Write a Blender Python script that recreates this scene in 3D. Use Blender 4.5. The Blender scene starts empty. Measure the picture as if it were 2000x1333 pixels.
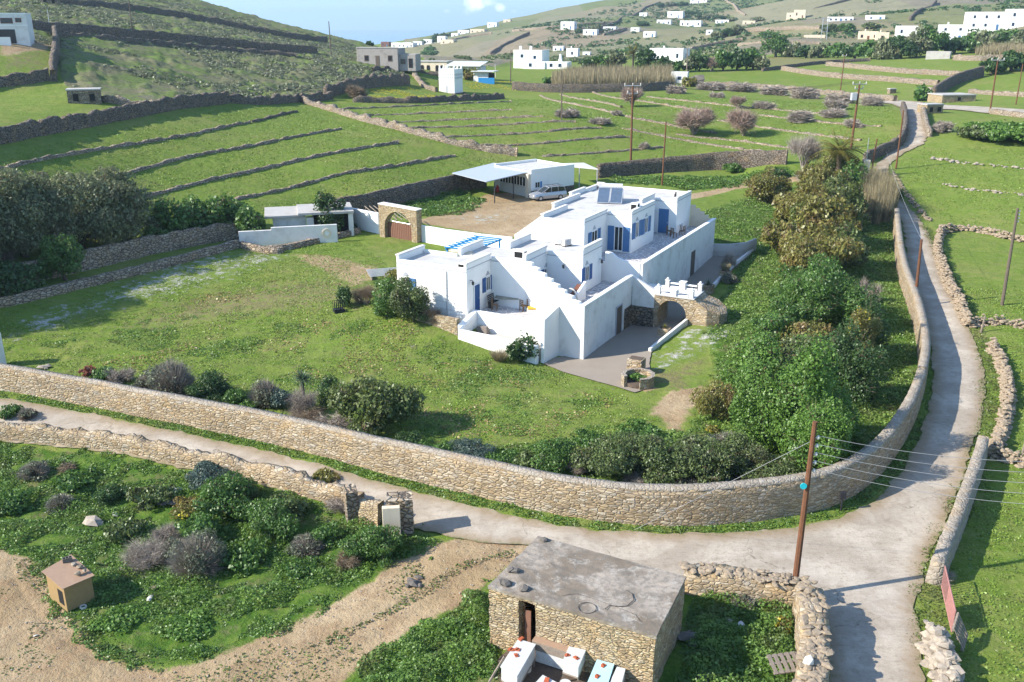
import bpy, math, random
import numpy as np
from mathutils import Vector, Matrix
from mathutils.geometry import delaunay_2d_cdt
C = bpy.context.scene
COL = C.collection
R_ = math.radians
rng = np.random.default_rng(7)
random.seed(7)

# ------------------------------------------------------------------ camera
FOC, HZ, CH = 1800.0, 45.0, 23.5            # focal length and horizon row in photo pixels, camera height
PITCH = math.atan((666.5 - HZ) / FOC)
cam = bpy.data.cameras.new('camera')
cam.sensor_width = 36.0
cam.lens = 36.0 * FOC / 2000.0
cam.clip_start = 0.5
cam.clip_end = 60000
co = bpy.data.objects.new('camera', cam)
COL.objects.link(co)
co.location = (0, 0, CH)
co.rotation_euler = (math.pi / 2 - PITCH, 0, 0)
C.camera = co

# ------------------------------------------------------------------ light
SUN_EL, SUN_AZ = 33.0, 195.0                 # direction towards the sun, degrees ccw from +X
w = bpy.data.worlds.new('World'); C.world = w; w.use_nodes = True
wn = w.node_tree; wn.nodes.clear()
sky = wn.nodes.new('ShaderNodeTexSky'); sky.sky_type = 'NISHITA'; sky.sun_disc = False
sky.sun_elevation = R_(SUN_EL); sky.sun_rotation = R_(90 - SUN_AZ)
sky.altitude = 50; sky.air_density = 1.0; sky.dust_density = 0.2; sky.ozone_density = 3.0
bg = wn.nodes.new('ShaderNodeBackground'); bg.inputs['Strength'].default_value = 0.145
wo = wn.nodes.new('ShaderNodeOutputWorld')
wn.links.new(bg.outputs[0], wo.inputs['Surface'])
# two small cumulus puffs low over the sea, drawn in the sky by direction
tcw = wn.nodes.new('ShaderNodeTexCoord')
def wmath(op, a, b=None, c=None):
    n = wn.nodes.new('ShaderNodeMath'); n.operation = op
    for i, v in enumerate((a, b, c)):
        if v is None: continue
        if isinstance(v, (int, float)): n.inputs[i].default_value = v
        else: wn.links.new(v, n.inputs[i])
    return n.outputs[0]
nz = wn.nodes.new('ShaderNodeTexNoise'); nz.inputs['Scale'].default_value = 70; nz.inputs['Detail'].default_value = 6
wn.links.new(tcw.outputs['Generated'], nz.inputs['Vector'])
tot = None
for (px, py, rx, ry, a) in ((926, 12, .012, .010, 1.0), (977, 18, .007, .0055, .9), (952, 6, .008, .004, .4), (872, 22, .004, .002, .35), (1004, 22, .004, .002, .3)):
    d = Vector(((px - 1000) / FOC, 1, -(py - 666.5) / FOC))
    c_, s_ = math.cos(PITCH), math.sin(PITCH)
    d = Vector((d.x, d.y * c_ + d.z * s_, -d.y * s_ + d.z * c_)).normalized()
    vs = wn.nodes.new('ShaderNodeVectorMath'); vs.operation = 'SUBTRACT'
    wn.links.new(tcw.outputs['Generated'], vs.inputs[0]); vs.inputs[1].default_value = d
    vm = wn.nodes.new('ShaderNodeVectorMath'); vm.operation = 'MULTIPLY'
    wn.links.new(vs.outputs[0], vm.inputs[0]); vm.inputs[1].default_value = (1 / rx, 1 / rx, 1 / ry)
    ln = wn.nodes.new('ShaderNodeVectorMath'); ln.operation = 'LENGTH'
    wn.links.new(vm.outputs[0], ln.inputs[0])
    e = wmath('SUBTRACT', 1.0, ln.outputs['Value'])
    e = wmath('ADD', e, wmath('MULTIPLY', wmath('SUBTRACT', nz.outputs[0], .52), 2.4))
    n = wn.nodes.new('ShaderNodeMath'); n.operation = 'MULTIPLY'; n.use_clamp = True
    wn.links.new(e, n.inputs[0]); n.inputs[1].default_value = 1.3
    e = wmath('MULTIPLY', n.outputs[0], a * .9)
    tot = e if tot is None else wmath('MAXIMUM', tot, e)
mxw = wn.nodes.new('ShaderNodeMix'); mxw.data_type = 'RGBA'
hzm = wn.nodes.new('ShaderNodeMix'); hzm.data_type = 'RGBA'       # pale blue spring air above the horizon
sxy = wn.nodes.new('ShaderNodeSeparateXYZ'); wn.links.new(tcw.outputs['Generated'], sxy.inputs[0])
hf = wn.nodes.new('ShaderNodeMapRange'); wn.links.new(sxy.outputs[2], hf.inputs['Value']); hf.inputs['From Min'].default_value = .0; hf.inputs['From Max'].default_value = .45; hf.inputs['To Min'].default_value = .92; hf.inputs['To Max'].default_value = .0
wn.links.new(hf.outputs[0], hzm.inputs['Factor']); wn.links.new(sky.outputs[0], hzm.inputs['A'])
hg = wn.nodes.new('ShaderNodeMapRange'); wn.links.new(sxy.outputs[2], hg.inputs['Value']); hg.inputs['From Min'].default_value = -.03; hg.inputs['From Max'].default_value = .06
hc_ = wn.nodes.new('ShaderNodeMix'); hc_.data_type = 'RGBA'; wn.links.new(hg.outputs[0], hc_.inputs['Factor']); hc_.inputs['A'].default_value = (2.0, 2.9, 3.55, 1); hc_.inputs['B'].default_value = (1.6, 2.7, 3.75, 1)
wn.links.new(hc_.outputs['Result'], hzm.inputs['B'])
wn.links.new(tot, mxw.inputs['Factor']); wn.links.new(hzm.outputs['Result'], mxw.inputs['A'])
mxw.inputs['B'].default_value = (9.5, 9.3, 9.6, 1)
wn.links.new(mxw.outputs['Result'], bg.inputs['Color'])

sl = bpy.data.lights.new('sun', 'SUN'); sl.energy = 4.2; sl.angle = R_(0.55); sl.color = (1.0, .93, .82)
so = bpy.data.objects.new('sun', sl); COL.objects.link(so)
sd = Vector((math.cos(R_(SUN_AZ)) * math.cos(R_(SUN_EL)), math.sin(R_(SUN_AZ)) * math.cos(R_(SUN_EL)), math.sin(R_(SUN_EL))))
so.rotation_euler = sd.to_track_quat('Z', 'Y').to_euler()
C.view_settings.view_transform = 'Standard'; C.view_settings.look = 'None'
C.view_settings.exposure = 1.2; C.view_settings.gamma = 1.0
C.cycles.max_bounces = 5; C.cycles.diffuse_bounces = 3; C.cycles.transparent_max_bounces = 4
C.cycles.sample_clamp_indirect = 4
C.cycles.use_denoising = True

# ------------------------------------------------------------------ pixel rays and terrain
_c, _s = math.cos(PITCH), math.sin(PITCH)
def ray(px, py):
    dx, dz = (px - 1000) / FOC, -(py - 666.5) / FOC
    return np.array([dx, _c + dz * _s, -_s + dz * _c])
def P(px, py, z=0.0):
    d = ray(px, py); t = (z - CH) / d[2]
    return np.array([0, 0, CH]) + t * d
def proj(X, Y, Z):
    z = Z - CH; fy = Y * _c - z * _s; uz = Y * _s + z * _c
    return 1000 + FOC * X / fy, 666.5 - FOC * uz / fy

# control points: (px, py, ('z', height)) or (px, py, distance in metres)
ctl_z = [(0,600,2),(-250,640,2),(250,540,2),(500,490,2),(500,560,1.6),(700,560,2),(820,560,2),(760,600,1.9),(870,625,1.8),(900,660,1.1),(985,678,.5),
 (1060,708,.0),(1140,704,0),(1218,650,0),(1285,640,.1),(1345,560,.4),(1400,520,.8),(1440,490,1.0),(1470,470,1.3),(1380,430,2.2),(780,470,2),(820,480,2),(720,420,2.2),
 (900,400,2.2),(1000,420,2.2),(1068,390,2.2),(1150,360,2.3),(1340,370,2.4),(1450,375,2.4),(1295,364,2.7),(1200,352,2.6),(1380,345,2.7),(1230,342,2.7),(1320,336,2.8),(1450,340,2.8),(1500,520,1.0),(1500,600,.6),(1345,585,.3),(1400,700,.4),(1318,672,.45),(1352,640,.85),(1400,622,.9),(1300,750,.2),
 (1200,770,.1),(1000,780,.2),(800,720,.3),(600,700,.5),(300,650,.9),(100,640,1.1),(0,700,.6),(150,740,.5),(400,800,.3),(700,860,.3),(1000,940,.3),(1300,980,.3),(1500,940,.3),(1650,850,.3),(1720,700,.3),(1700,600,.4),(1660,500,.6),
 (1840,700,0),(1800,560,.2),(1785,470,.6),(1790,420,.9),(1600,900,.2),
 (0,800,.2),(300,860,.1),(600,940,.0),(900,1020,0),(1200,1060,0),(1500,1050,0),(1700,1030,0),(1800,900,0),(1700,1250,0),(1850,1000,0),(-300,800,.2),
 (0,900,-.8),(200,940,-.8),(400,980,-.8),(600,1030,-.6),(750,1080,-.3),(0,1100,-.9),(200,1200,-.8),(500,1200,-.6),(800,1150,-.2),(950,1090,0),(700,1300,-.4),(200,1330,-.8),(900,1250,-.2),(1100,1280,0),(1400,1250,0),(1600,1333,0),
 (1000,1600,0),(0,1600,-.6),(2000,1600,0),(1950,1250,-.1),(1950,1000,-.1),(1950,750,.2),(1950,600,.8),(2200,700,.6),(2200,1000,0)]
ctl_r = [(1720,330,140),(1700,310,146),(1790,250,168),(1780,208,214),(1665,295,152),(1600,330,138),(1500,325,139),(1232,315,143),(1097,235,160),
 (1640,188,247),(1936,222,194),(1900,160,270),(1400,200,200),(1350,270,160),(1000,250,155),(1000,200,200),(800,300,135),(1300,170,255),(1700,135,300),
 (880,180,225),(1000,165,250),(1025,137,365),(1300,124,350),(1150,135,310),(1400,140,300),(1860,92,430),(1950,68,430),(1700,90,470),(1750,120,330),(2200,60,430),(2200,160,260),
 (740,131,240),(820,135,270),(900,150,270),(30,86,180),(165,203,147),(0,280,120),(0,330,112),(0,440,99),(270,387,113),(500,240,150),(600,200,180),(330,210,150),(0,180,160),(110,92,190),(250,70,230),(0,20,240),(-250,60,200),(-250,300,115),(-250,430,97),
 (370,-2,400),(200,-40,420),(500,40,380),(600,60,370),(700,85,360),(650,102,300),(450,120,220),(600,150,210),(-300,-80,420),
 (500,400,113),(640,400,116),(660,340,124),(850,345,128),
 (790,88,1000),(850,78,1000),(900,64,1050),(990,42,1200),(1100,14,1300),(1200,0,1400),(1400,-60,1600),(2000,-110,1500),(2400,-100,1500),(1100,60,780),(1270,38,860),(1350,52,850),(1160,70,750),(1275,72,720),(1050,105,560),(1000,118,480),(1200,110,520),
 (1430,20,1000),(1555,37,620),(1650,42,700),(1550,80,480),(1980,10,700),(1550,0,900),(1800,20,700),(1450,90,520),(850,115,560),(900,128,420)]
pts_t = []
for px, py, z in ctl_z:
    q = P(px, py, z); r = math.hypot(q[0], q[1]); pts_t.append((math.atan2(q[0], q[1]), math.log(r), z / r))
for px, py, r in ctl_r:
    d = ray(px, py); k = math.hypot(d[0], d[1]); z = CH + d[2] / k * r
    pts_t.append((math.atan2(d[0], d[1]), math.log(r), z / r))
for px, r, z in ((370, 800, 0), (500, 700, -5), (700, 700, -12), (200, 900, 10), (-300, 900, 10), (370, 2000, -70), (600, 1500, -50), (700, 2000, -70), (800, 1700, -50), (850, 2000, -60),
                 (790, 3500, -100), (990, 2200, -30), (1200, 2600, 0), (1400, 3000, 60), (2000, 3000, 120), (2400, 3000, 100), (0, 2500, -60), (0, 5000, -150), (900, 5000, -150), (1600, 5500, -50), (2400, 5500, -50), (-300, 5000, -150)):
    d = ray(px, 45); pts_t.append((math.atan2(d[0], d[1]), math.log(r), z / r))
for a in (-80, -55, 55, 80):
    for r, z in ((15, 0), (60, .5), (120, 3), (300, 12), (1200, 10), (5000, -150)):
        pts_t.append((R_(a), math.log(r), z / r))
PT = np.array(pts_t)
def _kern(d2): return np.where(d2 > 1e-12, d2 * np.log(np.maximum(d2, 1e-12)) * .5, 0)
SCL = np.array([1.0, 1.0])
_A = PT[:, :2] * SCL
_n = len(_A)
_K = _kern(((_A[:, None] - _A[None]) ** 2).sum(2)) + np.eye(_n) * 2e-5
_Pm = np.hstack([np.ones((_n, 1)), _A])
_M = np.block([[_K, _Pm], [_Pm.T, np.zeros((3, 3))]])
_W = np.linalg.solve(_M, np.concatenate([PT[:, 2], np.zeros(3)]))
def T(x, y):
    x = np.asarray(x, float); y = np.asarray(y, float)
    shp = x.shape; x = x.ravel(); y = y.ravel()
    r = np.maximum(np.hypot(x, y), 4.0); q = np.stack([np.arctan2(x, y), np.log(r)], 1) * SCL
    out = np.empty(len(q))
    for i in range(0, len(q), 20000):
        b = q[i:i + 20000]
        out[i:i + 20000] = _kern(((b[:, None] - _A[None]) ** 2).sum(2)) @ _W[:_n] + _W[_n] + b @ _W[_n + 1:]
    return (out * r).reshape(shp)
_rs = np.exp(np.linspace(math.log(14), math.log(5000), 1400))
def G(px, py, rmin=14):
    """world point where the ray of a photo pixel first meets the terrain"""
    d = ray(px, py); k = math.hypot(d[0], d[1])
    rs = _rs[_rs > rmin]
    X = d[0] / k * rs; Y = d[1] / k * rs
    dz = CH + d[2] / k * rs - T(X, Y)
    idx = np.where(dz < 0)[0]
    i = idx[0] if len(idx) else len(rs) - 1
    if i > 0:
        t = dz[i - 1] / (dz[i - 1] - dz[i]); r = rs[i - 1] + t * (rs[i] - rs[i - 1])
    else: r = rs[0]
    x, y = d[0] / k * r, d[1] / k * r
    return np.array([x, y, float(T(x, y))])
def ppm(p):                                  # photo pixels per metre at a world point
    return FOC / math.sqrt(p[0] ** 2 + p[1] ** 2 + (p[2] - CH) ** 2)
def top_z(p, py):                            # height at which the vertical through p meets photo row py
    lo, hi = p[2], p[2] + 60
    for _ in range(40):
        m = (lo + hi) / 2
        if proj(p[0], p[1], m)[1] > py: lo = m
        else: hi = m
    return lo

# ------------------------------------------------------------------ noise
def _h(ix, iy, s):
    n = (ix.astype(np.int64) * 374761393 + iy.astype(np.int64) * 668265263 + s * 1442695041) & 0xffffffff
    n = ((n ^ (n >> 13)) * 1274126177) & 0xffffffff
    return ((n ^ (n >> 16)) & 0xffff) / 65535.0
def vn(x, y, s=0):
    x = np.asarray(x, float); y = np.asarray(y, float)
    ix, iy = np.floor(x), np.floor(y); fx, fy = x - ix, y - iy
    fx = fx * fx * (3 - 2 * fx); fy = fy * fy * (3 - 2 * fy)
    a = _h(ix, iy, s); b = _h(ix + 1, iy, s); c = _h(ix, iy + 1, s); d = _h(ix + 1, iy + 1, s)
    return (a * (1 - fx) + b * fx) * (1 - fy) + (c * (1 - fx) + d * fx) * fy
def fbm(x, y, s=0, o=4):
    v, a, t = 0, 1, 0
    for i in range(o):
        v = v + a * vn(np.asarray(x) * 2 ** i + 17.3 * i, np.asarray(y) * 2 ** i - 9.1 * i, s + i); t += a; a *= .5
    return v / t

# ------------------------------------------------------------------ node helper
class NT:
    def __init__(s, name):
        s.m = bpy.data.materials.new(name); s.m.use_nodes = True; s.t = s.m.node_tree; s.t.nodes.clear()
        s.out = s.t.nodes.new('ShaderNodeOutputMaterial')
        s.tc = s.t.nodes.new('ShaderNodeTexCoord'); s.geo = s.t.nodes.new('ShaderNodeNewGeometry')
    def L(s, a, b): s.t.links.new(a, b)
    def set(s, inp, v):
        if v is None: return
        if hasattr(v, 'links'): s.L(v, inp)
        elif isinstance(v, (tuple, list)) and len(v) == 3 and inp.type == 'RGBA': inp.default_value = (*v, 1)
        else: inp.default_value = v
    def n(s, typ, out=0, **k):
        nd = s.t.nodes.new(typ)
        for a, v in k.items():
            if a.startswith('_'): setattr(nd, a[1:], v)
            else: s.set(nd.inputs[a.replace('_', ' ')], v)
        return nd.outputs[out]
    def math(s, op, a, b=0.0, c=None, clamp=False):
        nd = s.t.nodes.new('ShaderNodeMath'); nd.operation = op; nd.use_clamp = clamp
        s.set(nd.inputs[0], a); s.set(nd.inputs[1], b)
        if c is not None: s.set(nd.inputs[2], c)
        return nd.outputs[0]
    def noise(s, scale, vec=None, detail=4, rough=.6, dist=0.0):
        return s.n('ShaderNodeTexNoise', 0, Scale=scale, Detail=float(detail), Roughness=rough, Distortion=dist, Vector=vec if vec is not None else s.geo.outputs['Position'])
    def step(s, v, a, b):
        nd = s.t.nodes.new('ShaderNodeMapRange'); nd.interpolation_type = 'SMOOTHSTEP'
        s.set(nd.inputs['Value'], v); nd.inputs['From Min'].default_value = a; nd.inputs['From Max'].default_value = b
        return nd.outputs[0]
    def mix(s, f, a, b, mode='MIX'):
        nd = s.t.nodes.new('ShaderNodeMix'); nd.data_type = 'RGBA'; nd.blend_type = mode
        s.set(nd.inputs['Factor'], f); s.set(nd.inputs['A'], a); s.set(nd.inputs['B'], b)
        return nd.outputs['Result']
    def ramp(s, f, stops):
        nd = s.t.nodes.new('ShaderNodeValToRGB'); e = nd.color_ramp.elements
        while len(e) < len(stops): e.new(.5)
        for i, (p, c) in enumerate(stops): e[i].position = p; e[i].color = (*c, 1)
        s.L(f, nd.inputs[0]); return nd.outputs[0]
    def vmul(s, v, t):
        nd = s.t.nodes.new('ShaderNodeVectorMath'); nd.operation = 'MULTIPLY'; s.set(nd.inputs[0], v); nd.inputs[1].default_value = t
        return nd.outputs[0]
    def attr(s, name, out='Color'):
        nd = s.t.nodes.new('ShaderNodeAttribute'); nd.attribute_name = name; return nd.outputs[out]
    def bump(s, h, strength=.5, dist=.05):
        return s.n('ShaderNodeBump', 0, Height=h, Strength=strength, Distance=dist)
    def pbr(s, col, rough=.8, bump=None, metal=0.0, spec=.3, **k):
        nd = s.t.nodes.new('ShaderNodeBsdfPrincipled')
        s.set(nd.inputs['Base Color'], col); s.set(nd.inputs['Roughness'], rough); nd.inputs['Metallic'].default_value = metal
        nd.inputs['Specular IOR Level'].default_value = spec
        if bump is not None: s.L(bump, nd.inputs['Normal'])
        for a, v in k.items(): s.set(nd.inputs[a.replace('_', ' ')], v)
        s.L(nd.outputs[0], s.out.inputs['Surface']); return s.m
MAT = {}

def m_plain(name, col, rough=.7, metal=0.0, var=.12, scale=3.0, spec=.3, bs=0.0):
    t = NT(name); nz = t.noise(scale, t.tc.outputs['Object'], 5)
    c = t.mix(nz, tuple(x * (1 - var * 2) for x in col), tuple(min(1, x * (1 + var * .8)) for x in col))
    MAT[name] = t.pbr(c, rough, t.bump(nz, bs, .02) if bs else None, metal, spec); return MAT[name]

def m_plaster(name, col, dirt=.25, dcol=(.33, .29, .24)):
    t = NT(name); o = t.geo.outputs['Position']
    n1 = t.noise(.9, o, 6, .65); n2 = t.noise(9, o, 4)
    st = t.noise(1.0, t.vmul(o, (2.5, 2.5, .25)), 5, .7)
    c = t.mix(t.math('MULTIPLY', t.step(n1, .45, .75), dirt), col, dcol)
    c = t.mix(t.math('MULTIPLY', t.step(st, .55, .8), dirt * .9), c, dcol)
    c = t.mix(t.math('MULTIPLY', n2, .12), c, tuple(x * .7 for x in col))
    MAT[name] = t.pbr(c, .85, t.bump(t.math('ADD', n1, t.math('MULTIPLY', n2, .3)), .35, .04), 0, .2); return MAT[name]

def m_stone(name, cols, scale=3.2, gap=.07, gapcol=(.05, .04, .03), zs=1.7, bs=.9, lich=0.25, gmix=.8):
    t = NT(name); o = t.geo.outputs['Position']
    wv = t.t.nodes.new('ShaderNodeVectorMath'); wv.operation = 'ADD'
    nn = t.t.nodes.new('ShaderNodeTexNoise'); nn.inputs['Scale'].default_value = 1.7; nn.inputs['Detail'].default_value = 3; t.L(o, nn.inputs['Vector'])
    t.L(t.vmul(nn.outputs['Color'], (.35, .35, .2)), wv.inputs[0]); t.L(t.vmul(o, (1, 1, zs)), wv.inputs[1]); v = wv.outputs[0]
    vo = t.t.nodes.new('ShaderNodeTexVoronoi'); vo.inputs['Scale'].default_value = scale; vo.inputs['Randomness'].default_value = .95; t.L(v, vo.inputs['Vector'])
    ve = t.t.nodes.new('ShaderNodeTexVoronoi'); ve.feature = 'DISTANCE_TO_EDGE'; ve.inputs['Scale'].default_value = scale; ve.inputs['Randomness'].default_value = .95; t.L(v, ve.inputs['Vector'])
    sep = t.t.nodes.new('ShaderNodeSeparateColor'); t.L(vo.outputs['Color'], sep.inputs[0])
    k = len(cols)
    c = t.ramp(sep.outputs[0], [(i / (k - 1), cc) for i, cc in enumerate(cols)])
    fine = t.noise(14, o, 5, .7)
    c = t.mix(t.math('MULTIPLY', fine, .45), c, (.12, .095, .07))
    big = t.noise(.55, o, 4); c = t.mix(t.math('MULTIPLY', t.step(big, .5, .72), lich), c, (.16, .15, .13))
    c = t.mix(t.math('MULTIPLY', t.step(t.noise(.8, o, 5, .7), .5, .66), .35), c, (.42, .27, .12)); c = t.mix(t.math('MULTIPLY', t.step(t.noise(1.3, t.vmul(o, (1, 1, 1.5)), 5, .7), .52, .68), .35), c, (.20, .175, .15))
    e = t.step(ve.outputs['Distance'], .01, gap)
    c = t.mix(t.math('MULTIPLY', t.math('SUBTRACT', 1.0, e), gmix), c, gapcol)
    h = t.math('ADD', t.math('MULTIPLY', t.step(ve.outputs['Distance'], 0, .2), .8), t.math('MULTIPLY', fine, .35))
    h = t.math('ADD', h, t.math('MULTIPLY', sep.outputs[1], .5))
    MAT[name] = t.pbr(c, .9, t.bump(h, bs, .09), 0, .15); return MAT[name]

def m_leaf(name, a, b, c3=None, trans=.35, inst=.25):
    a = tuple(min(.8, x * 1.35) for x in a); b = tuple(min(.8, x * 1.35) for x in b)
    t = NT(name); r = t.attr('rnd', 'Fac'); oi = t.n('ShaderNodeObjectInfo', 5) if False else None
    inf = t.t.nodes.new('ShaderNodeObjectInfo')
    c = t.mix(r, a, b)
    if c3: c = t.mix(t.step(t.noise(.8, t.geo.outputs['Position'], 3), .5, .68), c, c3)
    big = t.noise(1.6, t.geo.outputs['Position'], 3)
    c = t.mix(t.math('MULTIPLY', t.step(big, .42, .62), .45), c, tuple(x * .5 for x in a))
    c = t.mix(t.math('MULTIPLY', inf.outputs['Random'], inst), c, tuple(x * .55 for x in b))
    d = t.t.nodes.new('ShaderNodeBsdfDiffuse'); t.set(d.inputs['Color'], c)
    tr = t.t.nodes.new('ShaderNodeBsdfTranslucent'); t.set(tr.inputs['Color'], t.mix(.5, c, (.35, .45, .05), 'MULTIPLY')); t.set(tr.inputs['Color'], c)
    gl = t.t.nodes.new('ShaderNodeBsdfGlossy'); gl.inputs['Roughness'].default_value = .45; gl.inputs['Color'].default_value = (.8, .85, .8, 1)
    m1 = t.t.nodes.new('ShaderNodeMixShader'); m1.inputs[0].default_value = trans; t.L(d.outputs[0], m1.inputs[1]); t.L(tr.outputs[0], m1.inputs[2])
    m2 = t.t.nodes.new('ShaderNodeMixShader'); m2.inputs[0].default_value = .035; t.L(m1.outputs[0], m2.inputs[1]); t.L(gl.outputs[0], m2.inputs[2])
    t.L(m2.outputs[0], t.out.inputs['Surface']); MAT[name] = t.m; return t.m

# ------------------------------------------------------------------ mesh helpers
class MB:
    def __init__(s): s.v = []; s.f = []
    def box(s, x0, x1, y0, y1, z0, z1, M=None):
        b = len(s.v); c = [(x0, y0, z0), (x1, y0, z0), (x1, y1, z0), (x0, y1, z0), (x0, y0, z1), (x1, y0, z1), (x1, y1, z1), (x0, y1, z1)]
        if M is not None: c = [tuple(M @ Vector(p)) for p in c]
        s.v += c; s.f += [tuple(b + i for i in f) for f in ((0, 3, 2, 1), (4, 5, 6, 7), (0, 1, 5, 4), (1, 2, 6, 5), (2, 3, 7, 6), (3, 0, 4, 7))]; return s
    def prism(s, poly, z0, z1, M=None):      # vertical prism over an xy polygon (z0/z1 numbers or lists)
        n = len(poly); b = len(s.v)
        lo = z0 if isinstance(z0, (list, tuple)) else [z0] * n; hi = z1 if isinstance(z1, (list, tuple)) else [z1] * n
        a = sum(poly[i][0] * poly[(i + 1) % n][1] - poly[(i + 1) % n][0] * poly[i][1] for i in range(n))
        if a < 0: poly = poly[::-1]; lo = list(lo)[::-1]; hi = list(hi)[::-1]
        c = [(p[0], p[1], lo[i]) for i, p in enumerate(poly)] + [(p[0], p[1], hi[i]) for i, p in enumerate(poly)]
        if M is not None: c = [tuple(M @ Vector(p)) for p in c]
        s.v += c; s.f.append(tuple(b + i for i in range(n))[::-1]); s.f.append(tuple(b + n + i for i in range(n)))
        for i in range(n): j = (i + 1) % n; s.f.append((b + i, b + j, b + n + j, b + n + i))
        return s
    def vprism(s, poly, y0, y1, M=None):     # prism over an xz polygon, extruded along y
        b = len(s.v); n = len(poly)
        c = [(p[0], y0, p[1]) for p in poly] + [(p[0], y1, p[1]) for p in poly]
        if M is not None: c = [tuple(M @ Vector(p)) for p in c]
        s.v += c; s.f.append(tuple(b + i for i in range(n))); s.f.append(tuple(b + n + i for i in range(n))[::-1])
        for i in range(n): j = (i + 1) % n; s.f.append((b + j, b + i, b + n + i, b + n + j))
        return s
    def tube(s, pts, rad, n=8, cap=True):
        pts = [Vector(p) for p in pts]; k = len(pts); rad = rad if isinstance(rad, (list, tuple)) else [rad] * k; b = len(s.v)
        for i, p in enumerate(pts):
            d = (pts[min(i + 1, k - 1)] - pts[max(i - 1, 0)]).normalized()
            a = d.cross(Vector((0, 0, 1)) if abs(d.z) < .95 else Vector((1, 0, 0))).normalized(); c = d.cross(a)
            for j in range(n):
                t = 2 * math.pi * j / n; s.v.append(tuple(p + (a * math.cos(t) + c * math.sin(t)) * rad[i]))
        for i in range(k - 1):
            for j in range(n):
                q = (j + 1) % n; s.f.append((b + i * n + j, b + i * n + q, b + (i + 1) * n + q, b + (i + 1) * n + j))
        if cap: s.f.append(tuple(b + j for j in range(n))[::-1]); s.f.append(tuple(b + (k - 1) * n + j for j in range(n)))
        return s
    def rock(s, c, r, rnd=random, sub=0):
        vs = [(-1, 0, 1.618), (1, 0, 1.618), (-1, 0, -1.618), (1, 0, -1.618), (0, 1.618, 1), (0, 1.618, -1), (0, -1.618, 1), (0, -1.618, -1), (1.618, 1, 0), (-1.618, 1, 0), (1.618, -1, 0), (-1.618, -1, 0)]
        fs = [(0, 1, 4), (0, 4, 9), (9, 4, 5), (4, 8, 5), (4, 1, 8), (8, 1, 10), (8, 10, 3), (5, 8, 3), (5, 3, 2), (2, 3, 7), (7, 3, 10), (7, 10, 6), (7, 6, 11), (11, 6, 0), (0, 6, 1), (6, 10, 1), (9, 11, 0), (9, 2, 11), (9, 5, 2), (7, 11, 2)]
        b = len(s.v); R = Matrix.Rotation(rnd.random() * 6.28, 3, 'Z') @ Matrix.Rotation(rnd.uniform(-.4, .4), 3, 'X')
        for v in vs:
            q = R @ Vector((v[0] * r[0] * rnd.uniform(.7, 1.2), v[1] * r[1] * rnd.uniform(.7, 1.2), v[2] * r[2] * rnd.uniform(.7, 1.15))) / 1.9
            s.v.append((c[0] + q.x, c[1] + q.y, c[2] + q.z))
        s.f += [tuple(b + i for i in f) for f in fs]; return s

def mesh(name, v, f, mat, smooth=False):
    me = bpy.data.meshes.new(name); me.from_pydata([tuple(map(float, p)) for p in v], [], f); me.validate()
    if mat: me.materials.append(MAT[mat] if isinstance(mat, str) else mat)
    if smooth: me.shade_smooth()
    return me
def npmesh(name, V, F, mat, rnd=None, smooth=False):
    V = np.asarray(V, np.float32); F = np.asarray(F, np.int32); k = F.shape[1]
    me = bpy.data.meshes.new(name); me.vertices.add(len(V)); me.vertices.foreach_set('co', V.ravel())
    me.loops.add(F.size); me.loops.foreach_set('vertex_index', F.ravel())
    me.polygons.add(len(F)); me.polygons.foreach_set('loop_start', np.arange(0, F.size, k, dtype=np.int32))
    me.polygons.foreach_set('loop_total', np.full(len(F), k, np.int32))
    if smooth: me.polygons.foreach_set('use_smooth', np.ones(len(F), bool))
    me.update(calc_edges=True)
    if rnd is not None:
        a = me.attributes.new('rnd', 'FLOAT', 'FACE'); a.data.foreach_set('value', np.asarray(rnd, np.float32))
    if mat: me.materials.append(MAT[mat] if isinstance(mat, str) else mat)
    return me
def tag(o, label=None, cat=None, group=None, kind=None):
    if label: o['label'] = label
    if cat: o['category'] = cat
    if group: o['group'] = group
    if kind: o['kind'] = kind
    return o
def link(name, me, parent=None, loc=None, rz=0):
    o = bpy.data.objects.new(name, me); COL.objects.link(o)
    if parent is not None: o.parent = parent
    if loc is not None: o.location = tuple(map(float, loc))
    if rz: o.rotation_euler = (0, 0, rz)
    return o
def thing(name, label, cat, loc, rz=0, group=None):
    o = link(name, None, None, loc, rz); o.empty_display_size = .3
    return tag(o, label, cat, group)
def part(name, mb, mat, parent, bevel=0, smooth=False, label=None):
    o = link(name, mesh(name, mb.v, mb.f, mat, smooth), parent)
    if bevel:
        b = o.modifiers.new('bevel', 'BEVEL'); b.width = bevel; b.segments = 2; b.limit_method = 'ANGLE'
    if label: o['label'] = label
    return o
def solid(name, mb, mat, label, cat, group=None, bevel=0, loc=None, rz=0, smooth=False):
    o = link(name, mesh(name, mb.v, mb.f, mat, smooth), None, loc, rz); tag(o, label, cat, group)
    if bevel:
        b = o.modifiers.new('bevel', 'BEVEL'); b.width = bevel; b.segments = 2; b.limit_method = 'ANGLE'
    return o
def copy_tree(o, parent=None):
    c = o.copy(); COL.objects.link(c)
    if parent is not None: c.parent = parent
    for ch in list(o.children): copy_tree(ch, c)
    return c
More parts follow.
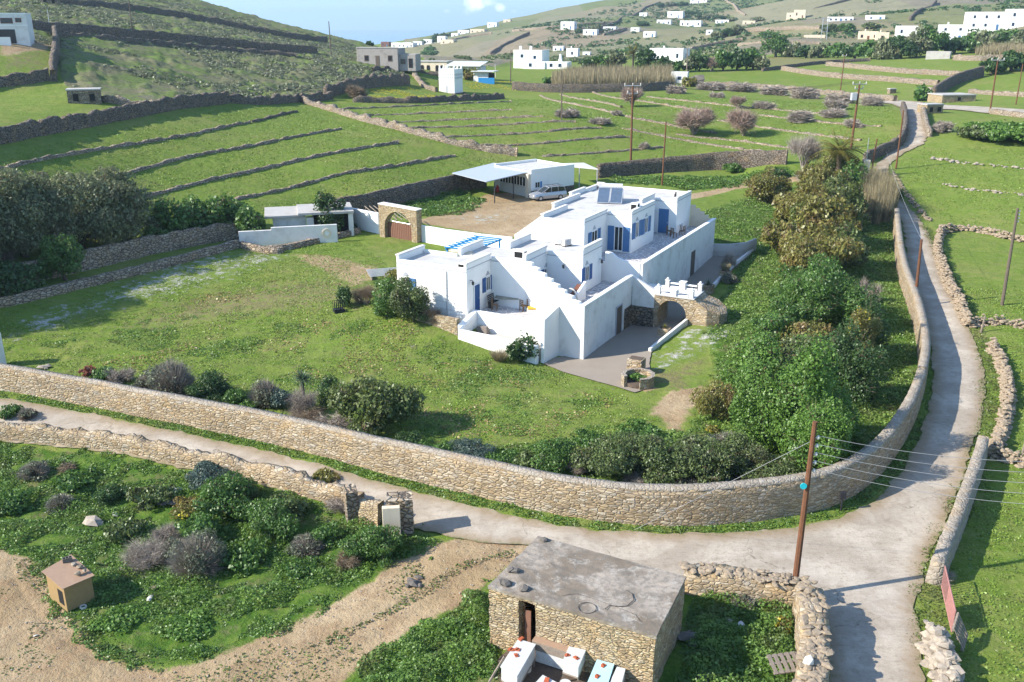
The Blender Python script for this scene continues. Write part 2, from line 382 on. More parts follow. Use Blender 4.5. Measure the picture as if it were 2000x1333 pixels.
# ------------------------------------------------------------------ materials
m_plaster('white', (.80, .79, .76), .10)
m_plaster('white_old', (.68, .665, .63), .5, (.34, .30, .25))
m_plaster('roof_wash', (.50, .485, .46), .6, (.26, .24, .22))
m_plaster('concrete', (.42, .40, .37), .5, (.2, .18, .15))
m_plaster('cream', (.66, .56, .42), .3)
m_plaster('grey_render', (.34, .31, .28), .5, (.16, .14, .12))
m_plain('band', (.40, .41, .44), .85, var=.1)
m_plain('blue', (.025, .085, .24), .45, var=.08, spec=.4)
m_plain('pale_blue', (.07, .17, .34), .5, var=.1)
m_plain('sky_blue', (.02, .20, .46), .5, var=.06)
m_plain('glass', (.02, .025, .03), .12, spec=.6)
m_plain('dark', (.012, .012, .012), .8)
m_plain('dark_iron', (.05, .045, .045), .6)
m_plain('steel', (.55, .56, .58), .4, .6)
m_plain('canopy', (.36, .40, .45), .45, .0, var=.04)
m_plain('wood', (.21, .13, .075), .8, var=.25, scale=8)
m_plain('grey_wood', (.26, .215, .17), .9, var=.3, scale=9)
m_plain('pole_wood', (.16, .07, .035), .85, var=.25, scale=5)
m_plain('pole_grey', (.14, .11, .085), .85, var=.25, scale=5)
m_plain('door_brown', (.20, .10, .065), .7, var=.12)
m_plain('ply', (.34, .225, .15), .8, var=.12, scale=5)
m_plain('ply_side', (.30, .20, .09), .8, var=.12, scale=5)
m_plain('tile_red', (.42, .11, .05), .8, var=.2, scale=9)
m_plain('red', (.38, .03, .02), .6)
m_plain('pink_paint', (.42, .20, .18), .7, var=.3, scale=6)
m_plain('hive_white', (.60, .61, .60), .6, var=.22, scale=7)
m_plain('hive_blue', (.42, .66, .70), .6, var=.12, scale=4)
m_plain('ceramic', (.62, .58, .52), .5)
m_plain('cyan', (.02, .50, .58), .5)
m_plain('yellow', (.62, .34, .03), .6, var=.2, scale=20)
m_plain('rock', (.40, .34, .27), .9, var=.35, scale=6, bs=.5)
m_plain('rock_tan', (.36, .285, .20), .9, var=.4, scale=5, bs=.6)
m_plain('table_stone', (.27, .27, .225), .8, var=.15, scale=4)
m_plain('rock_grey', (.17, .15, .13), .95, var=.35, scale=5, bs=.6)
m_plain('bark', (.13, .095, .07), .9, var=.3, scale=8)
m_plain('bark_grey', (.25, .21, .18), .9, var=.3, scale=8)
m_plain('green_net', (.02, .16, .10), .7)
m_plain('car_silver', (.40, .42, .45), .25, .5, var=.03)
m_plain('rubber', (.02, .02, .02), .8)
m_plain('wire', (.30, .30, .30), .5)
m_plain('black_plastic', (.025, .025, .03), .5)
m_plain('solar', (.09, .13, .19), .15, var=.2, spec=.7)
m_plain('terracotta', (.17, .07, .045), .8, var=.15)
m_plain('water_blue', (.05, .10, .17), .3)
TAN = [(.42, .31, .18), (.52, .42, .29), (.34, .24, .13), (.58, .50, .38), (.44, .34, .21), (.27, .21, .14), (.50, .38, .22), (.38, .34, .28)]
m_stone('stone_warm', TAN, 2.9, .06, (.16, .12, .08), 2.6, .7, .15, .7)
m_stone('stone_slab', TAN, 3.4, .05, (.12, .09, .06), 2.0, .6, .3, .6)
m_stone('stone_gold', [(.50, .37, .20), (.60, .48, .29), (.40, .28, .15), (.64, .54, .38), (.46, .35, .21), (.34, .26, .17)], 4.2, .055, (.12, .085, .05), 2.4, .8, .3, .65)
m_stone('stone_top', [(.35, .30, .24), (.42, .37, .30), (.29, .25, .20), (.45, .40, .33), (.33, .28, .22)], 4.2, .08, (.22, .18, .13), 1.0, .5, .3, .5)
m_stone('stone_grey', [(.17, .14, .115), (.24, .20, .16), (.13, .11, .09), (.28, .23, .18), (.19, .165, .135)], 2.6, .12, (.02, .017, .014), 1.8, 1.0, .4)
m_stone('stone_mid', [(.34, .27, .19), (.44, .36, .27), (.27, .21, .15), (.50, .43, .33), (.36, .29, .2)], 2.6, .1, (.04, .03, .025), 1.8, 1.0, .3)

def m_paving():
    t = NT('paving'); o = t.geo.outputs['Position']
    vo = t.t.nodes.new('ShaderNodeTexVoronoi'); vo.inputs['Scale'].default_value = 2.2; t.L(o, vo.inputs['Vector'])
    ve = t.t.nodes.new('ShaderNodeTexVoronoi'); ve.feature = 'DISTANCE_TO_EDGE'; ve.inputs['Scale'].default_value = 2.2; t.L(o, ve.inputs['Vector'])
    sep = t.t.nodes.new('ShaderNodeSeparateColor'); t.L(vo.outputs['Color'], sep.inputs[0])
    c = t.ramp(sep.outputs[0], [(0, (.34, .32, .33)), (.5, (.44, .40, .38)), (1, (.28, .28, .31))])
    c = t.mix(t.step(ve.outputs['Distance'], .03, .09), (.66, .65, .63), c)
    MAT['paving'] = t.pbr(c, .8)
m_paving()
def m_road():
    t = NT('road'); o = t.geo.outputs['Position']
    a = t.noise(.35, o, 6, .65); b = t.noise(3.5, o, 5, .7); d = t.noise(22, o, 3, .7)
    c = t.mix(t.step(a, .38, .64), (.335, .285, .225), (.455, .40, .325))
    c = t.mix(t.math('MULTIPLY', t.step(b, .50, .66), .42), c, (.22, .18, .13)); c = t.mix(t.math('MULTIPLY', t.step(t.noise(.9, o, 6, .75), .54, .66), .5), c, (.24, .20, .15))
    c = t.mix(t.math('MULTIPLY', t.step(d, .52, .68), .5), c, (.17, .145, .115))
    rip = t.noise(1.0, t.vmul(o, (1.2, 7.0, 1)), 3, .6)     # brushed cross grooves in the concrete
    c = t.mix(t.math('MULTIPLY', t.step(rip, .5, .62), .18), c, (.2, .17, .14))
    ve = t.t.nodes.new('ShaderNodeTexVoronoi'); ve.feature = 'DISTANCE_TO_EDGE'; ve.inputs['Scale'].default_value = .16
    wv = t.t.nodes.new('ShaderNodeVectorMath'); wv.operation = 'ADD'; nn = t.t.nodes.new('ShaderNodeTexNoise'); nn.inputs['Scale'].default_value = .6; nn.inputs['Detail'].default_value = 5
    t.L(o, nn.inputs['Vector']); t.L(t.vmul(nn.outputs['Color'], (2.5, 2.5, 0)), wv.inputs[0]); t.L(t.vmul(o, (1, 1, 0)), wv.inputs[1]); t.L(wv.outputs[0], ve.inputs['Vector'])
    cr = t.math('MULTIPLY', t.math('SUBTRACT', 1.0, t.step(ve.outputs['Distance'], 0, .006)), t.math('MULTIPLY', t.step(b, .35, .55), .7))
    c = t.mix(cr, c, (.13, .11, .08))
    ed = t.attr('edge', 'Fac'); k_ = t.math('ADD', ed, t.math('MULTIPLY', t.math('SUBTRACT', t.math('ADD', t.math('MULTIPLY', b, .6), t.math('MULTIPLY', d, .4)), .5), 2.4))
    c = t.mix(t.math('MULTIPLY', t.step(k_, .95, .1), .8), c, (.25, .185, .115)); c = t.mix(t.math('MULTIPLY', t.step(k_, .25, -.3), .8), c, (.10, .13, .035))
    tyr = t.noise(.30, t.vmul(o, (1, 1, 0)), 2, .4, 1.5); c = t.mix(t.math('MULTIPLY', t.step(tyr, .55, .62), .12), c, (.62, .57, .5))
    MAT['road'] = t.pbr(c, .92, t.bump(t.math('ADD', t.math('ADD', b, t.math('MULTIPLY', d, .4)), t.math('MULTIPLY', rip, .5)), .5, .04), 0, .15)
m_road()
def m_asphalt():
    t = NT('asphalt'); o = t.geo.outputs['Position']
    a = t.noise(.5, o, 5); d = t.noise(14, o, 4)
    c = t.mix(a, (.235, .195, .155), (.33, .285, .23)); c = t.mix(t.math('MULTIPLY', d, .3), c, (.12, .1, .09))
    MAT['asphalt'] = t.pbr(c, .9, t.bump(d, .3, .02), 0, .15)
m_asphalt()
def m_hutroof():
    t = NT('hut_roof'); o = t.geo.outputs['Position']
    a = t.noise(.75, o, 6, .65, .4); b = t.noise(5, o, 5, .7); d = t.noise(20, o, 3)
    c = t.mix(t.step(a, .35, .65), (.17, .135, .10), (.33, .28, .225))
    c = t.mix(t.math('MULTIPLY', t.step(t.noise(.45, t.vmul(o, (1, 1, 1)), 3), .48, .58), .75), c, (.12, .085, .05)); c = t.mix(t.math('MULTIPLY', t.step(t.noise(1.6, o, 6, .75), .52, .62), .55), c, (.43, .40, .35))
    c = t.mix(t.math('MULTIPLY', t.step(b, .46, .62), .6), c, (.10, .09, .07))
    c = t.mix(t.math('MULTIPLY', d, .3), c, (.45, .42, .38))
    MAT['hut_roof'] = t.pbr(c, .95, t.bump(t.math('ADD', b, t.math('MULTIPLY', d, .4)), .6, .04), 0, .1)
m_hutroof()

m_leaf('leaf_green', (.045, .100, .020), (.105, .195, .038), None)
m_leaf('leaf_bright', (.055, .125, .018), (.135, .235, .042), None)
m_leaf('leaf_dark', (.028, .062, .018), (.065, .120, .032), None)
m_leaf('leaf_olive', (.095, .115, .050), (.205, .225, .115), (.20, .17, .10))
m_leaf('leaf_mastic', (.055, .088, .028), (.135, .175, .055), (.12, .115, .055))
m_leaf('leaf_tamarisk', (.11, .115, .025), (.22, .20, .05), (.25, .15, .06))
m_leaf('leaf_pine', (.060, .088, .022), (.14, .175, .045), (.10, .10, .05))
m_leaf('leaf_grey', (.075, .088, .055), (.15, .165, .105), None)
m_leaf('leaf_agave', (.05, .095, .055), (.13, .19, .10), None)
m_leaf('leaf_blue', (.05, .085, .07), (.10, .14, .11), None)
m_leaf('twig_grey', (.20, .165, .135), (.34, .29, .245), None, .1)
m_leaf('twig_pink', (.21, .145, .115), (.35, .26, .21), None, .1)
m_leaf('twig_brown', (.13, .095, .065), (.24, .18, .12), None, .1)
m_leaf('reed', (.19, .155, .09), (.33, .275, .165), (.15, .14, .07), .2)
m_leaf('flower_yellow', (.34, .29, .02), (.50, .42, .04), None, .3)
m_leaf('red_leaf', (.14, .04, .03), (.22, .09, .06), None)
m_leaf('weeds', (.052, .112, .018), (.130, .215, .042), (.15, .20, .05), .3, 0)
m_leaf('garden', (.085, .150, .028), (.165, .240, .052), (.18, .20, .07), .3, 0)
m_leaf('lawn', (.105, .175, .024), (.19, .265, .046), (.22, .225, .07), .3, 0)
m_leaf('verge', (.06, .095, .02), (.12, .15, .04), (.15, .13, .06), .3, 0)
m_leaf('scrub', (.115, .135, .068), (.18, .19, .12), (.20, .17, .145), .3, 0)
m_leaf('dry_grass', (.20, .15, .06), (.33, .25, .11), None, .3, 0)

def m_ground():
    t = NT('ground'); o = t.geo.outputs['Position']
    m1 = t.t.nodes.new('ShaderNodeSeparateColor'); t.L(t.attr('m1'), m1.inputs[0])
    m2 = t.t.nodes.new('ShaderNodeSeparateColor'); t.L(t.attr('m2'), m2.inputs[0])
    big = t.noise(.022, o, 4); mid = t.noise(.16, o, 5, .65); sm = t.noise(1.3, o, 5, .7); fi = t.noise(9, o, 4, .75)
    rows = t.noise(1.0, t.vmul(o, (.35, 1.9, .5)), 3, .6); me_ = t.noise(.55, o, 5, .75)
    c = t.mix(t.step(big, .35, .65), (.145, .208, .034), (.185, .240, .050))
    c = t.mix(t.math('MULTIPLY', t.step(mid, .45, .68), .8), c, (.245, .250, .070))
    c = t.mix(t.math('MULTIPLY', t.step(me_, .42, .60), .7), c, (.110, .178, .024)); c = t.mix(t.math('MULTIPLY', t.step(me_, .56, .68), .55), c, (.27, .25, .11)); c = t.mix(t.math('MULTIPLY', t.step(sm, .45, .7), .5), c, (.085, .160, .016))
    c = t.mix(t.math('MULTIPLY', t.step(rows, .42, .66), .5), c, (.20, .215, .07)); c = t.mix(t.math('MULTIPLY', t.step(t.noise(.07, o, 6, .7), .52, .64), .4), c, (.25, .22, .09))
    c = t.mix(t.math('MULTIPLY', t.step(fi, .3, .75), .4), c, (.045, .095, .012))
    def msk(m, k=.9): return t.step(t.math('ADD', m, t.math('MULTIPLY', t.math('SUBTRACT', t.math('ADD', t.math('MULTIPLY', sm, .6), t.math('MULTIPLY', fi, .4)), .5), k * 1.6)), .38, .62)
    lush = t.mix(t.step(sm, .4, .65), (.060, .125, .018), (.130, .195, .034)); lush = t.mix(t.math('MULTIPLY', t.step(me_, .5, .66), .7), lush, (.19, .16, .085)); lush = t.mix(t.math('MULTIPLY', fi, .4), lush, (.02, .045, .010))
    c = t.mix(msk(m1.outputs[2]), c, lush)
    scr = t.mix(t.step(mid, .4, .6), (.135, .185, .050), (.16, .155, .085)); scr = t.mix(t.math('MULTIPLY', t.step(sm, .48, .62), .8), scr, (.085, .090, .050)); scr = t.mix(t.math('MULTIPLY', t.step(t.noise(.35, o, 5), .55, .7), .6), scr, (.17, .15, .12))
    c = t.mix(msk(m2.outputs[0], .5), c, scr)
    bro = t.mix(t.step(sm, .35, .7), (.25, .20, .11), (.15, .16, .055)); bro = t.mix(t.math('MULTIPLY', fi, .4), bro, (.12, .09, .05))
    c = t.mix(msk(m2.outputs[1], 1.9), c, bro)
    # far hillside patchwork: old fields, terraces and rocky ground
    vo = t.t.nodes.new('ShaderNodeTexVoronoi'); vo.inputs['Scale'].default_value = .011; t.L(t.vmul(o, (1, .55, .0)), vo.inputs['Vector'])
    sp = t.t.nodes.new('ShaderNodeSeparateColor'); t.L(vo.outputs['Color'], sp.inputs[0])
    pat = t.ramp(sp.outputs[0], [(0, (.12, .155, .05)), (.25, (.20, .185, .10)), (.45, (.23, .18, .125)), (.6, (.11, .15, .045)), (.8, (.23, .205, .135)), (1, (.17, .15, .11))])
    zz = t.t.nodes.new('ShaderNodeSeparateXYZ'); t.L(o, zz.inputs[0])
    ter = t.math('FRACT', t.math('ADD', t.math('MULTIPLY', zz.outputs[2], .42), t.math('MULTIPLY', t.noise(.01, o, 3), 3.0)))
    pat = t.mix(t.math('MULTIPLY', t.math('SUBTRACT', 1.0, t.step(ter, .0, .22)), .45), pat, (.20, .18, .13))
    pat = t.mix(t.math('MULTIPLY', t.step(t.noise(.06, o, 6, .7), .54, .68), .5), pat, (.08, .09, .05))
    pat = t.mix(t.math('MULTIPLY', t.step(t.noise(.25, o, 5, .75), .56, .68), .7), pat, (.36, .31, .245))
    pat = t.mix(t.math('MULTIPLY', t.step(t.noise(.5, o, 4, .7), .5, .7), .5), pat, (.05, .06, .03))
    c = t.mix(msk(m2.outputs[2], .35), c, pat)
    dirt = t.mix(t.step(mid, .35, .65), (.30, .218, .122), (.40, .305, .19)); dirt = t.mix(t.math('MULTIPLY', t.step(me_, .48, .66), .55), dirt, (.27, .175, .10)); dirt = t.mix(t.math('MULTIPLY', t.step(sm, .52, .68), .6), dirt, (.24, .155, .09)); dirt = t.mix(t.math('MULTIPLY', t.step(fi, .52, .7), .6), dirt, (.17, .115, .07))
    c = t.mix(msk(m1.outputs[0]), c, dirt)
    pale = t.mix(t.step(sm, .4, .7), (.30, .29, .24), (.42, .41, .37)); pale = t.mix(t.step(fi, .5, .7), pale, (.14, .16, .08))
    c = t.mix(msk(m1.outputs[1], 2.2), c, pale)
    h = t.math('ADD', t.math('MULTIPLY', sm, 1.0), t.math('MULTIPLY', fi, .35))
    MAT['ground'] = t.pbr(c, .95, t.bump(h, .8, .22), 0, .05)
m_ground()

# ------------------------------------------------------------------ ground
def WP(poly): return np.array([G(*p)[:2] for p in poly])
def sdf(X, Y, poly):
    d = np.full(X.shape, 1e9); ins = np.zeros(X.shape, bool); n = len(poly)
    for i in range(n):
        a, b = poly[i], poly[(i + 1) % n]; e = b - a; L = max(e @ e, 1e-9)
        t = np.clip(((X - a[0]) * e[0] + (Y - a[1]) * e[1]) / L, 0, 1)
        d = np.minimum(d, np.hypot(X - a[0] - t * e[0], Y - a[1] - t * e[1]))
        c = (a[1] > Y) != (b[1] > Y)
        with np.errstate(divide='ignore', invalid='ignore'):
            ins ^= c & (X < (b[0] - a[0]) * (Y - a[1]) / (b[1] - a[1]) + a[0])
    return np.where(ins, d, -d)
def mask(X, Y, poly, w):
    out = np.zeros(X.shape); p = WP(poly); lo = p.min(0) - w - 2; hi = p.max(0) + w + 2
    s = (X > lo[0]) & (X < hi[0]) & (Y > lo[1]) & (Y < hi[1])
    if s.any():
        t = np.clip(sdf(X[s], Y[s], p) / (2 * w) + .5, 0, 1); out[s] = t * t * (3 - 2 * t)
    return out
POLY = dict(
 track=[(-250,1000),(0,1072),(60,1090),(95,1140),(140,1205),(190,1275),(250,1300),(330,1310),(420,1285),(560,1225),(640,1185),(720,1140),(790,1090),(850,1062),(900,1050),(960,1048),(1060,1062),(1000,1100),(955,1135),(930,1160),(870,1195),(800,1232),(720,1290),(650,1345),(600,1500),(-400,1600)],
 court=[(808,432),(880,415),(950,380),(1010,375),(1130,380),(1150,400),(1060,440),(1000,465),(900,450),(850,441)],
 path=[(1345,379),(1440,360),(1540,347),(1610,342),(1610,352),(1540,357),(1440,369),(1350,390)],
 bare1=[(565,497),(640,497),(740,522),(735,548),(690,562),(640,538),(590,512)],
 bare2=[(1262,812),(1300,765),(1375,752),(1392,785),(1350,800),(1338,840),(1300,848),(1290,815)],
 bare3=[(0,88),(104,88),(95,99),(30,107),(0,109)],
 bare4=[(1230,742),(1150,735),(1120,720),(1260,765),(1300,760)],
 brown1=[(270,628),(400,578),(520,560),(640,545),(700,555),(740,590),(640,600),(560,602),(430,622),(320,642)],
 brown2=[(1150,700),(1290,720),(1380,700),(1340,760),(1200,740)],
 brown3=[(0,108),(85,100),(100,135),(0,142)],
 brown4=[(1120,140),(1320,145),(1320,166),(1120,172)],
 brown5=[(1300,115),(1560,112),(1700,120),(1600,128),(1400,132)],
 pale1=[(40,620),(150,590),(280,535),(400,497),(520,488),(565,505),(480,530),(400,560),(330,580),(230,600),(130,640),(20,660)],
 pale2=[(1265,722),(1285,690),(1345,640),(1430,640),(1420,665),(1330,705),(1295,722)],
 pale3=[(880,425),(990,410),(1000,430),(930,440)],
 lushA=[(-300,840),(0,862),(200,884),(400,926),(570,968),(700,1012),(820,1030),(880,1060),(780,1100),(640,1190),(420,1290),(250,1310),(130,1200),(90,1110),(0,1072),(-300,1000)],
 lushB=[(950,1135),(960,1250),(990,1340),(640,1400),(700,1300),(860,1200)],
 lushC=[(1300,1120),(1600,1130),(1640,1400),(1280,1400)],
 lushD=[(1350,420),(1500,370),(1640,360),(1740,430),(1770,560),(1800,680),(1790,800),(1720,920),(1560,1000),(1300,1010),(1000,990),(860,940),(900,880),(1100,860),(1350,840),(1400,740),(1380,640),(1440,520)],
 lushE=[(760,400),(900,370),(955,395),(900,420),(780,425)],
 lushF=[(1190,345),(1540,325),(1560,345),(1350,372),(1200,360)],
 lawn=[(0,640),(500,520),(760,480),(900,660),(1060,712),(1340,740),(1400,860),(1000,960),(600,880),(300,810),(0,740)],
 scrub=[(-300,-60),(-300,80),(0,85),(60,85),(108,80),(118,130),(122,165),(190,190),(330,205),(480,200),(600,190),(700,165),(800,150),(790,125),(700,110),(690,84),(560,50),(370,-30)],
 far=[(790,100),(830,120),(880,128),(1000,122),(1130,118),(1200,112),(1500,108),(1700,100),(1830,90),(2000,78),(2400,70)],
 roadm=[(0,700)] )
del POLY['roadm']
def build_ground():
    na = 760; az = np.concatenate([np.linspace(-100, -33, 40)[:-1], np.linspace(-33, 33, na), np.linspace(33, 100, 40)[1:]])
    nr = 900; r = np.exp(np.linspace(math.log(9), math.log(6500), nr))
    A, Rr = np.meshgrid(np.radians(az), r, indexing='ij'); X = Rr * np.sin(A); Y = Rr * np.cos(A)
    Z = T(X, Y)
    m = {k: mask(X, Y, v, w_) for k, v, w_ in [(k, POLY[k], {'track': .9, 'court': 1.2, 'path': .5, 'bare1': 1.8, 'bare2': 1, 'bare3': 3, 'bare4': .6, 'brown1': 3, 'brown2': 1.5, 'brown3': 4, 'brown4': 4, 'brown5': 6, 'pale1': 2.5, 'pale2': 1.2, 'pale3': 3}.get(k, 1.2)) for k in POLY if k not in ('far', 'scrub')]}
    farline = np.array([[math.atan2(p[0], p[1]), math.hypot(*p[:2])] for p in (G(*q) for q in POLY['far'])])
    fr = np.interp(A, farline[:, 0], farline[:, 1], left=1e9)
    sl = np.array([[math.atan2(p[0], p[1]), math.hypot(*p[:2])] for p in (G(*q) for q in [(-300, 78), (0, 85), (60, 85), (108, 92), (118, 135), (124, 166), (190, 190), (330, 205), (480, 200), (600, 190), (700, 165), (760, 148), (800, 128)])])
    sr = np.interp(A, sl[:, 0], sl[:, 1], right=1e9); m['scrub'] = np.clip((Rr - sr) / 3 + .5, 0, 1) * np.clip((520 - Rr) / 40, 0, 1)
    m['road'] = np.maximum(mask(X, Y, ROAD, .5), mask(X, Y, DRIVE, .3))
    m['far'] = np.clip((Rr - fr) / 40 + .5, 0, 1)
    # relief: scrub hummocks, rough weeds, gentle lumps; roads and tracks stay smooth
    flat = np.maximum.reduce([m['court'], m['path'], m['road']])
    hum = np.clip(fbm(X / 2.6, Y / 2.6, 3, 3) - .48, 0, 1) * 2.2
    Z = Z + m['scrub'] * hum * (1 - np.clip((Rr - 400) / 100, 0, 1)) + m['far'] * (fbm(X / 45, Y / 45, 5, 3) - .5) * 5
    lush = np.maximum.reduce([m[k] for k in m if k.startswith('lush')]) * (1 - m['road'])
    Z = Z + lush * (fbm(X / 1.1, Y / 1.1, 9, 3) - .5) * .25 * (1 - m['track']) * (1 - m['road'])
    Z = Z + m['track'] * (fbm(X / 1.6, Y / 1.6, 31, 3) - .5) * .10 * (1 - m['road'])
    tuft = (1 - flat) * (1 - m['track']) * np.clip((200 - Rr) / 60, 0, 1) * (fbm(X / .9, Y / .9, 21, 3) - .5) * .10
    Z = Z + tuft
    Z = Z - m['road'] * .05
    for pn, dp in SINK: Z = Z - mask(X, Y, pn, .35) * dp
    Z = np.maximum(Z, -90); n1, n2 = X.shape; idx = np.arange(n1 * n2).reshape(n1, n2)
    F = np.stack([idx[:-1, :-1], idx[:-1, 1:], idx[1:, 1:], idx[1:, :-1]], -1).reshape(-1, 4)[:, ::-1]
    me = npmesh('ground', np.stack([X, Y, Z], -1).reshape(-1, 3), F, 'ground', smooth=True)
    def ca(name, a, b, c):
        at = me.color_attributes.new(name, 'FLOAT_COLOR', 'POINT')
        d = np.ones((n1 * n2, 4), np.float32); d[:, 0] = a.ravel(); d[:, 1] = b.ravel(); d[:, 2] = c.ravel(); at.data.foreach_set('color', d.ravel())
    mx = lambda *k: np.maximum.reduce([m[i] for i in k])
    ca('m1', mx('track', 'court', 'path', 'bare1', 'bare2', 'bare3', 'bare4') * np.where(m['bare1'] + m['bare2'] > 0, .8, 1) * (1 - .0 * X), mx('pale1', 'pale2', 'pale3') * .48, lush)
    ca('m2', m['scrub'] * (1 - m['bare3']), mx('brown1', 'brown2', 'brown3', 'brown4', 'brown5') * .62 * (1 - m['road']) + m['lawn'] * .30 * (1 - m['road']) * (1 - mx('brown1', 'brown2')), m['far'])
    o = link('ground', me); tag(o, kind='structure')
def chaikin(p, k=2):
    p = np.asarray(p, float)
    for _ in range(k):
        a, b = p[:-1], p[1:]; q = np.empty((2 * len(a), p.shape[1])); q[0::2] = .75 * a + .25 * b; q[1::2] = .25 * a + .75 * b
        p = np.vstack([p[:1], q, p[-1:]])
    return p
SINK = []
for off in (0, 34):
    c_ = chaikin(np.array([(1010, 1076 + off * .4), (930, 1104 + off * .6), (850, 1146 + off * .8), (760, 1196 + off), (660, 1250 + off * 1.1), (540, 1300 + off * 1.2), (420, 1350 + off * 1.4)], float), 2)
    SINK.append(([tuple(q) for q in c_ + np.array([0, -7])] + [tuple(q) for q in (c_ + np.array([0, 9]))[::-1]], .085))
for off in (0, 30):
    c_ = chaikin(np.array([(20 + off, 1110), (50 + off, 1170), (120 + off, 1250), (230 + off, 1310 - off * .3), (400, 1345 - off * .5)], float), 2)
    SINK.append(([tuple(q) for q in c_ + np.array([-5, 5])] + [tuple(q) for q in (c_ + np.array([6, -6]))[::-1]], .07))

def drape(name, pixpoly, mat, lift=.03, step_=.6, jag=.12, zfun=None, world=None):
    p = np.array(world) if world is not None else WP(pixpoly); out = []
    n = len(p)
    for i in range(n):
        a, b = p[i], p[(i + 1) % n]; L = np.hypot(*(b - a)); rr = np.hypot(*a); st = max(.35, rr / 260)
        k = max(1, int(L / st)); nn = np.array([-(b - a)[1], (b - a)[0]]) / max(L, 1e-6)
        for j in range(k):
            q = a + (b - a) * j / k; jj = jag * max(1, rr / 70)
            out.append(q + nn * (fbm(q[0] * 1.7, q[1] * 1.7, 77, 3) - .5) * 2.2 * jj if j else q)
    out = np.array(out); lo, hi = out.min(0), out.max(0)
    pts = []
    y = lo[1]
    while y < hi[1]:
        s = step_ * max(1, y / 60); xs = np.arange(lo[0], hi[0], s); pts += [(x, y) for x in xs]; y += s
    pts = np.array(pts); d = sdf(pts[:, 0], pts[:, 1], out); pts = pts[d > .25]
    vs = [Vector(q) for q in out] + [Vector(q) for q in pts]; ne = len(out)
    v2, e, f, *_ = delaunay_2d_cdt(vs, [(i, (i + 1) % ne) for i in range(ne)], [], 1, 1e-4)
    v2 = np.array([tuple(v) for v in v2]); z = T(v2[:, 0], v2[:, 1]); rr = np.hypot(v2[:, 0], v2[:, 1]); z = z + lift + .0004 * rr
    if zfun is not None: z = zfun(v2[:, 0], v2[:, 1], z)
    f = [tuple(x)[::1] for x in f]
    me = mesh(name, np.c_[v2, z], f, mat, True)
    nrm = me.polygons[0].normal.z
    if nrm < 0: me.flip_normals()
    at = me.attributes.new('edge', 'FLOAT', 'POINT'); at.data.foreach_set('value', (np.clip(sdf(v2[:, 0], v2[:, 1], out), 0, 3) / 1.0).astype(np.float32))
    o = link(name, me); tag(o, kind='structure'); return o
ROAD = [(-250,740),(0,780),(100,796),(200,813),(300,836),(400,857),(500,877),(600,903),(700,932),(800,958),(900,984),(1000,1008),(1075,1024),(1150,1036),(1300,1045),(1450,1040),(1560,1030),(1640,1015),(1700,985),(1750,935),(1790,870),(1812,810),(1822,750),(1820,690),(1810,640),(1795,590),(1778,540),(1768,480),(1764,440),(1745,400),(1722,365),(1706,345),(1712,322),(1735,300),(1765,284),(1772,262),(1767,232),(1762,212),(1740,204),(1700,200),
 (1745,196),(1800,200),(1830,205),(1925,210),(2000,215),(2200,225),(2200,236),(2000,228),(1925,222),(1860,215),(1805,214),(1806,240),(1812,265),(1800,284),(1765,300),(1738,322),(1732,347),(1758,385),(1790,422),(1815,460),(1830,500),(1850,560),(1880,620),(1905,670),(1922,720),(1925,770),(1915,830),(1890,900),(1862,990),(1810,1100),(1785,1180),(1800,1250),(1815,1500),
 (1640,1500),(1600,1200),(1500,1160),(1340,1150),(1150,1110),(1060,1072),(960,1062),(870,1048),(790,1030),(700,1012),(640,985),(570,965),(500,944),(400,925),(300,902),(200,884),(100,872),(0,862),(-250,835)]
DRIVE = [(1062, 712), (1100, 728), (1150, 742), (1205, 757), (1240, 768), (1262, 760), (1278, 745), (1268, 712), (1272, 690), (1300, 660), (1350, 609), (1380, 575), (1440, 520), (1474, 492), (1430, 478), (1372, 478), (1350, 500), (1250, 560), (1140, 690), (1085, 700)]
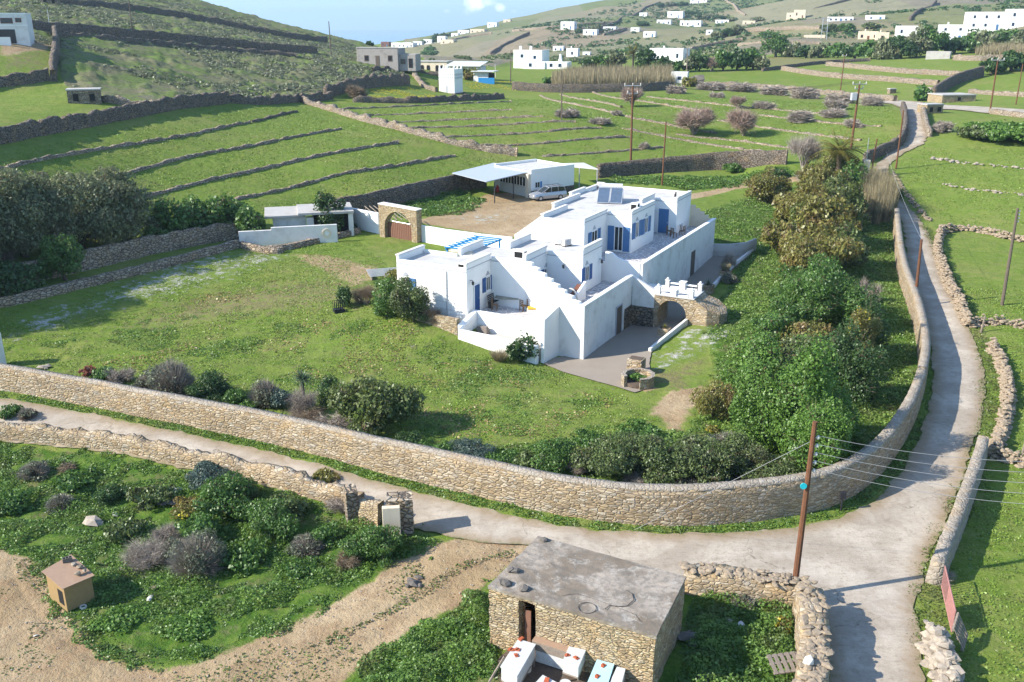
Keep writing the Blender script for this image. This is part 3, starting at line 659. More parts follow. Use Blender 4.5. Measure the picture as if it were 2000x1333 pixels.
# ------------------------------------------------------------------ dry-stone walls
def chaikin(p, k=2):
    p = np.asarray(p, float)
    for _ in range(k):
        a, b = p[:-1], p[1:]; q = np.empty((2 * len(a), p.shape[1])); q[0::2] = .75 * a + .25 * b; q[1::2] = .25 * a + .75 * b
        p = np.vstack([p[:1], q, p[-1:]])
    return p
def resample(p, st):
    d = np.r_[0, np.cumsum(np.hypot(*np.diff(p[:, :2], axis=0).T))]; n = max(2, int(d[-1] / st) + 1); t = np.linspace(0, d[-1], n)
    return np.stack([np.interp(t, d, p[:, i]) for i in range(p.shape[1])], 1), t
def wall_mesh(path, hs, w, st=.35, rough=.12, batter=.12, sink=.5, seed=0, zbase=None, level=False):
    """path Nx2 world (centre line), hs heights per point, w thickness -> verts, quads"""
    p = np.c_[path, hs]; p, t = resample(p, st); n = len(p)
    tan = np.gradient(p[:, :2], axis=0); tan /= np.maximum(np.hypot(*tan.T), 1e-9)[:, None]; nr = np.c_[-tan[:, 1], tan[:, 0]]
    zb = T(p[:, 0], p[:, 1]) if zbase is None else np.full(n, zbase); h = p[:, 2]
    if level: zb = np.interp(np.arange(n), [0, n * .5, n - 1], [zb[0], (zb[n // 2] + (zb[0] + zb[-1]) / 2) / 2, zb[-1]]); sink = 2.0
    hh = h + (fbm(t / 1.3, t * 0 + seed, seed + 3, 3) - .5) * rough * 3 + (rng.random(n) - .5) * rough * .8
    rows = max(2, int(np.median(h) / max(st * .8, .3))); V = []
    prof = [(-1, i / rows) for i in range(rows + 1)] + [(0, 1.0)] + [(1, 1 - i / rows) for i in range(rows + 1)]
    for sgn, f in prof:
        off = sgn * (w / 2 + batter * (1 - f) * h)
        j = (rng.random(n) - .5) * rough * .9 if sgn else (rng.random(n) - .3) * rough
        z = zb - sink + (hh + sink) * f + (j if sgn == 0 else (rng.random(n) - .5) * rough * .6 * (f > 0.9))
        jj = (rng.random(n) - .5) * rough * .8 if sgn else 0
        V.append(np.c_[p[:, 0] + nr[:, 0] * (off + jj), p[:, 1] + nr[:, 1] * (off + jj), z])
    V = np.stack(V, 1); k = V.shape[1]; idx = np.arange(n * k).reshape(n, k)
    F = np.stack([idx[:-1, :-1], idx[:-1, 1:], idx[1:, 1:], idx[1:, :-1]], -1).reshape(-1, 4)[:, ::-1]
    caps = []
    for row in (idx[0], idx[-1]):
        for i in range(k // 2): caps.append((row[i], row[i + 1], row[k - 2 - i], row[k - 1 - i]) if i + 1 < k - 2 - i else None)
    caps = [c for c in caps if c is not None]
    return V.reshape(-1, 3), np.vstack([F, np.array(caps, int)]) if caps else F
def swall(label, px, h, w=.5, mat='stone_mid', rough=.14, side=1, cat='stone wall', group=None, smooth=1, cap=None, st=None, name='stone_wall', hs=None, batter=.1, smoothz=False):
    base = np.array([G(*q)[:2] for q in px]); hh = np.array(hs if hs is not None else [h] * len(px), float)
    p = chaikin(np.c_[base, hh], smooth); tan = np.gradient(p[:, :2], axis=0); tan /= np.maximum(np.hypot(*tan.T), 1e-9)[:, None]
    p[:, :2] += np.c_[-tan[:, 1], tan[:, 0]] * w / 2 * side
    rr = np.hypot(*p[:, :2].T).mean(); st = st or max(.28, rr / 280)
    V, F = wall_mesh(p[:, :2], p[:, 2], w, st, rough, batter, level=smoothz)
    o = link(name, npmesh(name, V, F, mat, smooth=False)); tag(o, label, cat, group)
    return o, p
def rubble(label, px, h=.7, w=.7, size=.26, dens=16, mat='rock_tan', side=1, cat='stone wall', group=None, name='rubble_wall', smooth=1):
    base = np.array([G(*q)[:2] for q in px]); p = chaikin(base, smooth); p, t = resample(p, .2)
    tan = np.gradient(p, axis=0); tan /= np.maximum(np.hypot(*tan.T), 1e-9)[:, None]; nr = np.c_[-tan[:, 1], tan[:, 0]]; zb = T(p[:, 0], p[:, 1])
    mb = MB(); L = t[-1]; n = int(L * dens)
    for i in range(n):
        k = random.randrange(len(p)); u = random.random() ** 1.3; z = u * h * (.75 + .5 * float(vn(t[k] / 1.5, 3.1, 5)))
        o = random.uniform(-1, 1) * w / 2 * (1 - .55 * u) + w / 2 * side; s = size * random.uniform(.5, 1.25) * (1.25 - .4 * u)
        mb.rock((p[k, 0] + nr[k, 0] * o, p[k, 1] + nr[k, 1] * o, zb[k] + z), (s, s * random.uniform(.6, 1), s * random.uniform(.35, .65)))
    o = link(name, mesh(name, mb.v, mb.f, mat)); return tag(o, label, cat, group)

# ------------------------------------------------------------------ plants
def quads(Pp, N, s, g):
    n = len(Pp); a = np.cross(N, g.normal(size=(n, 3))); a /= np.maximum(np.linalg.norm(a, axis=1), 1e-9)[:, None]; b = np.cross(N, a)
    s = s[:, None]; k = g.uniform(.45, .9, (n, 1))
    V = np.stack([Pp - a * s, Pp - b * s * k, Pp + a * s * g.uniform(.7, 1.1, (n, 1)), Pp + b * s * k], 1).reshape(-1, 3)
    return V, np.arange(4 * n).reshape(n, 4)
def blobcloud(blobs, leaf, cover, g, inner=.25, lump=.25, up=.3):
    Ps, Ns = [], []
    for (c, r) in blobs:
        r = np.array(r); area = 4 * math.pi * ((r[0] * r[1]) ** 1.6 / 3 + (r[0] * r[2]) ** 1.6 / 3 + (r[1] * r[2]) ** 1.6 / 3) ** (1 / 1.6)
        n = int(cover * area / (leaf * leaf)) + 8
        d = g.normal(size=(n, 3)); d /= np.linalg.norm(d, axis=1)[:, None]
        rad = 1 - np.abs(g.normal(size=n)) * inner; rad *= 1 + (fbm(d[:, 0] * 2.3 + c[0], d[:, 1] * 2.3 + d[:, 2] * 1.7 + c[1], 4, 2) - .5) * lump * 2
        Ps.append(np.array(c) + d * r * rad[:, None]); Ns.append(d)
    Pp = np.vstack(Ps); N = np.vstack(Ns); N = N * .7 + g.normal(size=N.shape) * .6 + np.array([0, 0, up]); N /= np.linalg.norm(N, axis=1)[:, None]
    return Pp, N
def twigs(n, base, tips, wd, g):
    d = tips - base; a = np.cross(d, g.normal(size=d.shape)); a /= np.maximum(np.linalg.norm(a, axis=1), 1e-9)[:, None]; a *= wd
    V = np.stack([base - a, base + a, tips], 1).reshape(-1, 3); return V, np.arange(3 * n).reshape(n, 3)
KINDS = {  # kind: (name, category, leaf material, twig material or None, style)
 'green': ('shrub', 'shrub', 'leaf_green', None, 'bush'), 'bright': ('shrub', 'shrub', 'leaf_bright', None, 'bush'), 'darkb': ('shrub', 'shrub', 'leaf_dark', None, 'bush'),
 'mastic': ('shrub', 'shrub', 'leaf_mastic', None, 'bush'), 'greyb': ('shrub', 'shrub', 'leaf_grey', 'twig_grey', 'mixed'), 'tama': ('tamarisk', 'shrub', 'leaf_tamarisk', None, 'feather'),
 'pine': ('pine_tree', 'tree', 'leaf_pine', None, 'feather'), 'olive': ('tree', 'tree', 'leaf_olive', None, 'feather'), 'tree': ('tree', 'tree', 'leaf_dark', None, 'tree'), 'treeg': ('tree', 'tree', 'leaf_green', None, 'tree'),
 'twig': ('bare_shrub', 'shrub', None, 'twig_grey', 'twig'), 'twigb': ('bare_shrub', 'shrub', None, 'twig_brown', 'twig'), 'pink': ('bare_tree', 'tree', None, 'twig_pink', 'baretree'), 'greyt': ('bare_tree', 'tree', None, 'twig_grey', 'baretree'),
 'yellow': ('flowering_shrub', 'shrub', 'leaf_tamarisk', None, 'flower'), 'red': ('shrub', 'shrub', 'red_leaf', None, 'bush'), 'drygrass': ('grass_clump', 'grass', None, 'reed', 'tuft'), 'blue': ('shrub', 'shrub', 'leaf_blue', None, 'bush')}
PROTO = {}
def proto(kind, w, h, D, var):
    leaf = .10 if D < 60 else .14 if D < 90 else .22 if D < 140 else .42 if D < 230 else .8
    wc = 2 ** round(math.log2(max(w, .5))); hr = round(h / w * 4) / 4; hr = min(max(hr, .25), 2.5); hc = wc * hr
    key = (kind, wc, hr, leaf, var)
    if key in PROTO: return PROTO[key]
    g = np.random.default_rng(abs(hash((kind, wc, int(hr * 4), int(leaf * 100), var))) % 2 ** 31 if False else (sum(map(ord, kind)) * 131 + int(wc * 16) * 17 + int(hr * 4) * 7 + int(leaf * 100) * 3 + var * 977))
    name, cat, lm, tm, style = KINDS[kind]; R = wc / 2; H = hc; parts = []
    trunk = MB()
    if style in ('bush', 'mixed', 'feather', 'tree', 'flower'):
        nb = 9 if wc < 2 else 18 if wc < 5 else 30; lift = {'tree': .12, 'feather': .06, 'bush': .0, 'mixed': 0, 'flower': .1}[style]
        bl = []
        for i in range(nb):
            a = g.uniform(0, 6.283); q = math.sqrt(g.uniform(0, 1)) * .78; z = lift + (1 - lift) * g.uniform(.15, .78) * (1 - .45 * q * q)
            rr = g.uniform(.15, .38) * (1 if wc < 5 else .78); z = z * (1 + g.uniform(-.1, .35) * (1 - q)); bl.append(((R * q * math.cos(a), R * q * math.sin(a), H * z), (R * rr * 1.15, R * rr * 1.15, H * rr * .62 * (1.15 if style == 'feather' else 1))))
        bl.append(((0, 0, H * (lift + (1 - lift) * .45)), (R * .62, R * .62, H * (1 - lift) * .42)))
        lf = leaf * (1.15 if style == 'feather' else 1)
        Pp, N = blobcloud(bl, lf, 1.15 if style != 'mixed' else .8, g, .22, .35); Pp[:, 2] = np.abs(Pp[:, 2])
        sc = np.full(len(Pp), lf * .66) * g.uniform(.6, 1.35, len(Pp))
        V, F = quads(Pp, N, sc, g)
        if style == 'feather':                # drooping fine sprays
            V = V.reshape(-1, 4, 3); V[:, 2, 2] += lf * .4; V[:, 0, 2] -= lf * .2; V = V.reshape(-1, 3)
        parts.append(('crown', npmesh('crown', V, F, lm, g.random(len(F)))))
        if style != 'mixed' and wc > 2.5 and D < 140:
            ns = int(60 * max(1, wc)); k_ = g.integers(0, len(bl), ns); bc = np.array([b[0] for b in bl])[k_]; br = np.array([b[1] for b in bl])[k_]; d = g.normal(size=(ns, 3)); d[:, 2] = np.abs(d[:, 2]) * 1.3; d /= np.linalg.norm(d, axis=1)[:, None]
            V, F = twigs(ns, bc + d * br * .3, bc + d * br * g.uniform(1.05, 1.4, (ns, 1)), leaf * .14, g); parts.append(('twigs', npmesh('twigs', V, F, 'twig_brown', g.random(ns))))
        if style == 'mixed':
            n = int(900 * min(4, wc)); d = g.normal(size=(n, 3)); d[:, 2] = np.abs(d[:, 2]) + .2; d /= np.linalg.norm(d, axis=1)[:, None]
            tp = d * np.array([R, R, H]) * g.uniform(.75, 1.12, (n, 1)); V, F = twigs(n, tp * g.uniform(.4, .7, (n, 1)), tp, leaf * .12, g); parts.append(('twigs', npmesh('twigs', V, F, tm, g.random(n))))
        if style == 'flower':
            Pf, Nf = blobcloud([b for b in bl[:6]], leaf * 1.6, .35, g, .1, .3); V, F = quads(Pf * 1.02, Nf, np.full(len(Pf), leaf * .8), g); parts.append(('blossom', npmesh('blossom', V, F, 'flower_yellow', g.random(len(F)))))
        tr = R * .07 if style == 'tree' else R * .045; tops = H * (lift + .3)
        bend = g.uniform(-.15, .15, 2) * R; trunk.tube([(0, 0, -.3), (bend[0] * .5, bend[1] * .5, tops * .5), (bend[0], bend[1], tops)], [tr * 1.4, tr, tr * .7], 7)
        for i in range(5 if style == 'tree' else 3):
            b = bl[i][0]; trunk.tube([(bend[0] * .4, bend[1] * .4, tops * .45), (b[0] * .5, b[1] * .5, (tops * .45 + b[2]) / 2), b], [tr * .7, tr * .45, tr * .15], 5)
        parts.append(('trunk', mesh('trunk', trunk.v, trunk.f, 'bark')))
    elif style in ('twig', 'baretree'):
        n = int({1: 1500, 2: 2600, 4: 4200, 8: 6500, 16: 8000}.get(int(max(1, wc)), 5000) * (1 if D < 90 else .7)); wd = leaf * (.075 if D < 90 else .10)
        lift = .25 if style == 'baretree' else 0
        hubs = []; nh = 16
        for i in range(nh):
            a = g.uniform(0, 6.283); q = math.sqrt(g.uniform(0, 1)) * .6; hubs.append((R * q * math.cos(a), R * q * math.sin(a), H * (lift + (1 - lift) * g.uniform(.1, .55) * (1 - .4 * q))))
        hubs = np.array(hubs); hi = g.integers(0, nh, n); b0 = hubs[hi] + g.normal(size=(n, 3)) * R * .1
        d = g.normal(size=(n, 3)) + hubs[hi] / R * .9; d[:, 2] = d[:, 2] * .6 + .35; d /= np.linalg.norm(d, axis=1)[:, None]
        tp = b0 + d * np.array([R, R, H * .8]) * .42 * g.uniform(.5, 1.15, (n, 1)); b0[:, 2] = np.maximum(b0[:, 2], 0); tp[:, 2] = np.maximum(tp[:, 2], .05)
        V, F = twigs(n, b0, tp, wd, g); parts.append(('twigs', npmesh('twigs', V, F, tm, g.random(n))))
        for i in range(9):
            b = hubs[i]; trunk.tube([(0, 0, -.2), (b[0] * .45 + g.normal() * R * .05, b[1] * .45, b[2] * .6), tuple(b)], [R * .06, R * .035, R * .012], 5)
        parts.append(('branches', mesh('branches', trunk.v, trunk.f, 'bark_grey')))
    elif style == 'tuft':
        n = 700; a = g.uniform(0, 6.283, n); q = np.sqrt(g.random(n)); b0 = np.c_[np.cos(a) * q * R * .35, np.sin(a) * q * R * .35, np.zeros(n)]
        tp = b0 + np.c_[np.cos(a) * q * R * .7, np.sin(a) * q * R * .7, H * g.uniform(.6, 1, n)]; V, F = twigs(n, b0, tp, max(.015, leaf * .12), g); parts.append(('blades', npmesh('blades', V, F, tm, g.random(n))))
    PROTO[key] = (parts, wc, hc); return PROTO[key]
_pc = [0]
def plant(kind, px, py, wp, hp, label, group=None, w=None, back=.35, rmin=14, zoff=0.0, base=None, cat=None, name=None):
    b = np.array(base, float) if base is not None else G(px, py, rmin); k = ppm(b); w = w or wp / k; dep = math.atan2(CH - b[2], math.hypot(b[0], b[1]))
    h = hp / k
    if back: u = b[:2] / np.hypot(*b[:2]); q = b[:2] + u * w * back; b = np.array([q[0], q[1], float(T(q[0], q[1]))]); h = max(.35, h - w * back * 1.6 * math.sin(max(dep, 0)))
    h = max(h, .3); _pc[0] += 1
    parts, wc, hc = proto(kind, w, h, math.hypot(b[0], b[1]), _pc[0] % 2)
    nm, ct = KINDS[kind][:2]
    o = thing(name or nm, label, cat or ct, (b[0], b[1], b[2] + zoff), random.uniform(0, 6.28), group); o.scale = (w / wc, w / wc, h / hc)
    for pn, me in parts: link(pn, me, o)
    return o

def yucca(name, mat, px, py, hp, label, group=None, trunk_h=.5, n=70, L=.7, cat='plant', droop=.5, wd=.05, heads=1, base=None, zoff=0):
    b = np.array(base, float) if base is not None else G(px, py); k = ppm(b); H = hp / k; t = thing(name, label, cat, (b[0], b[1], b[2] + zoff), random.uniform(0, 6), group)
    th = H * trunk_h
    if th > .15: part('trunk', MB().tube([(0, 0, -.2), (.03, 0, th * .5), (0, .02, th)], [.13 * max(1, H / 4), .11 * max(1, H / 4), .13 * max(1, H / 4)], 8), 'bark', t)
    V, F = [], []
    for i in range(n):
        a = random.uniform(0, 6.283); el = random.uniform(-.35, 1.45) if trunk_h > .2 else random.uniform(.25, 1.4); l = L * random.uniform(.75, 1.1); c = Vector((math.cos(a), math.sin(a), 0)); s = Vector((-math.sin(a), math.cos(a), 0)) * wd * l
        b0 = len(V); p = Vector((0, 0, th)); segs = 4
        for j in range(segs + 1):
            f = j / segs; q = p + c * (math.cos(el) * l * f) + Vector((0, 0, math.sin(el) * l * f - droop * l * f * f * .6)); wdt = s * (1 - f) * (1.2 if f < .5 else 1); V += [tuple(q - wdt), tuple(q + wdt)]
        for j in range(segs): F.append((b0 + 2 * j, b0 + 2 * j + 1, b0 + 2 * j + 3, b0 + 2 * j + 2))
    V, F = np.array(V), np.array(F); link('leaves', npmesh('leaves', V, F, mat, rng.random(len(F))), t); return t
def palm(px, py, hp, label, group=None, L=2.8, n=46):
    b = G(px, py); k = ppm(b); H = hp / k; t = thing('palm_tree', label, 'palm tree', b, 0, group); th = H - L * .55
    part('trunk', MB().tube([(0, 0, -.2), (.05, 0, th * .5), (0, .05, th)], [.38, .3, .36], 9), 'bark', t); V, F = [], []
    for i in range(n):
        a = random.uniform(0, 6.283); el = random.uniform(-.5, 1.35); l = L * random.uniform(.8, 1.1); c = np.array([math.cos(a), math.sin(a), 0]); s = np.array([-math.sin(a), math.cos(a), 0]); m = 16
        for j in range(1, m):
            f = j / m; q = np.array([0, 0, th]) + c * math.cos(el) * l * f + np.array([0, 0, math.sin(el) * l * f - .75 * l * f * f * max(.3, math.cos(el))])
            ll = .55 * math.sin(math.pi * min(.97, f * .9 + .1)) * L / 2.8
            for sg in (-1, 1):
                tip = q + s * sg * ll + c * .25 * ll + np.array([0, 0, -.35 * ll]); b0 = len(V); V += [tuple(q - c * .07), tuple(q + c * .10), tuple(tip)]; F.append((b0, b0 + 1, b0 + 2))
    link('fronds', npmesh('fronds', np.array(V), np.array(F), 'leaf_tamarisk', rng.random(len(F))), t); return t
def reeds(name, pix, hm, dens, label, mat='reed', kind=None, wd=.035, cat='reeds'):
    p = WP(pix); lo, hi = p.min(0), p.max(0); A = (hi - lo).prod(); n = int(A * dens); q = lo + rng.random((n, 2)) * (hi - lo); d = sdf(q[:, 0], q[:, 1], p); q = q[d > 0]; n = len(q)
    z = T(q[:, 0], q[:, 1]); b0 = np.c_[q, z]; tp = b0 + np.c_[rng.normal(size=(n, 2)) * .28, hm * rng.uniform(.6, 1.05, n) * (.75 + .5 * vn(q[:, 0] / 3, q[:, 1] / 3, 8))]
    V, F = twigs(n, b0, tp, wd, rng); o = link(name, npmesh(name, V, F, mat, rng.random(n))); return tag(o, label, cat, None, kind)

def cover(name, pix, dens, leaf, hgt, mat, label, cat='weeds', lump=1.2, thr=.0, exclude=(), world=None, edge=.6):
    """a carpet of small leaf clumps over an area: nobody could count it"""
    p = WP(pix) if world is None else np.array(world); lo, hi = p.min(0), p.max(0); n = int((hi - lo).prod() * dens); q = lo + rng.random((n, 2)) * (hi - lo)
    d = sdf(q[:, 0], q[:, 1], p) + (fbm(q[:, 0] / 1.2, q[:, 1] / 1.2, 13, 3) - .5) * edge * 4; q = q[d > 0]; d = d[d > 0]
    for e in exclude: k = sdf(q[:, 0], q[:, 1], e) + (fbm(q[:, 0] / .8, q[:, 1] / .8, 14, 3) - .5) * 1.0 < 0; q = q[k]; d = d[k]
    f = fbm(q[:, 0] / lump, q[:, 1] / lump, 23, 3); k = f > thr; q = q[k]; f = f[k]; d = d[k]; n = len(q)
    z = T(q[:, 0], q[:, 1]) + hgt * np.clip((f - thr) * 1.7, .08, 1) * np.clip(d * 1.5, .25, 1) * rng.uniform(.35, 1.0, n)
    N = rng.normal(size=(n, 3)) * .55 + np.array([0, 0, .8]); N /= np.linalg.norm(N, axis=1)[:, None]
    V, F = quads(np.c_[q, z], N, leaf * rng.uniform(.6, 1.4, n), rng); r = np.clip(rng.random(n) * .55 + (f - .3) * 1.1, 0, 1)
    o = link(name, npmesh(name, V, F, mat, r)); return tag(o, label, cat, None, 'stuff')
# ------------------------------------------------------------------ building frame
class Frame:
    def __init__(s, ox, oy, deg):
        s.o = np.array([ox, oy]); s.g = R_(deg); s.U = np.array([math.cos(s.g), math.sin(s.g)]); s.V = np.array([-s.U[1], s.U[0]]); s.off = {}
    def w(s, u, v): return s.o + s.U * u + s.V * v
    def uv(s, px, py, z): q = P(px, py, z)[:2] - s.o; return float(q @ s.U), float(q @ s.V)
    def thing(s, name, label, cat, u, v, z, group=None):
        q = s.w(u, v); t = thing(name, label, cat, (q[0], q[1], z), s.g, group); s.off[t.name] = (u, v, z); s.cur = (u, v, z); return t
    def part(s, name, mb, mat, parent, root=None, bevel=0, label=None):
        u, v, z = s.off[(root or parent).name]
        m2 = MB(); m2.v = [(a - u, b - v, c - z) for a, b, c in mb.v]; m2.f = mb.f
        return part(name, m2, mat, parent, bevel, False, label)
    def pick(s, face, plane, px, py):        # photo pixel -> (coordinate along face, height) on a wall plane
        d = ray(px, py); o = np.array([0, 0, CH]); n = s.U if face in 'EW' else s.V; ta = s.V if face in 'EW' else s.U
        t = (plane - (o[:2] - s.o) @ n) / (d[:2] @ n); q = o + d * t
        return float((q[:2] - s.o) @ ta), float(q[2])
def fb(mb, face, plane, a0, a1, z0, z1, d0, d1):
    if face == 'S': return mb.box(a0, a1, plane - d1, plane - d0, z0, z1)
    if face == 'N': return mb.box(a0, a1, plane + d0, plane + d1, z0, z1)
    if face == 'E': return mb.box(plane + d0, plane + d1, a0, a1, z0, z1)
    return mb.box(plane - d1, plane - d0, a0, a1, z0, z1)
def window(F, t, face, pl, a0, a1, z0, z1, shut='blue', frame='white', sh_w=None, vent=True, bars=1, sides=(1, 1)):
    m = MB(); k = .06
    for (p, q, r, s) in ((a0, a1, z0, z0 + k), (a0, a1, z1 - k, z1), (a0, a0 + k, z0 + k, z1 - k), (a1 - k, a1, z0 + k, z1 - k)): fb(m, face, pl, p, q, r, s, .004, .07)
    for i in range(bars): c = a0 + (a1 - a0) * (i + 1) / (bars + 1); fb(m, face, pl, c - .025, c + .025, z0 + k, z1 - k, .006, .06)
    f = F.part('window', m, frame, t); g = MB(); fb(g, face, pl, a0 + k, a1 - k, z0 + k, z1 - k, .003, .02); F.part('pane', g, 'glass', f, t)
    s = MB(); fb(s, face, pl, a0 - .06, a1 + .06, z0 - .07, z0 - .002, .002, .12); F.part('sill', s, 'white', f, t)
    if shut:
        wd = sh_w or (a1 - a0) * .5
        for sg, on in zip((0, 1), sides):
            if not on: continue
            q0, q1 = (a0 - wd - .01, a0 - .01) if sg == 0 else (a1 + .01, a1 + wd + .01)
            m = MB(); fb(m, face, pl, q0, q1, z0, z1, .02, .07)
            for i in range(7): zz = z0 + (z1 - z0) * (i + .5) / 7; fb(m, face, pl, q0 + .05, q1 - .05, zz - .03, zz + .03, .072, .085)
            F.part('shutter', m, shut, t)
    if vent:
        c = (a0 + a1) / 2; m = MB()
        for i in range(3): h = .11; ww = .30 - i * .1; fb(m, face, pl, c - ww, c + ww, z1 + .12 + i * h, z1 + .12 + (i + 1) * h - .03, .003, .03)
        F.part('vent', m, 'band', t)
def door(F, t, face, pl, a0, a1, z0, z1, mat='blue', frame='white', handle=True):
    m = MB(); fb(m, face, pl, a0, a1, z0, z1, .004, .05)
    n = 4
    for i in range(n): c0 = a0 + (a1 - a0) * (i + .12) / n; c1 = a0 + (a1 - a0) * (i + .88) / n; fb(m, face, pl, c0, c1, z0 + .1, z1 - .1, .052, .07)
    d = F.part('door', m, mat, t)
    if frame: m = MB(); fb(m, face, pl, a0 - .08, a0 - .004, z0, z1 + .08, .003, .09); fb(m, face, pl, a1 + .004, a1 + .08, z0, z1 + .08, .003, .09); fb(m, face, pl, a0, a1, z1 + .004, z1 + .08, .003, .09); F.part('frame', m, frame, d, t)
    if handle: m = MB(); fb(m, face, pl, a1 - .14, a1 - .08, z0 + 1.0, z0 + 1.14, .071, .11); F.part('handle', m, 'steel', d, t)
def copings(mb, lst, o=.05):
    for (u0, u1, v0, v1, z0, z1) in lst: mb.box(u0 - o, u1 + o, v0 - o, v1 + o, z0, z1)

H = Frame(5.2, 63.6, -28.0)
pk = H.pick
# ---- lower house -------------------------------------------------------
FZ = 2.2
t = lower = H.thing('white_house', 'lower white flat-roofed house whose three stepped blocks face the front terrace with the stone table', 'house', -9.4, -.7, 1.2)
m = MB(); blocks = [(-15.8, -9.4, -.7, 3.05, 5.75), (-12.4, -6.3, 3.052, 6.75, 5.85), (-9.9, -3.1, 6.752, 10.6, 5.9)]
for u0, u1, v0, v1, z in blocks: m.box(u0, u1, v0, v1, .2, z)
H.part('wall', m, 'white', t, bevel=.04)
m = MB()
for u0, u1, v0, v1, z in blocks: m.box(u0 + .24, u1 - .24, v0 + .15, v1 - .004, z + .003, z + .05)
H.part('roof', m, 'roof_wash', t)
m = MB()                                     # parapets: high on the east and west ends, low along the fronts
th = .26
for (u0, u1, v0, v1, z), zt in zip(blocks, (6.3, 6.5, 6.6)):
    m.box(u1 - th, u1 + .0, v0, v1, z - .01, zt)
m.box(-15.8, -15.54, -.7, 3.05, 5.74, 6.3); m.box(-12.4, -12.14, 3.06, 6.75, 5.84, 6.4); m.box(-9.9, -9.64, 6.76, 10.6, 5.89, 6.4)
m.box(-15.54, -9.66, -.7, -.48, 5.74, 6.0); m.box(-9.4, -6.56, 3.06, 3.26, 5.84, 6.12); m.box(-6.3, -3.36, 6.76, 6.96, 5.89, 6.16)
m.box(-15.54, -12.4, 2.83, 3.05, 5.74, 6.05)
H.part('parapet', m, 'white', t, bevel=.05)
m = MB()
for u0, u1, v0, v1, z0, z1 in ((-9.7, -9.34, -.75, 3.07, 6.28, 6.42), (-6.6, -6.24, 3.05, 6.77, 6.48, 6.62), (-3.4, -3.04, 6.75, 10.62, 6.58, 6.72), (-15.86, -15.5, -.75, 3.05, 6.28, 6.40), (-12.46, -12.1, 3.08, 6.75, 6.38, 6.50), (-9.96, -9.6, 6.78, 10.6, 6.38, 6.50)): H.part('coping', MB().box(u0, u1, v0, v1, z0, z1), 'white_old', t, bevel=.03)
m = MB()                                     # thin grey drip line under the parapets
m.box(-15.8, -9.4, -.725, -.702, 5.66, 5.73); m.box(-9.398, -9.38, -.7, 3.05, 5.86, 5.93); m.box(-9.36, -6.3, 3.03, 3.05, 5.76, 5.82); m.box(-6.298, -6.28, 3.05, 6.75, 6.02, 6.09); m.box(-6.26, -3.1, 6.73, 6.75, 5.8, 5.87); m.box(-3.098, -3.08, 6.75, 10.6, 6.1, 6.17)
H.part('drip_line', m, 'band', t)
a = [pk('E', -9.4, 925, 549)[0], pk('E', -9.4, 932, 549)[0]]; zt_ = pk('E', -9.4, 928, 549)[1]
door(H, t, 'E', -9.4, a[0], max(a[1], a[0] + .8), FZ, min(zt_, 4.4))
a0 = pk('E', -9.4, 948, 541)[0]; a1 = pk('E', -9.4, 955.5, 541)[0]; window(H, t, 'E', -9.4, a0, max(a1, a0 + .7), pk('E', -9.4, 950, 569)[1], pk('E', -9.4, 950, 541)[1], sh_w=.5)
a0 = pk('E', -6.3, 1062, 528)[0]; a1 = pk('E', -6.3, 1070, 528)[0]; window(H, t, 'E', -6.3, a0, max(a1, a0 + .8), 3.55, pk('E', -6.3, 1066, 524)[1], sh_w=.5)
a0 = pk('E', -3.1, 1142, 525)[0]; a1 = pk('E', -3.1, 1149, 525)[0]; window(H, t, 'E', -3.1, a0, max(a1, a0 + .8), pk('E', -3.1, 1146, 549)[1], pk('E', -3.1, 1146, 520)[1], sh_w=.6)
a0, z1 = pk('S', -.7, 786, 541); a1 = pk('S', -.7, 799, 541)[0]; window(H, t, 'S', -.7, a0, a1, z1 - 1.0, z1, shut='pale_blue', sh_w=.6, sides=(0, 1), vent=True)
# roof fittings of the lower house
def ac_unit(F, u, v, z, label, rot=0, group=None, s=1.0):
    q = F.w(u, v); t = thing('air_conditioner', label, 'air conditioner', (q[0], q[1], z), F.g + R_(rot), group)
    part('casing', MB().box(-.42 * s, .42 * s, -.16 * s, .16 * s, .08, .62 * s), 'ceramic', t, .02)
    m = MB().tube([(0, -.165 * s, .34 * s), (0, -.19 * s, .34 * s)], .23 * s, 16); part('fan_grille', m, 'band', t)
    part('foot', MB().box(-.38, -.28, -.18, .18, 0, .078), 'dark_iron', t); part('foot', MB().box(.28, .38, -.18, .18, 0, .078), 'dark_iron', t); return t
def chimney_box(F, u, v, z, w, d, h, label, cat='chimney', mat='white', dark='E'):
    q = F.w(u, v); t = thing('roof_chimney', label, cat, (q[0], q[1], z), F.g); part('stack', MB().box(-w / 2, w / 2, -d / 2, d / 2, 0, h), mat, t, .03)
    m = MB(); m.box(-w * .38, w * .38, -d / 2 - .01, -d / 2 - .002, h * .18, h * .85); m.box(w / 2 + .002, w / 2 + .01, -d * .38, d * .38, h * .25, h * .85); part('opening', m, 'dark', t); return t
q_ = H.pick('S', -.7, 872, 540)[0]; H.part('drainpipe', MB().tube([(q_, -.76, 5.6), (q_, -.76, 1.8)], .035, 6), 'band', lower)
for zc in (2.6, 3.2, 3.7, 4.3, 4.9): H.part('cable', MB().tube([(-15.6, -.72, zc + .1), (-12.5, -.72, zc - .04), (-9.5, -.72, zc - .1)], .012, 4), 'band', lower)
uA = H.uv(900, 512, 6.1); chimney_box(H, -9.95, -.28, 5.8, .9, .3, .45, 'low grey-white smoke vent on the front corner of the lower roof')
u_, v_ = H.uv(1016, 503, 6.0); chimney_box(H, u_, v_, 5.9, .95, .6, .7, 'square white chimney with dark openings in the middle of the lower roof')
u_, v_ = H.uv(1094, 479, 5.95); ac_unit(H, u_, v_, 5.95, 'round-fanned white air conditioner left of the other on the lower roof')
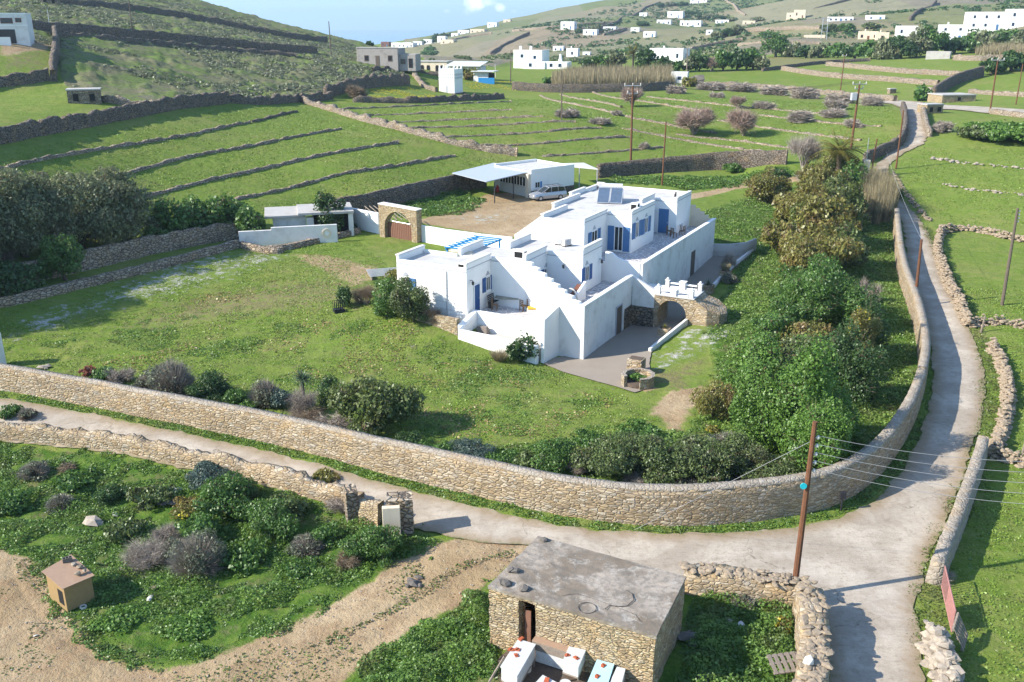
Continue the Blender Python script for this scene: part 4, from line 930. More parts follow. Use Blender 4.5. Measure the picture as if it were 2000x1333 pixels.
u_, v_ = H.uv(1107, 481, 5.95); ac_unit(H, u_, v_, 5.95, 'white air conditioner nearest the roof corner of the lower house', 70)
u_, v_ = H.uv(900, 492, 5.9); q = H.w(u_, v_); solid('roof_slab', MB().box(-1, 1, -.25, .25, 0, .12).box(.2, 1.3, -.5, -.2, .0, .1), 'cream', 'pinkish slabs lying by the parapet of the lower roof', 'slab', loc=(q[0], q[1], 5.86), rz=H.g)
# blue slatted pergola behind the lower house
t = H.thing('pergola', 'bright blue slatted pergola behind the lower white house', 'pergola', -16.5, 8.2, 2.0)
c0 = H.uv(868, 484, 4.4); c1 = H.uv(925, 462, 4.4); m = MB()
for i in range(9):
    f = i / 8; u0 = c0[0] + (c1[0] - c0[0]) * f; v0 = c0[1] + (c1[1] - c0[1]) * f; m.box(u0, u0 + 3.0, v0, v0 + .09, 4.4, 4.5)
H.part('slats', m, 'sky_blue', t); m = MB()
for k in (.3, 2.8): M_ = MB(); m.tube([(c0[0] + k, c0[1] - .3, 4.33), (c1[0] + k, c1[1] + .4, 4.33)], .08, 4)
H.part('beam', m, 'sky_blue', t); m = MB()
for (uu, vv) in ((c0[0] + .3, c0[1]), (c1[0] + .3, c1[1]), (c1[0] + 2.8, c1[1]), (c0[0] + 2.8, c0[1])): H.part('post', MB().box(uu - .06, uu + .06, vv - .06, vv + .06, 1.5, 4.3), 'sky_blue', t)
# ---- front terrace, basin, stepped wall -------------------------------
t = H.thing('terrace', 'front terrace with the stone table, raised on white walls', 'terrace', -6, 0, 1.0)
m = MB().prism([(-9.38, .1), (-2.35, .1), (-2.2, .6), (-2.3, 1.9), (-6.3, 3.05), (-9.38, 3.05)], .2, FZ); H.part('floor', m, 'paving', t)
m = MB().box(-9.24, -2.35, -.15, .098, .1, 2.6); H.part('wall', m, 'white', t, bevel=.04, label='white front wall of the terrace')
t2 = H.thing('buttress_wall', 'white wing wall at the corner of the front terrace, its top sloping up to the house', 'wall', -2.35, -1.6, 0)
m = MB(); m.v = []; zl, zr = 3.3, 3.95
m.prism([(-2.6, -1.75), (-2.3, -1.75), (-2.0, .35), (-2.3, .35)], -.3, [zl, zl, zr, zr]); H.part('wall', m, 'white', t2, bevel=.03)
t3 = H.thing('basin', 'low white-walled basin below the front terrace beside the round bush', 'basin', -8.6, -3.2, .5)
m = MB(); m.prism([(-9.25, -2.35), (-9.0, -2.75), (-5.6, -2.45), (-2.7, -2.3), (-2.62, -2.0), (-5.6, -2.15), (-8.85, -2.42), (-8.85, -.155), (-9.25, -.155)], -.2, [2.1, 1.8, 1.6, 1.4, 1.4, 1.6, 1.8, 2.6, 2.6]); H.part('wall', m, 'white', t3, bevel=.04)
m = MB().prism([(-8.84, -2.4), (-5.6, -2.14), (-2.7, -2.0), (-2.7, -.16), (-8.84, -.16)], 0, 1.0); H.part('floor', m, 'concrete', t3)
m = MB().box(-8.6, -8.0, -1.9, -1.4, 1.25, 1.75); q = H.w(-8.1, -.6); solid('planter', MB().box(-.45, .45, -.22, .22, 0, .45).box(-.4, .4, -.17, .17, .4, .6), 'bark_grey', 'grey stone planter in the shaded corner of the white basin', 'planter', loc=(q[0], q[1], 1.0), rz=H.g)
solid('garden_wall', MB().box(-4.2, 0, -.22, .22, -1.2, .55), 'stone_warm', 'short tan stone wall at the foot of the lower house, left of the basin', 'stone wall', loc=(*H.w(-9.3, -2.2), 1.9), rz=H.g - .05)
t = H.thing('stepped_wall', 'white stepped wall descending from the house between the two lower terraces', 'wall', -3.5, 1.5, 2)
A0, A1 = np.array([-6.3, 3.05]), np.array([-.55, .28]); e = A1 - A0; L = np.hypot(*e); ang = math.atan2(e[1], e[0]); Mx = Matrix.Translation((A0[0], A0[1], 0)) @ Matrix.Rotation(ang, 4, 'Z')
m = MB(); n = 7; ztop = 6.1; zend = 4.35; bx = [0] + [L * (0.115 + .885 * (i) / n) for i in range(n + 1)]
poly = [(0, .2)] + [(L, .2)]; zz = zend
pts = []
for i in range(n + 1):
    zi = ztop + (zend - ztop) * i / n; pts += [(bx[i] if i else 0, zi), (bx[i + 1], zi)]
m.vprism(([(0, .3), (L, .3)] + pts[::-1]), -.02, .26, Mx); H.part('wall', m, 'white', t)
# ---- second terrace ----------------------------------------------------
t = H.thing('retaining_wall', 'long shaded white retaining wall with a grey-blue door along the sunken drive', 'wall', 0, 4, 0)
m = MB().prism([(-2.2, .14), (0, .14), (0, 9.7), (-.3, 9.7), (-.3, .42), (-2.2, .42)], -.3, 4.14)
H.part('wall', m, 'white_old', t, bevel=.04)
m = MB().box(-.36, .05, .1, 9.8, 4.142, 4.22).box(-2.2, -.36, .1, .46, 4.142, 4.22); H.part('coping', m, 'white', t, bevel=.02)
a0 = pk('E', 0, 1202, 640)[0]; a1 = pk('E', 0, 1212, 640)[0]; door(H, t, 'E', 0, a0, a1, .02, 2.35, 'pole_grey', 'band', False)
m = MB(); fb(m, 'E', 0, pk('E', 0, 1218, 640)[0], 9.7, -.3, 1.75, .005, .06); H.part('stone_base', m, 'stone_grey', t)
t = H.thing('courtyard_floor', 'small sunken courtyard between the lower house and its long terrace wall', 'courtyard', -2, 5, 1)
m = MB().prism([(-6.28, 3.2), (-.6, .6), (-.32, .6), (-.32, 11.2), (-3.08, 11.2), (-3.08, 6.7), (-6.28, 6.7)], .3, 3.0); H.part('floor', m, 'paving', t)
# brick-coloured stair and barbecue arch in the courtyard
t = H.thing('outdoor_oven', 'brick-red outdoor oven with a white arch beside the stepped wall', 'oven', -2.8, 4.9, 3.0)
m = MB().prism([(-3.05, 3.5), (-2.5, 3.3), (-2.5, 5.6), (-3.05, 5.6)], 3.0, [3.3, 3.3, 4.1, 4.1]); H.part('ramp', m, 'terracotta', t)
m = MB().prism([(-2.49, 3.1), (-2.3, 3.1), (-2.3, 5.6), (-2.49, 5.6)], 3.0, [3.4, 3.4, 4.4, 4.4]); H.part('side_wall', m, 'white', t)
m = MB(); pts = [(-3.0 + .55 + .55 * math.cos(x), 3.1, 3.4 + 1.0 * math.sin(x)) for x in np.linspace(0, math.pi, 12)]; m.tube(pts, .07, 6); m.box(-3.3, -1.9, 2.6, 3.3, 3.0, 3.4); H.part('arch', m, 'ceramic', t)
m = MB().box(-4.3, -3.2, 2.7, 3.1, 3.0, 3.6); H.part('counter', m, 'terracotta', t)
# ---- upper house --------------------------------------------------------
UZ = 3.9
t = upper = H.thing('white_house', 'upper white flat-roofed house with the solar water heater and the paved terrace', 'house', -6, 18, 2.0)
ub = [(-9.8, -5.65, 12.7, 17.8, 7.3), (-11.2, -3.3, 17.802, 23.8, 7.3), (-12.2, -4.6, 23.802, 27.4, 7.3), (-12.3, -2.3, 27.402, 31.8, 7.1)]
m = MB()
for u0, u1, v0, v1, z in ub: m.box(u0, u1, v0, v1, .5, z)
pa = [pk('S', 12.75, *q) for q in ((1057, 431), (1005, 458))]; m.vprism([(pa[1][0], .5), (-9.81, .5), (-9.81, pa[0][1] + .2), (pa[0][0], pa[0][1]), (pa[1][0], pa[1][1])], 12.75, 13.3); H.part('wall', m, 'white', t, bevel=.04)
m = MB()
for u0, u1, v0, v1, z in ub: m.box(u0 + .24, u1 - .24, v0 + .12, v1 - .004, z + .003, z + .05)
H.part('roof', m, 'roof_wash', t)
m = MB(); tops = (7.75, 7.75, 7.75, 7.5)
for (u0, u1, v0, v1, z), zt in zip(ub, tops): m.box(u1 - .26, u1, v0, v1, z - .01, zt - .1); m.box(u0, u0 + .26, v0, v1, z - .01, zt - .05)
m.box(-9.54, -5.91, 12.7, 12.92, 7.29, 7.5); m.box(-5.65, -3.56, 17.81, 18.03, 7.29, 7.5); m.box(-4.6, -2.56, 27.41, 27.63, 7.09, 7.3); m.box(-12.04, -2.56, 31.56, 31.8, 7.09, 7.4)
H.part('parapet', m, 'white', t, bevel=.05)
m = MB()
for (u0, u1, v0, v1, z), zt in zip(ub, tops): H.part('coping', MB().box(u1 - .3, u1 + .06, v0 - .05, v1 - .02, zt - .098, zt + .02), 'white_old', t, bevel=.03); H.part('coping', MB().box(u0 - .05, u0 + .3, v0 - .03, v1 - .04, zt - .048, zt + .05), 'white_old', t, bevel=.03)
m = MB(); m.box(-9.8, -5.65, 12.675, 12.698, 7.2, 7.27); m.box(-5.6, -3.3, 17.775, 17.8, 7.2, 7.27); m.box(-4.58, -2.3, 27.375, 27.4, 7.0, 7.07); m.box(-5.648, -5.63, 12.75, 17.8, 7.36, 7.42); m.box(-3.298, -3.28, 17.85, 23.8, 7.36, 7.42); m.box(-2.298, -2.28, 27.45, 31.8, 7.1, 7.16)
H.part('drip_line', m, 'band', t)
def E(pl, x0, x1, yt, yb, **k):
    a0, z1 = pk('E', pl, x0, yt); a1, _ = pk('E', pl, x1, yt); _, z0 = pk('E', pl, x0, yb); window(H, t, 'E', pl, a0, a1, z0, z1, **k)
E(-5.65, 1155, 1166, 453, 481, shut='pale_blue', sh_w=.7)
E(-3.3, 1241, 1247, 435, 465, shut='pale_blue', sh_w=.75); E(-3.3, 1259, 1265, 427, 456, shut='pale_blue', sh_w=.75)
a0 = pk('S', 17.8, 1200, 460)[0]; a1 = pk('S', 17.8, 1217, 460)[0]; window(H, t, 'S', 17.8, a0, a1, UZ + .12, UZ + 2.35, shut='pale_blue', sh_w=.62, vent=False)
a0 = pk('E', -4.6, 1273.5, 430)[0]; a1 = pk('E', -4.6, 1277, 430)[0]; door(H, t, 'E', -4.6, a0, a1, UZ, UZ + 2.3, 'pale_blue', None, False)
a0 = pk('S', 27.4, 1286.5, 425)[0]; a1 = pk('S', 27.4, 1306.5, 425)[0]; door(H, t, 'S', 27.4, a0, a1, UZ, UZ + 2.4, 'pale_blue')
# solar water heater
u_, v_ = H.uv(1190, 399, 7.35); q = H.w(u_, v_); t = thing('solar_water_heater', 'solar water heater with two tilted panels and a white tank on the upper roof', 'solar heater', (q[0], q[1], 7.35), H.g + .30)
for i, x in enumerate((-1.15, .06)):
    m = MB(); m.v = [(x, 0, .1), (x + 1.1, 0, .1), (x + 1.1, 1.6, 1.25), (x, 1.6, 1.25), (x, .06, .0), (x + 1.1, .06, .0), (x + 1.1, 1.66, 1.15), (x, 1.66, 1.15)]; m.f = [(0, 1, 2, 3), (7, 6, 5, 4), (0, 4, 5, 1), (1, 5, 6, 2), (2, 6, 7, 3), (3, 7, 4, 0)]
    pn = part('panel', m, 'solar', t); f = MB()
    for a_, b_ in (((x, -.01, .11), (x + 1.1, -.01, .11)), ((x, 1.6, 1.26), (x + 1.1, 1.6, 1.26)), ((x, 0, .11), (x, 1.6, 1.26)), ((x + 1.1, 0, .11), (x + 1.1, 1.6, 1.26))): f.tube([a_, b_], .035, 4)
    part('panel_frame', f, 'steel', pn)
part('tank', MB().tube([(-.9, 1.95, 1.35), (1.05, 1.95, 1.35)], .28, 14), 'hive_white', t, smooth=False)
m = MB()
for x in (-1.0, 1.1): m.tube([(x, 1.6, 0), (x, 1.65, 1.15)], .03, 4); m.tube([(x, 2.2, 0), (x, 2.0, 1.1)], .03, 4)
part('stand', m, 'dark_iron', t)
u_, v_ = H.uv(1249, 400, 7.4); chimney_box(H, -3.85, 19.9, 7.34, .7, .6, .75, 'square white chimney near the edge of the upper roof beside the solar panels')
u_, v_ = H.uv(1174, 366, 7.3); ac_unit(H, u_, v_, 7.2, 'small white air conditioner at the back corner of the upper roof')
q = H.w(-2.7, 27.9); tt = thing('chimney_pot', 'dark chimney pot on the far corner of the upper roof', 'chimney', (q[0], q[1], 7.3), H.g); part('pot', MB().tube([(0, 0, 0), (0, 0, .45), (.05, 0, .6)], [.13, .1, .16], 8), 'dark_iron', tt); part('base', MB().box(-.22, .22, -.22, .22, -.05, .1), 'white', tt)
# upper terrace
t = H.thing('terrace', 'upper crazy-paved terrace wrapped round the upper white house', 'terrace', -1.5, 20, 1)
m = MB().prism([(-5.64, 11.5), (.02, 11.5), (.02, 31.75), (-2.28, 31.75), (-2.28, 27.38), (-4.58, 27.38), (-4.58, 23.82), (-3.28, 23.82), (-3.28, 17.78), (-5.64, 17.78)], .1, UZ); H.part('floor', m, 'paving', t)
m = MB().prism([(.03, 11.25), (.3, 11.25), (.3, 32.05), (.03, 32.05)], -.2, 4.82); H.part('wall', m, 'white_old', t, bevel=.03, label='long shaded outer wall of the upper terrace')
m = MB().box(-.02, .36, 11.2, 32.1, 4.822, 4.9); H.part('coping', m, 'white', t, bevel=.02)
zs = [5.5, 5.45, 5.1, 4.9, 4.85, 4.82]; us = [-3.05, -2.5, -2.0, -1.4, -.6, .03]
m = MB().vprism([(-5.6, .2), (.03, .2)] + [(u, z) for u, z in zip(us, zs)][::-1] + [(-3.06, 4.6), (-5.6, 4.6)], 11.2, 11.49); H.part('end_wall', m, 'white', t)
poly = [(-2.28, .5), (.03, .5)]; st_ = []
for i in range(5): st_ += [(.03 - i * .46, 4.85 + i * .3), (.03 - (i + 1) * .46 + .001, 4.85 + i * .3)]
m = MB().vprism(poly + st_ + [(-2.28, 6.05)], 31.8, 32.08); H.part('stepped_parapet', m, 'cream', t)
a0 = pk('E', .3, 1350, 500)[0]; a1 = pk('E', .3, 1357, 500)[0]; m = MB(); fb(m, 'E', .3, a0, a1, .4, 3.0, .004, .04); H.part('door', m, 'pole_grey', t)
# ---- arch bridge over the drive ----------------------------------------
t = H.thing('arch_bridge', 'tan stone arch carrying a small white-railed bridge over the sunken drive', 'bridge', 3.5, 10.5, 0)
BY0, BY1 = 9.65, 12.3; x0, x1 = 1.95, 6.9; ax0, ax1, az = 2.25, 4.65, 1.35
arc = [(ax0 + (ax1 - ax0) / 2 * (1 - math.cos(a)), az + 1.2 * math.sin(a)) for a in np.linspace(0, math.pi, 17)]
m = MB().vprism([(x0, -.3), (ax0, -.3)] + arc + [(ax1, -.3), (x1, -.3), (x1 - .1, 1.2), (x1 - .9, 2.2), (ax1 + .7, 2.83), (x0, 2.85)], BY0, BY1); H.part('arch', m, 'stone_warm', t)
m = MB().box(x0, ax1 + .6, BY0 - .06, BY1 + .05, 2.86, 2.95); H.part('deck', m, 'roof_wash', t)
pil = [(2.2, 9.85), (3.5, 9.85), (4.95, 9.85), (2.2, 12.1), (3.5, 12.1), (4.95, 12.1)]
for i, (a_, b_) in enumerate(pil):
    m = MB(); k = .15 if i not in (1, 4) else .24; m.box(a_ - k, a_ + k, b_ - k, b_ + k, 2.951, 3.5 if i != 1 else 3.4); m.box(a_ - k - .05, a_ + k + .05, b_ - k - .05, b_ + k + .05, 3.502 if i != 1 else 3.402, 3.56 if i != 1 else 3.46)
    if i in (0, 2, 3, 5): m.tube([(a_, b_, 3.54), (a_, b_, 3.6), (a_, b_, 3.7), (a_, b_, 3.76)], [.08, .12, .1, .02], 8)
    H.part('railing_pillar', m, 'white_old', t)
m = MB()
for (i, j) in ((0, 1), (1, 2), (3, 4), (4, 5)): H.part('rail', MB().box(pil[i][0] + .27, pil[j][0] - .27, pil[i][1] - .07, pil[i][1] + .07, 3.25, 3.36).box(pil[i][0] + .27, pil[j][0] - .27, pil[i][1] - .1, pil[i][1] + .1, 2.951, 3.05), 'white', t)
t = H.thing('side_wall', 'white wall with a stone foot joining the terrace corner to the arch', 'wall', 1.2, 9.8, 0)
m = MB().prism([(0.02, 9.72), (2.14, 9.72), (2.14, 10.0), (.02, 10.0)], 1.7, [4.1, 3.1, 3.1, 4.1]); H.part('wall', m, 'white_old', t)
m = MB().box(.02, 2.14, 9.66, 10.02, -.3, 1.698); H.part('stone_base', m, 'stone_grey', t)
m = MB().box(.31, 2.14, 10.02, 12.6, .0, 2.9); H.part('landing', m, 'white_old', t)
t = H.thing('ramp_wall', 'rounded tan stone ramp at the garden end of the arch bridge', 'stone wall', 7.8, 10.8, 0)
m = MB().prism([(5.3, 12.28), (5.35, 9.64), (6.4, 9.3), (7.3, 9.9), (7.6, 11.0), (7.2, 12.2), (6.3, 12.8)], -.3, [2.75, 2.75, 2.3, 1.9, 1.7, 1.9, 2.3]); H.part('wall', m, 'stone_warm', t, bevel=.05)
# ------------------------------------------------------------------ sunken drive and garden edging
def strip_wall(name, label, cat, px, h, w, mat, side=1, sink=.3, smooth=0, zoff=0.0):
    base = np.array([G(*q)[:2] for q in px]); p = chaikin(base, smooth); V, F = wall_mesh(p, np.full(len(p), h), w, .6, .015, 0.02, sink)
    o = link(name, npmesh(name, V, F, mat)); return tag(o, label, cat)
t = H.thing('kerb_wall', 'low white-topped kerb between the sunken drive and the garden, front stretch', 'kerb', 4, 4, 0); H.part('wall', MB().prism([(3.75, 3.6), (3.98, 3.6), (4.85, 9.62), (4.62, 9.62)], -.4, [.5, .5, 1.25, 1.25]), 'white_old', t, bevel=.02)
strip_wall('kerb_wall', 'low white-topped kerb along the sunken drive beyond the arch', 'kerb', [(1384, 572), (1412, 541), (1440, 516), (1472, 490)], .35, .25, 'white_old')
strip_wall('kerb_wall', 'pale retaining wall closing the far end of the sunken drive', 'wall', [(1376, 500), (1420, 502), (1455, 498), (1474, 490)], 1.3, .3, 'concrete')
def planter_block(px, py, w, d, h, label, plantkind, rz=0, mat='stone_warm'):
    b = G(px, py); t = thing('stone_planter', label, 'planter', b, H.g + rz); part('stone_body', MB().box(-w / 2, w / 2, -d / 2, d / 2, -.2, h), mat, t, .05)
    m = MB(); part('soil', MB().box(-w / 2 + .12, w / 2 - .12, -d / 2 + .12, d / 2 - .12, h + .002, h + .03), 'bark', t); return b
b = planter_block(1297, 655, .9, .8, .6, 'small tan stone planter on the kerb in front of the arch'.replace('in front of', 'before'), None); yucca('agave', 'leaf_tamarisk', 0, 0, 20, 'small spiky aloe in the planter before the arch', None, 0, 34, .6, base=(b[0], b[1], b[2] + .6), wd=.06)
b = planter_block(1383, 573, .9, .9, .8, 'tan stone planter on the kerb just behind the arch', None); yucca('agave', 'leaf_agave', 0, 0, 20, 'green aloe in the planter just behind the arch', None, 0, 40, .85, base=(b[0], b[1], b[2] + .8), wd=.05)
b = planter_block(1416, 545, 1.0, .9, .8, 'tan stone planter half way along the drive beyond the arch', None); plant('drygrass', 1416, 540, 22, 18, 'yellowish potted plant half way along the drive', back=0, base=(b[0], b[1], b[2] + .7))
b = planter_block(1242, 730, 1.1, .9, 1.15, 'square tan stone planter beside the round one at the front of the drive', None); cover('planter_plants', None, 60, .08, .3, 'weeds', 'green creeping plants on the square stone planter', 'plants', world=[(b[0] - .4, b[1] - .4), (b[0] + .4, b[1] - .4), (b[0] + .4, b[1] + .4), (b[0] - .4, b[1] + .4)]).location = (0, 0, 1.15)
bpy.context.scene.objects[-1]
b = G(1246, 752); t = thing('round_planter', 'low round stone planter with a pale rim at the front end of the drive', 'planter', b, 0); m = MB()
def ring(mb, r0, r1, z0, z1, n=26, a0=0, a1=6.2832):
    k = len(mb.v); full = abs(a1 - a0 - 6.2832) < .01; n_ = n if full else n + 1
    for i in range(n_):
        a = a0 + (a1 - a0) * i / n
        for r, z in ((r1, z0), (r1, z1), (r0, z1), (r0, z0)): mb.v.append((r * math.cos(a), r * math.sin(a), z))
    for i in range(n if full else n):
        j = (i + 1) % n_
        for q in range(4): p = (q + 1) % 4; mb.f.append((k + 4 * i + q, k + 4 * j + q, k + 4 * j + p, k + 4 * i + p))
    if not full: mb.f.append((k, k + 1, k + 2, k + 3)); e = k + 4 * n; mb.f.append((e + 3, e + 2, e + 1, e))
    return mb
part('stone_ring', ring(MB(), .9, 1.14, -.3, .75, 9, a0=-1.6, a1=3.6), 'stone_warm', t); part('rim', ring(MB(), .88, 1.16, .752, .82, 9, a0=-1.6, a1=3.6), 'stone_top', t); part('soil', MB().tube([(0, 0, .1), (0, 0, .3)], 0.9, 20), 'bark', t)
plant('bright', 0, 0, 30, 16, 'small bright green shrub inside the round planter', back=0, base=(b[0] - .1, b[1] + .1, b[2] + .3), w=1.3)

# ------------------------------------------------------------------ gate arch and yard walls
gl, gr = P(742, 463, 2), P(815, 475, 2); gl[2] = gr[2] = 2; ang = math.degrees(math.atan2(gr[1] - gl[1], gr[0] - gl[0])); W = math.hypot(gr[0] - gl[0], gr[1] - gl[1])
t = thing('gate_arch', 'tan stone gateway arch with a brown boarded gate in the white yard wall', 'archway', (gl[0], gl[1], 1.9), R_(ang)); p_ = .72; r_ = (W - 2 * p_) / 2; hz = 3.5 - .45 - r_
arc = [(W / 2 - r_ * math.cos(a), hz + r_ * math.sin(a)) for a in np.linspace(0, math.pi, 19)]
part('arch', MB().vprism([(0, -.4), (p_, -.4)] + arc + [(W - p_, -.4), (W, -.4), (W, 3.45), (0, 3.6)], 0, .85), 'stone_gold', t); part('coping', MB().vprism([(-.06, 3.6), (W + .06, 3.452), (W + .06, 3.55), (-.06, 3.7)], -.05, .9), 'white_old', t)
g = MB().box(p_ + .004, W - p_ - .004, .5, .56, .05, 1.75); gp = part('gate', g, 'door_brown', t); m = MB()
for i in range(15): x = p_ + .1 + i * (W - 2 * p_ - .2) / 14; m.box(x - .02, x + .02, .47, .498, .08, 1.72)
part('battens', m, 'door_brown', gp); part('top_rail', MB().tube([(p_, .45, 1.9), (W - p_, .45, 1.82)], .035, 6), 'steel', gp)
def white_wall(label, pts, h, w=.3, mat='white', z=None, name='yard_wall', hs=None):
    t = thing(name, label, 'wall', pts[0]); p0 = np.array(pts[0]); p = np.array([q[:2] for q in pts]) - p0[:2]; hs = hs or [h] * len(pts); mb = MB()
    for i in range(len(p) - 1):
        a, b = p[i], p[i + 1]; e = (b - a) / np.hypot(*(b - a)); n = np.array([-e[1], e[0]]) * w / 2; b2 = b + e * (w / 2 if i < len(p) - 2 else 0)
        za, zb = pts[i][2] - p0[2], pts[i + 1][2] - p0[2]
        mb.prism([tuple(a - n), tuple(b2 - n), tuple(b2 + n), tuple(a + n)], -.6, [za + hs[i], zb + hs[i + 1], zb + hs[i + 1], za + hs[i]])
    part('wall', mb, mat, t, .03); return t
white_wall('white yard wall running from the gate arch to the upper house', [P(820, 471, 2), P(870, 480, 2), P(940, 490, 2), P(1000, 497, 2)], 1.7)
white_wall('short white yard wall left of the gate arch', [P(690, 447, 2), P(742, 458, 2)], 2.3)
# outbuilding left of the gate
Q = Frame(*P(532, 480, 2)[:2], 14.0)
t = Q.thing('white_wall', 'white enclosure wall with a small round opening beside the gate outbuilding', 'wall', 0, 0, 1.9); a1 = Q.uv(655, 457, 2)[0]
m = MB().box(0, a1, 0, .3, 1, 3.85).box(-3.2, 0, .0, .3, 1, 3.6); Q.part('wall', m, 'white_old', t, bevel=.03)
rb = Q.uv(634, 440, 3.0)[0]; m = ring(MB(), .26, .46, 0, .08); m.v = [(x + rb, -z - .001, 3.0 + y) for x, y, z in m.v]; Q.part('round_surround', m, 'cream', t); m = MB().tube([(rb, -.01, 3.0), (rb, -.004, 3.0)], .26, 16); Q.part('opening', m, 'white', t)
t = Q.thing('outbuilding', 'small grey flat-roofed outbuilding behind the white enclosure left of the gate', 'outbuilding', 1, 3, 1.9); a0 = .5; m = MB().box(.2, 3.6, 3.4, 8, 1, 4.2).box(3.65, 4.4, 3.0, 3.8, 1, 4.1); Q.part('wall', m, 'white_old', t, bevel=.03)
m = MB().box(-.6, 3.4, 2.9, 8.2, 4.202, 4.45).box(2.8, 8.6, 2.4, 7.6, 4.452, 4.72); Q.part('roof', m, 'concrete', t, bevel=.03); m = MB().box(4.4, 8.4, 3.6, 7.4, 1, 4.45); Q.part('room', m, 'dark', t); m = MB().box(8.0, 8.5, 2.6, 3.0, 1, 4.45); Q.part('post', m, 'white_old', t)
t = Q.thing('lath_roof', 'slatted timber awning leaning against the back wall beside the gate', 'awning', 12, 6, 1.9); m = MB()
for i in range(8): m.tube([(10.2 + i * .5, 7.5, 4.2), (11.6 + i * .55, 3.4, 3.3)], .06, 4)
Q.part('slats', m, 'grey_wood', t); [Q.part('post', MB().tube([(x, y, 1.5), (x, y, z)], .07, 5), 'grey_wood', t) for x, y, z in ((10.3, 7.4, 4.1), (13.6, 7.4, 4.1), (11.7, 3.6, 3.3), (15.3, 3.6, 3.3))]

# ------------------------------------------------------------------ garage, canopy, car
GF = Frame(*P(1037, 386, 2.2)[:2], -50.0); gk = GF.pick
zt = 5.75; La = gk('E', 0, 1122, 320)[0]
t = GF.thing('garage', 'white flat-roofed garage beside the parked silver car', 'garage', 0, 0, 2.1)
m = MB().box(-7.5, 0, 0, La, 1.2, 5.3); GF.part('wall', m, 'white', t, bevel=.03); m = MB().box(-7.3, -.2, .2, La - .2, 5.303, 5.36); GF.part('roof', m, 'roof_wash', t)
m = MB().box(-.22, 0, 0, La, 5.29, zt).box(-7.5, -.22, La - .22, La, 5.29, 5.6).box(-7.5, -7.28, 0, La - .22, 5.29, 5.7).box(-7.28, -.22, 0, .2, 5.29, 5.5); GF.part('parapet', m, 'white', t, bevel=.03)
m = MB(); fb(m, 'E', 0, 0, La, 1.6, 3.0, .003, .05); GF.part('stone_base', m, 'stone_grey', t)
a0, z1 = gk('E', 0, 1041, 356); a1 = gk('E', 0, 1051, 356)[0]; window(GF, t, 'E', 0, a0 + .3, a1 + .3, 3.3, 4.1, shut='sky_blue', sh_w=.3, vent=False, sides=(0, 1))
m = MB(); fb(m, 'S', 0, -6.2, -1.0, 2.2, 3.5, .004, .05); d = GF.part('door', m, 'hive_white', t); m = MB()
for i in range(9): fb(m, 'S', 0, -6.2 + i * .58, -5.75 + i * .58, 3.52, 4.6, .004, .03)
GF.part('window', m, 'glass', t); m = MB()
for i in range(10): fb(m, 'S', 0, -6.33 + i * .58, -6.21 + i * .58, 3.5, 4.65, .004, .07)
GF.part('window_frame', m, 'white', t); m = MB().box(-.6, -.05, -.45, -.004, 1.8, 5.2); GF.part('pillar', m, 'cream', t)
c = [GF.uv(*q) for q in ((883, 338, 5.0), (950, 355, 5.0), (1036, 336, 5.35), (965, 319, 5.35))]
t = GF.thing('canopy', 'large pale metal canopy roof sloping out from the garage front', 'canopy', c[1][0], c[1][1], 2.1); m = MB().prism([c[0], c[1], c[2], c[3]], [4.9, 4.9, 5.3, 5.3], [5.0, 5.0, 5.4, 5.4]); GF.part('roof_sheet', m, 'canopy', t)
[GF.part('post', MB().box(x - .05, x + .05, y - .05, y + .05, 1.8, 4.89), 'dark_iron', t) for x, y in ((c[1][0] + .1, c[1][1] + 1.2), ((c[1][0] + c[2][0]) / 2 - .3, (c[1][1] + c[2][1]) / 2 + 1.0))]
c = [GF.uv(*q) for q in ((1120, 326, 5.0), (1168, 332, 4.9), (1140, 318, 5.0), (1100, 318, 5.1))]
t = GF.thing('canopy', 'small white canopy behind the garage', 'canopy', c[1][0], c[1][1], 2.3); m = MB().prism(c, 4.9, 5.0); GF.part('roof_sheet', m, 'hive_white', t); [GF.part('post', MB().box(x - .06, x + .06, y - .06, y + .06, 1.8, 4.9), 'steel', t) for x, y in ((c[1][0] - .3, c[1][1] + .2), (c[0][0] + .9, c[0][1] + .3))]
q = GF.w(-5.6, -1.0); solid('gas_bottle', MB().tube([(0, 0, 0), (0, 0, .05), (0, 0, .7), (0, 0, .85), (0, 0, 1.0)], [.2, .24, .24, .12, .1], 12), 'red', 'red gas bottle standing under the pale canopy', 'gas bottle', loc=(q[0], q[1], 2.2))
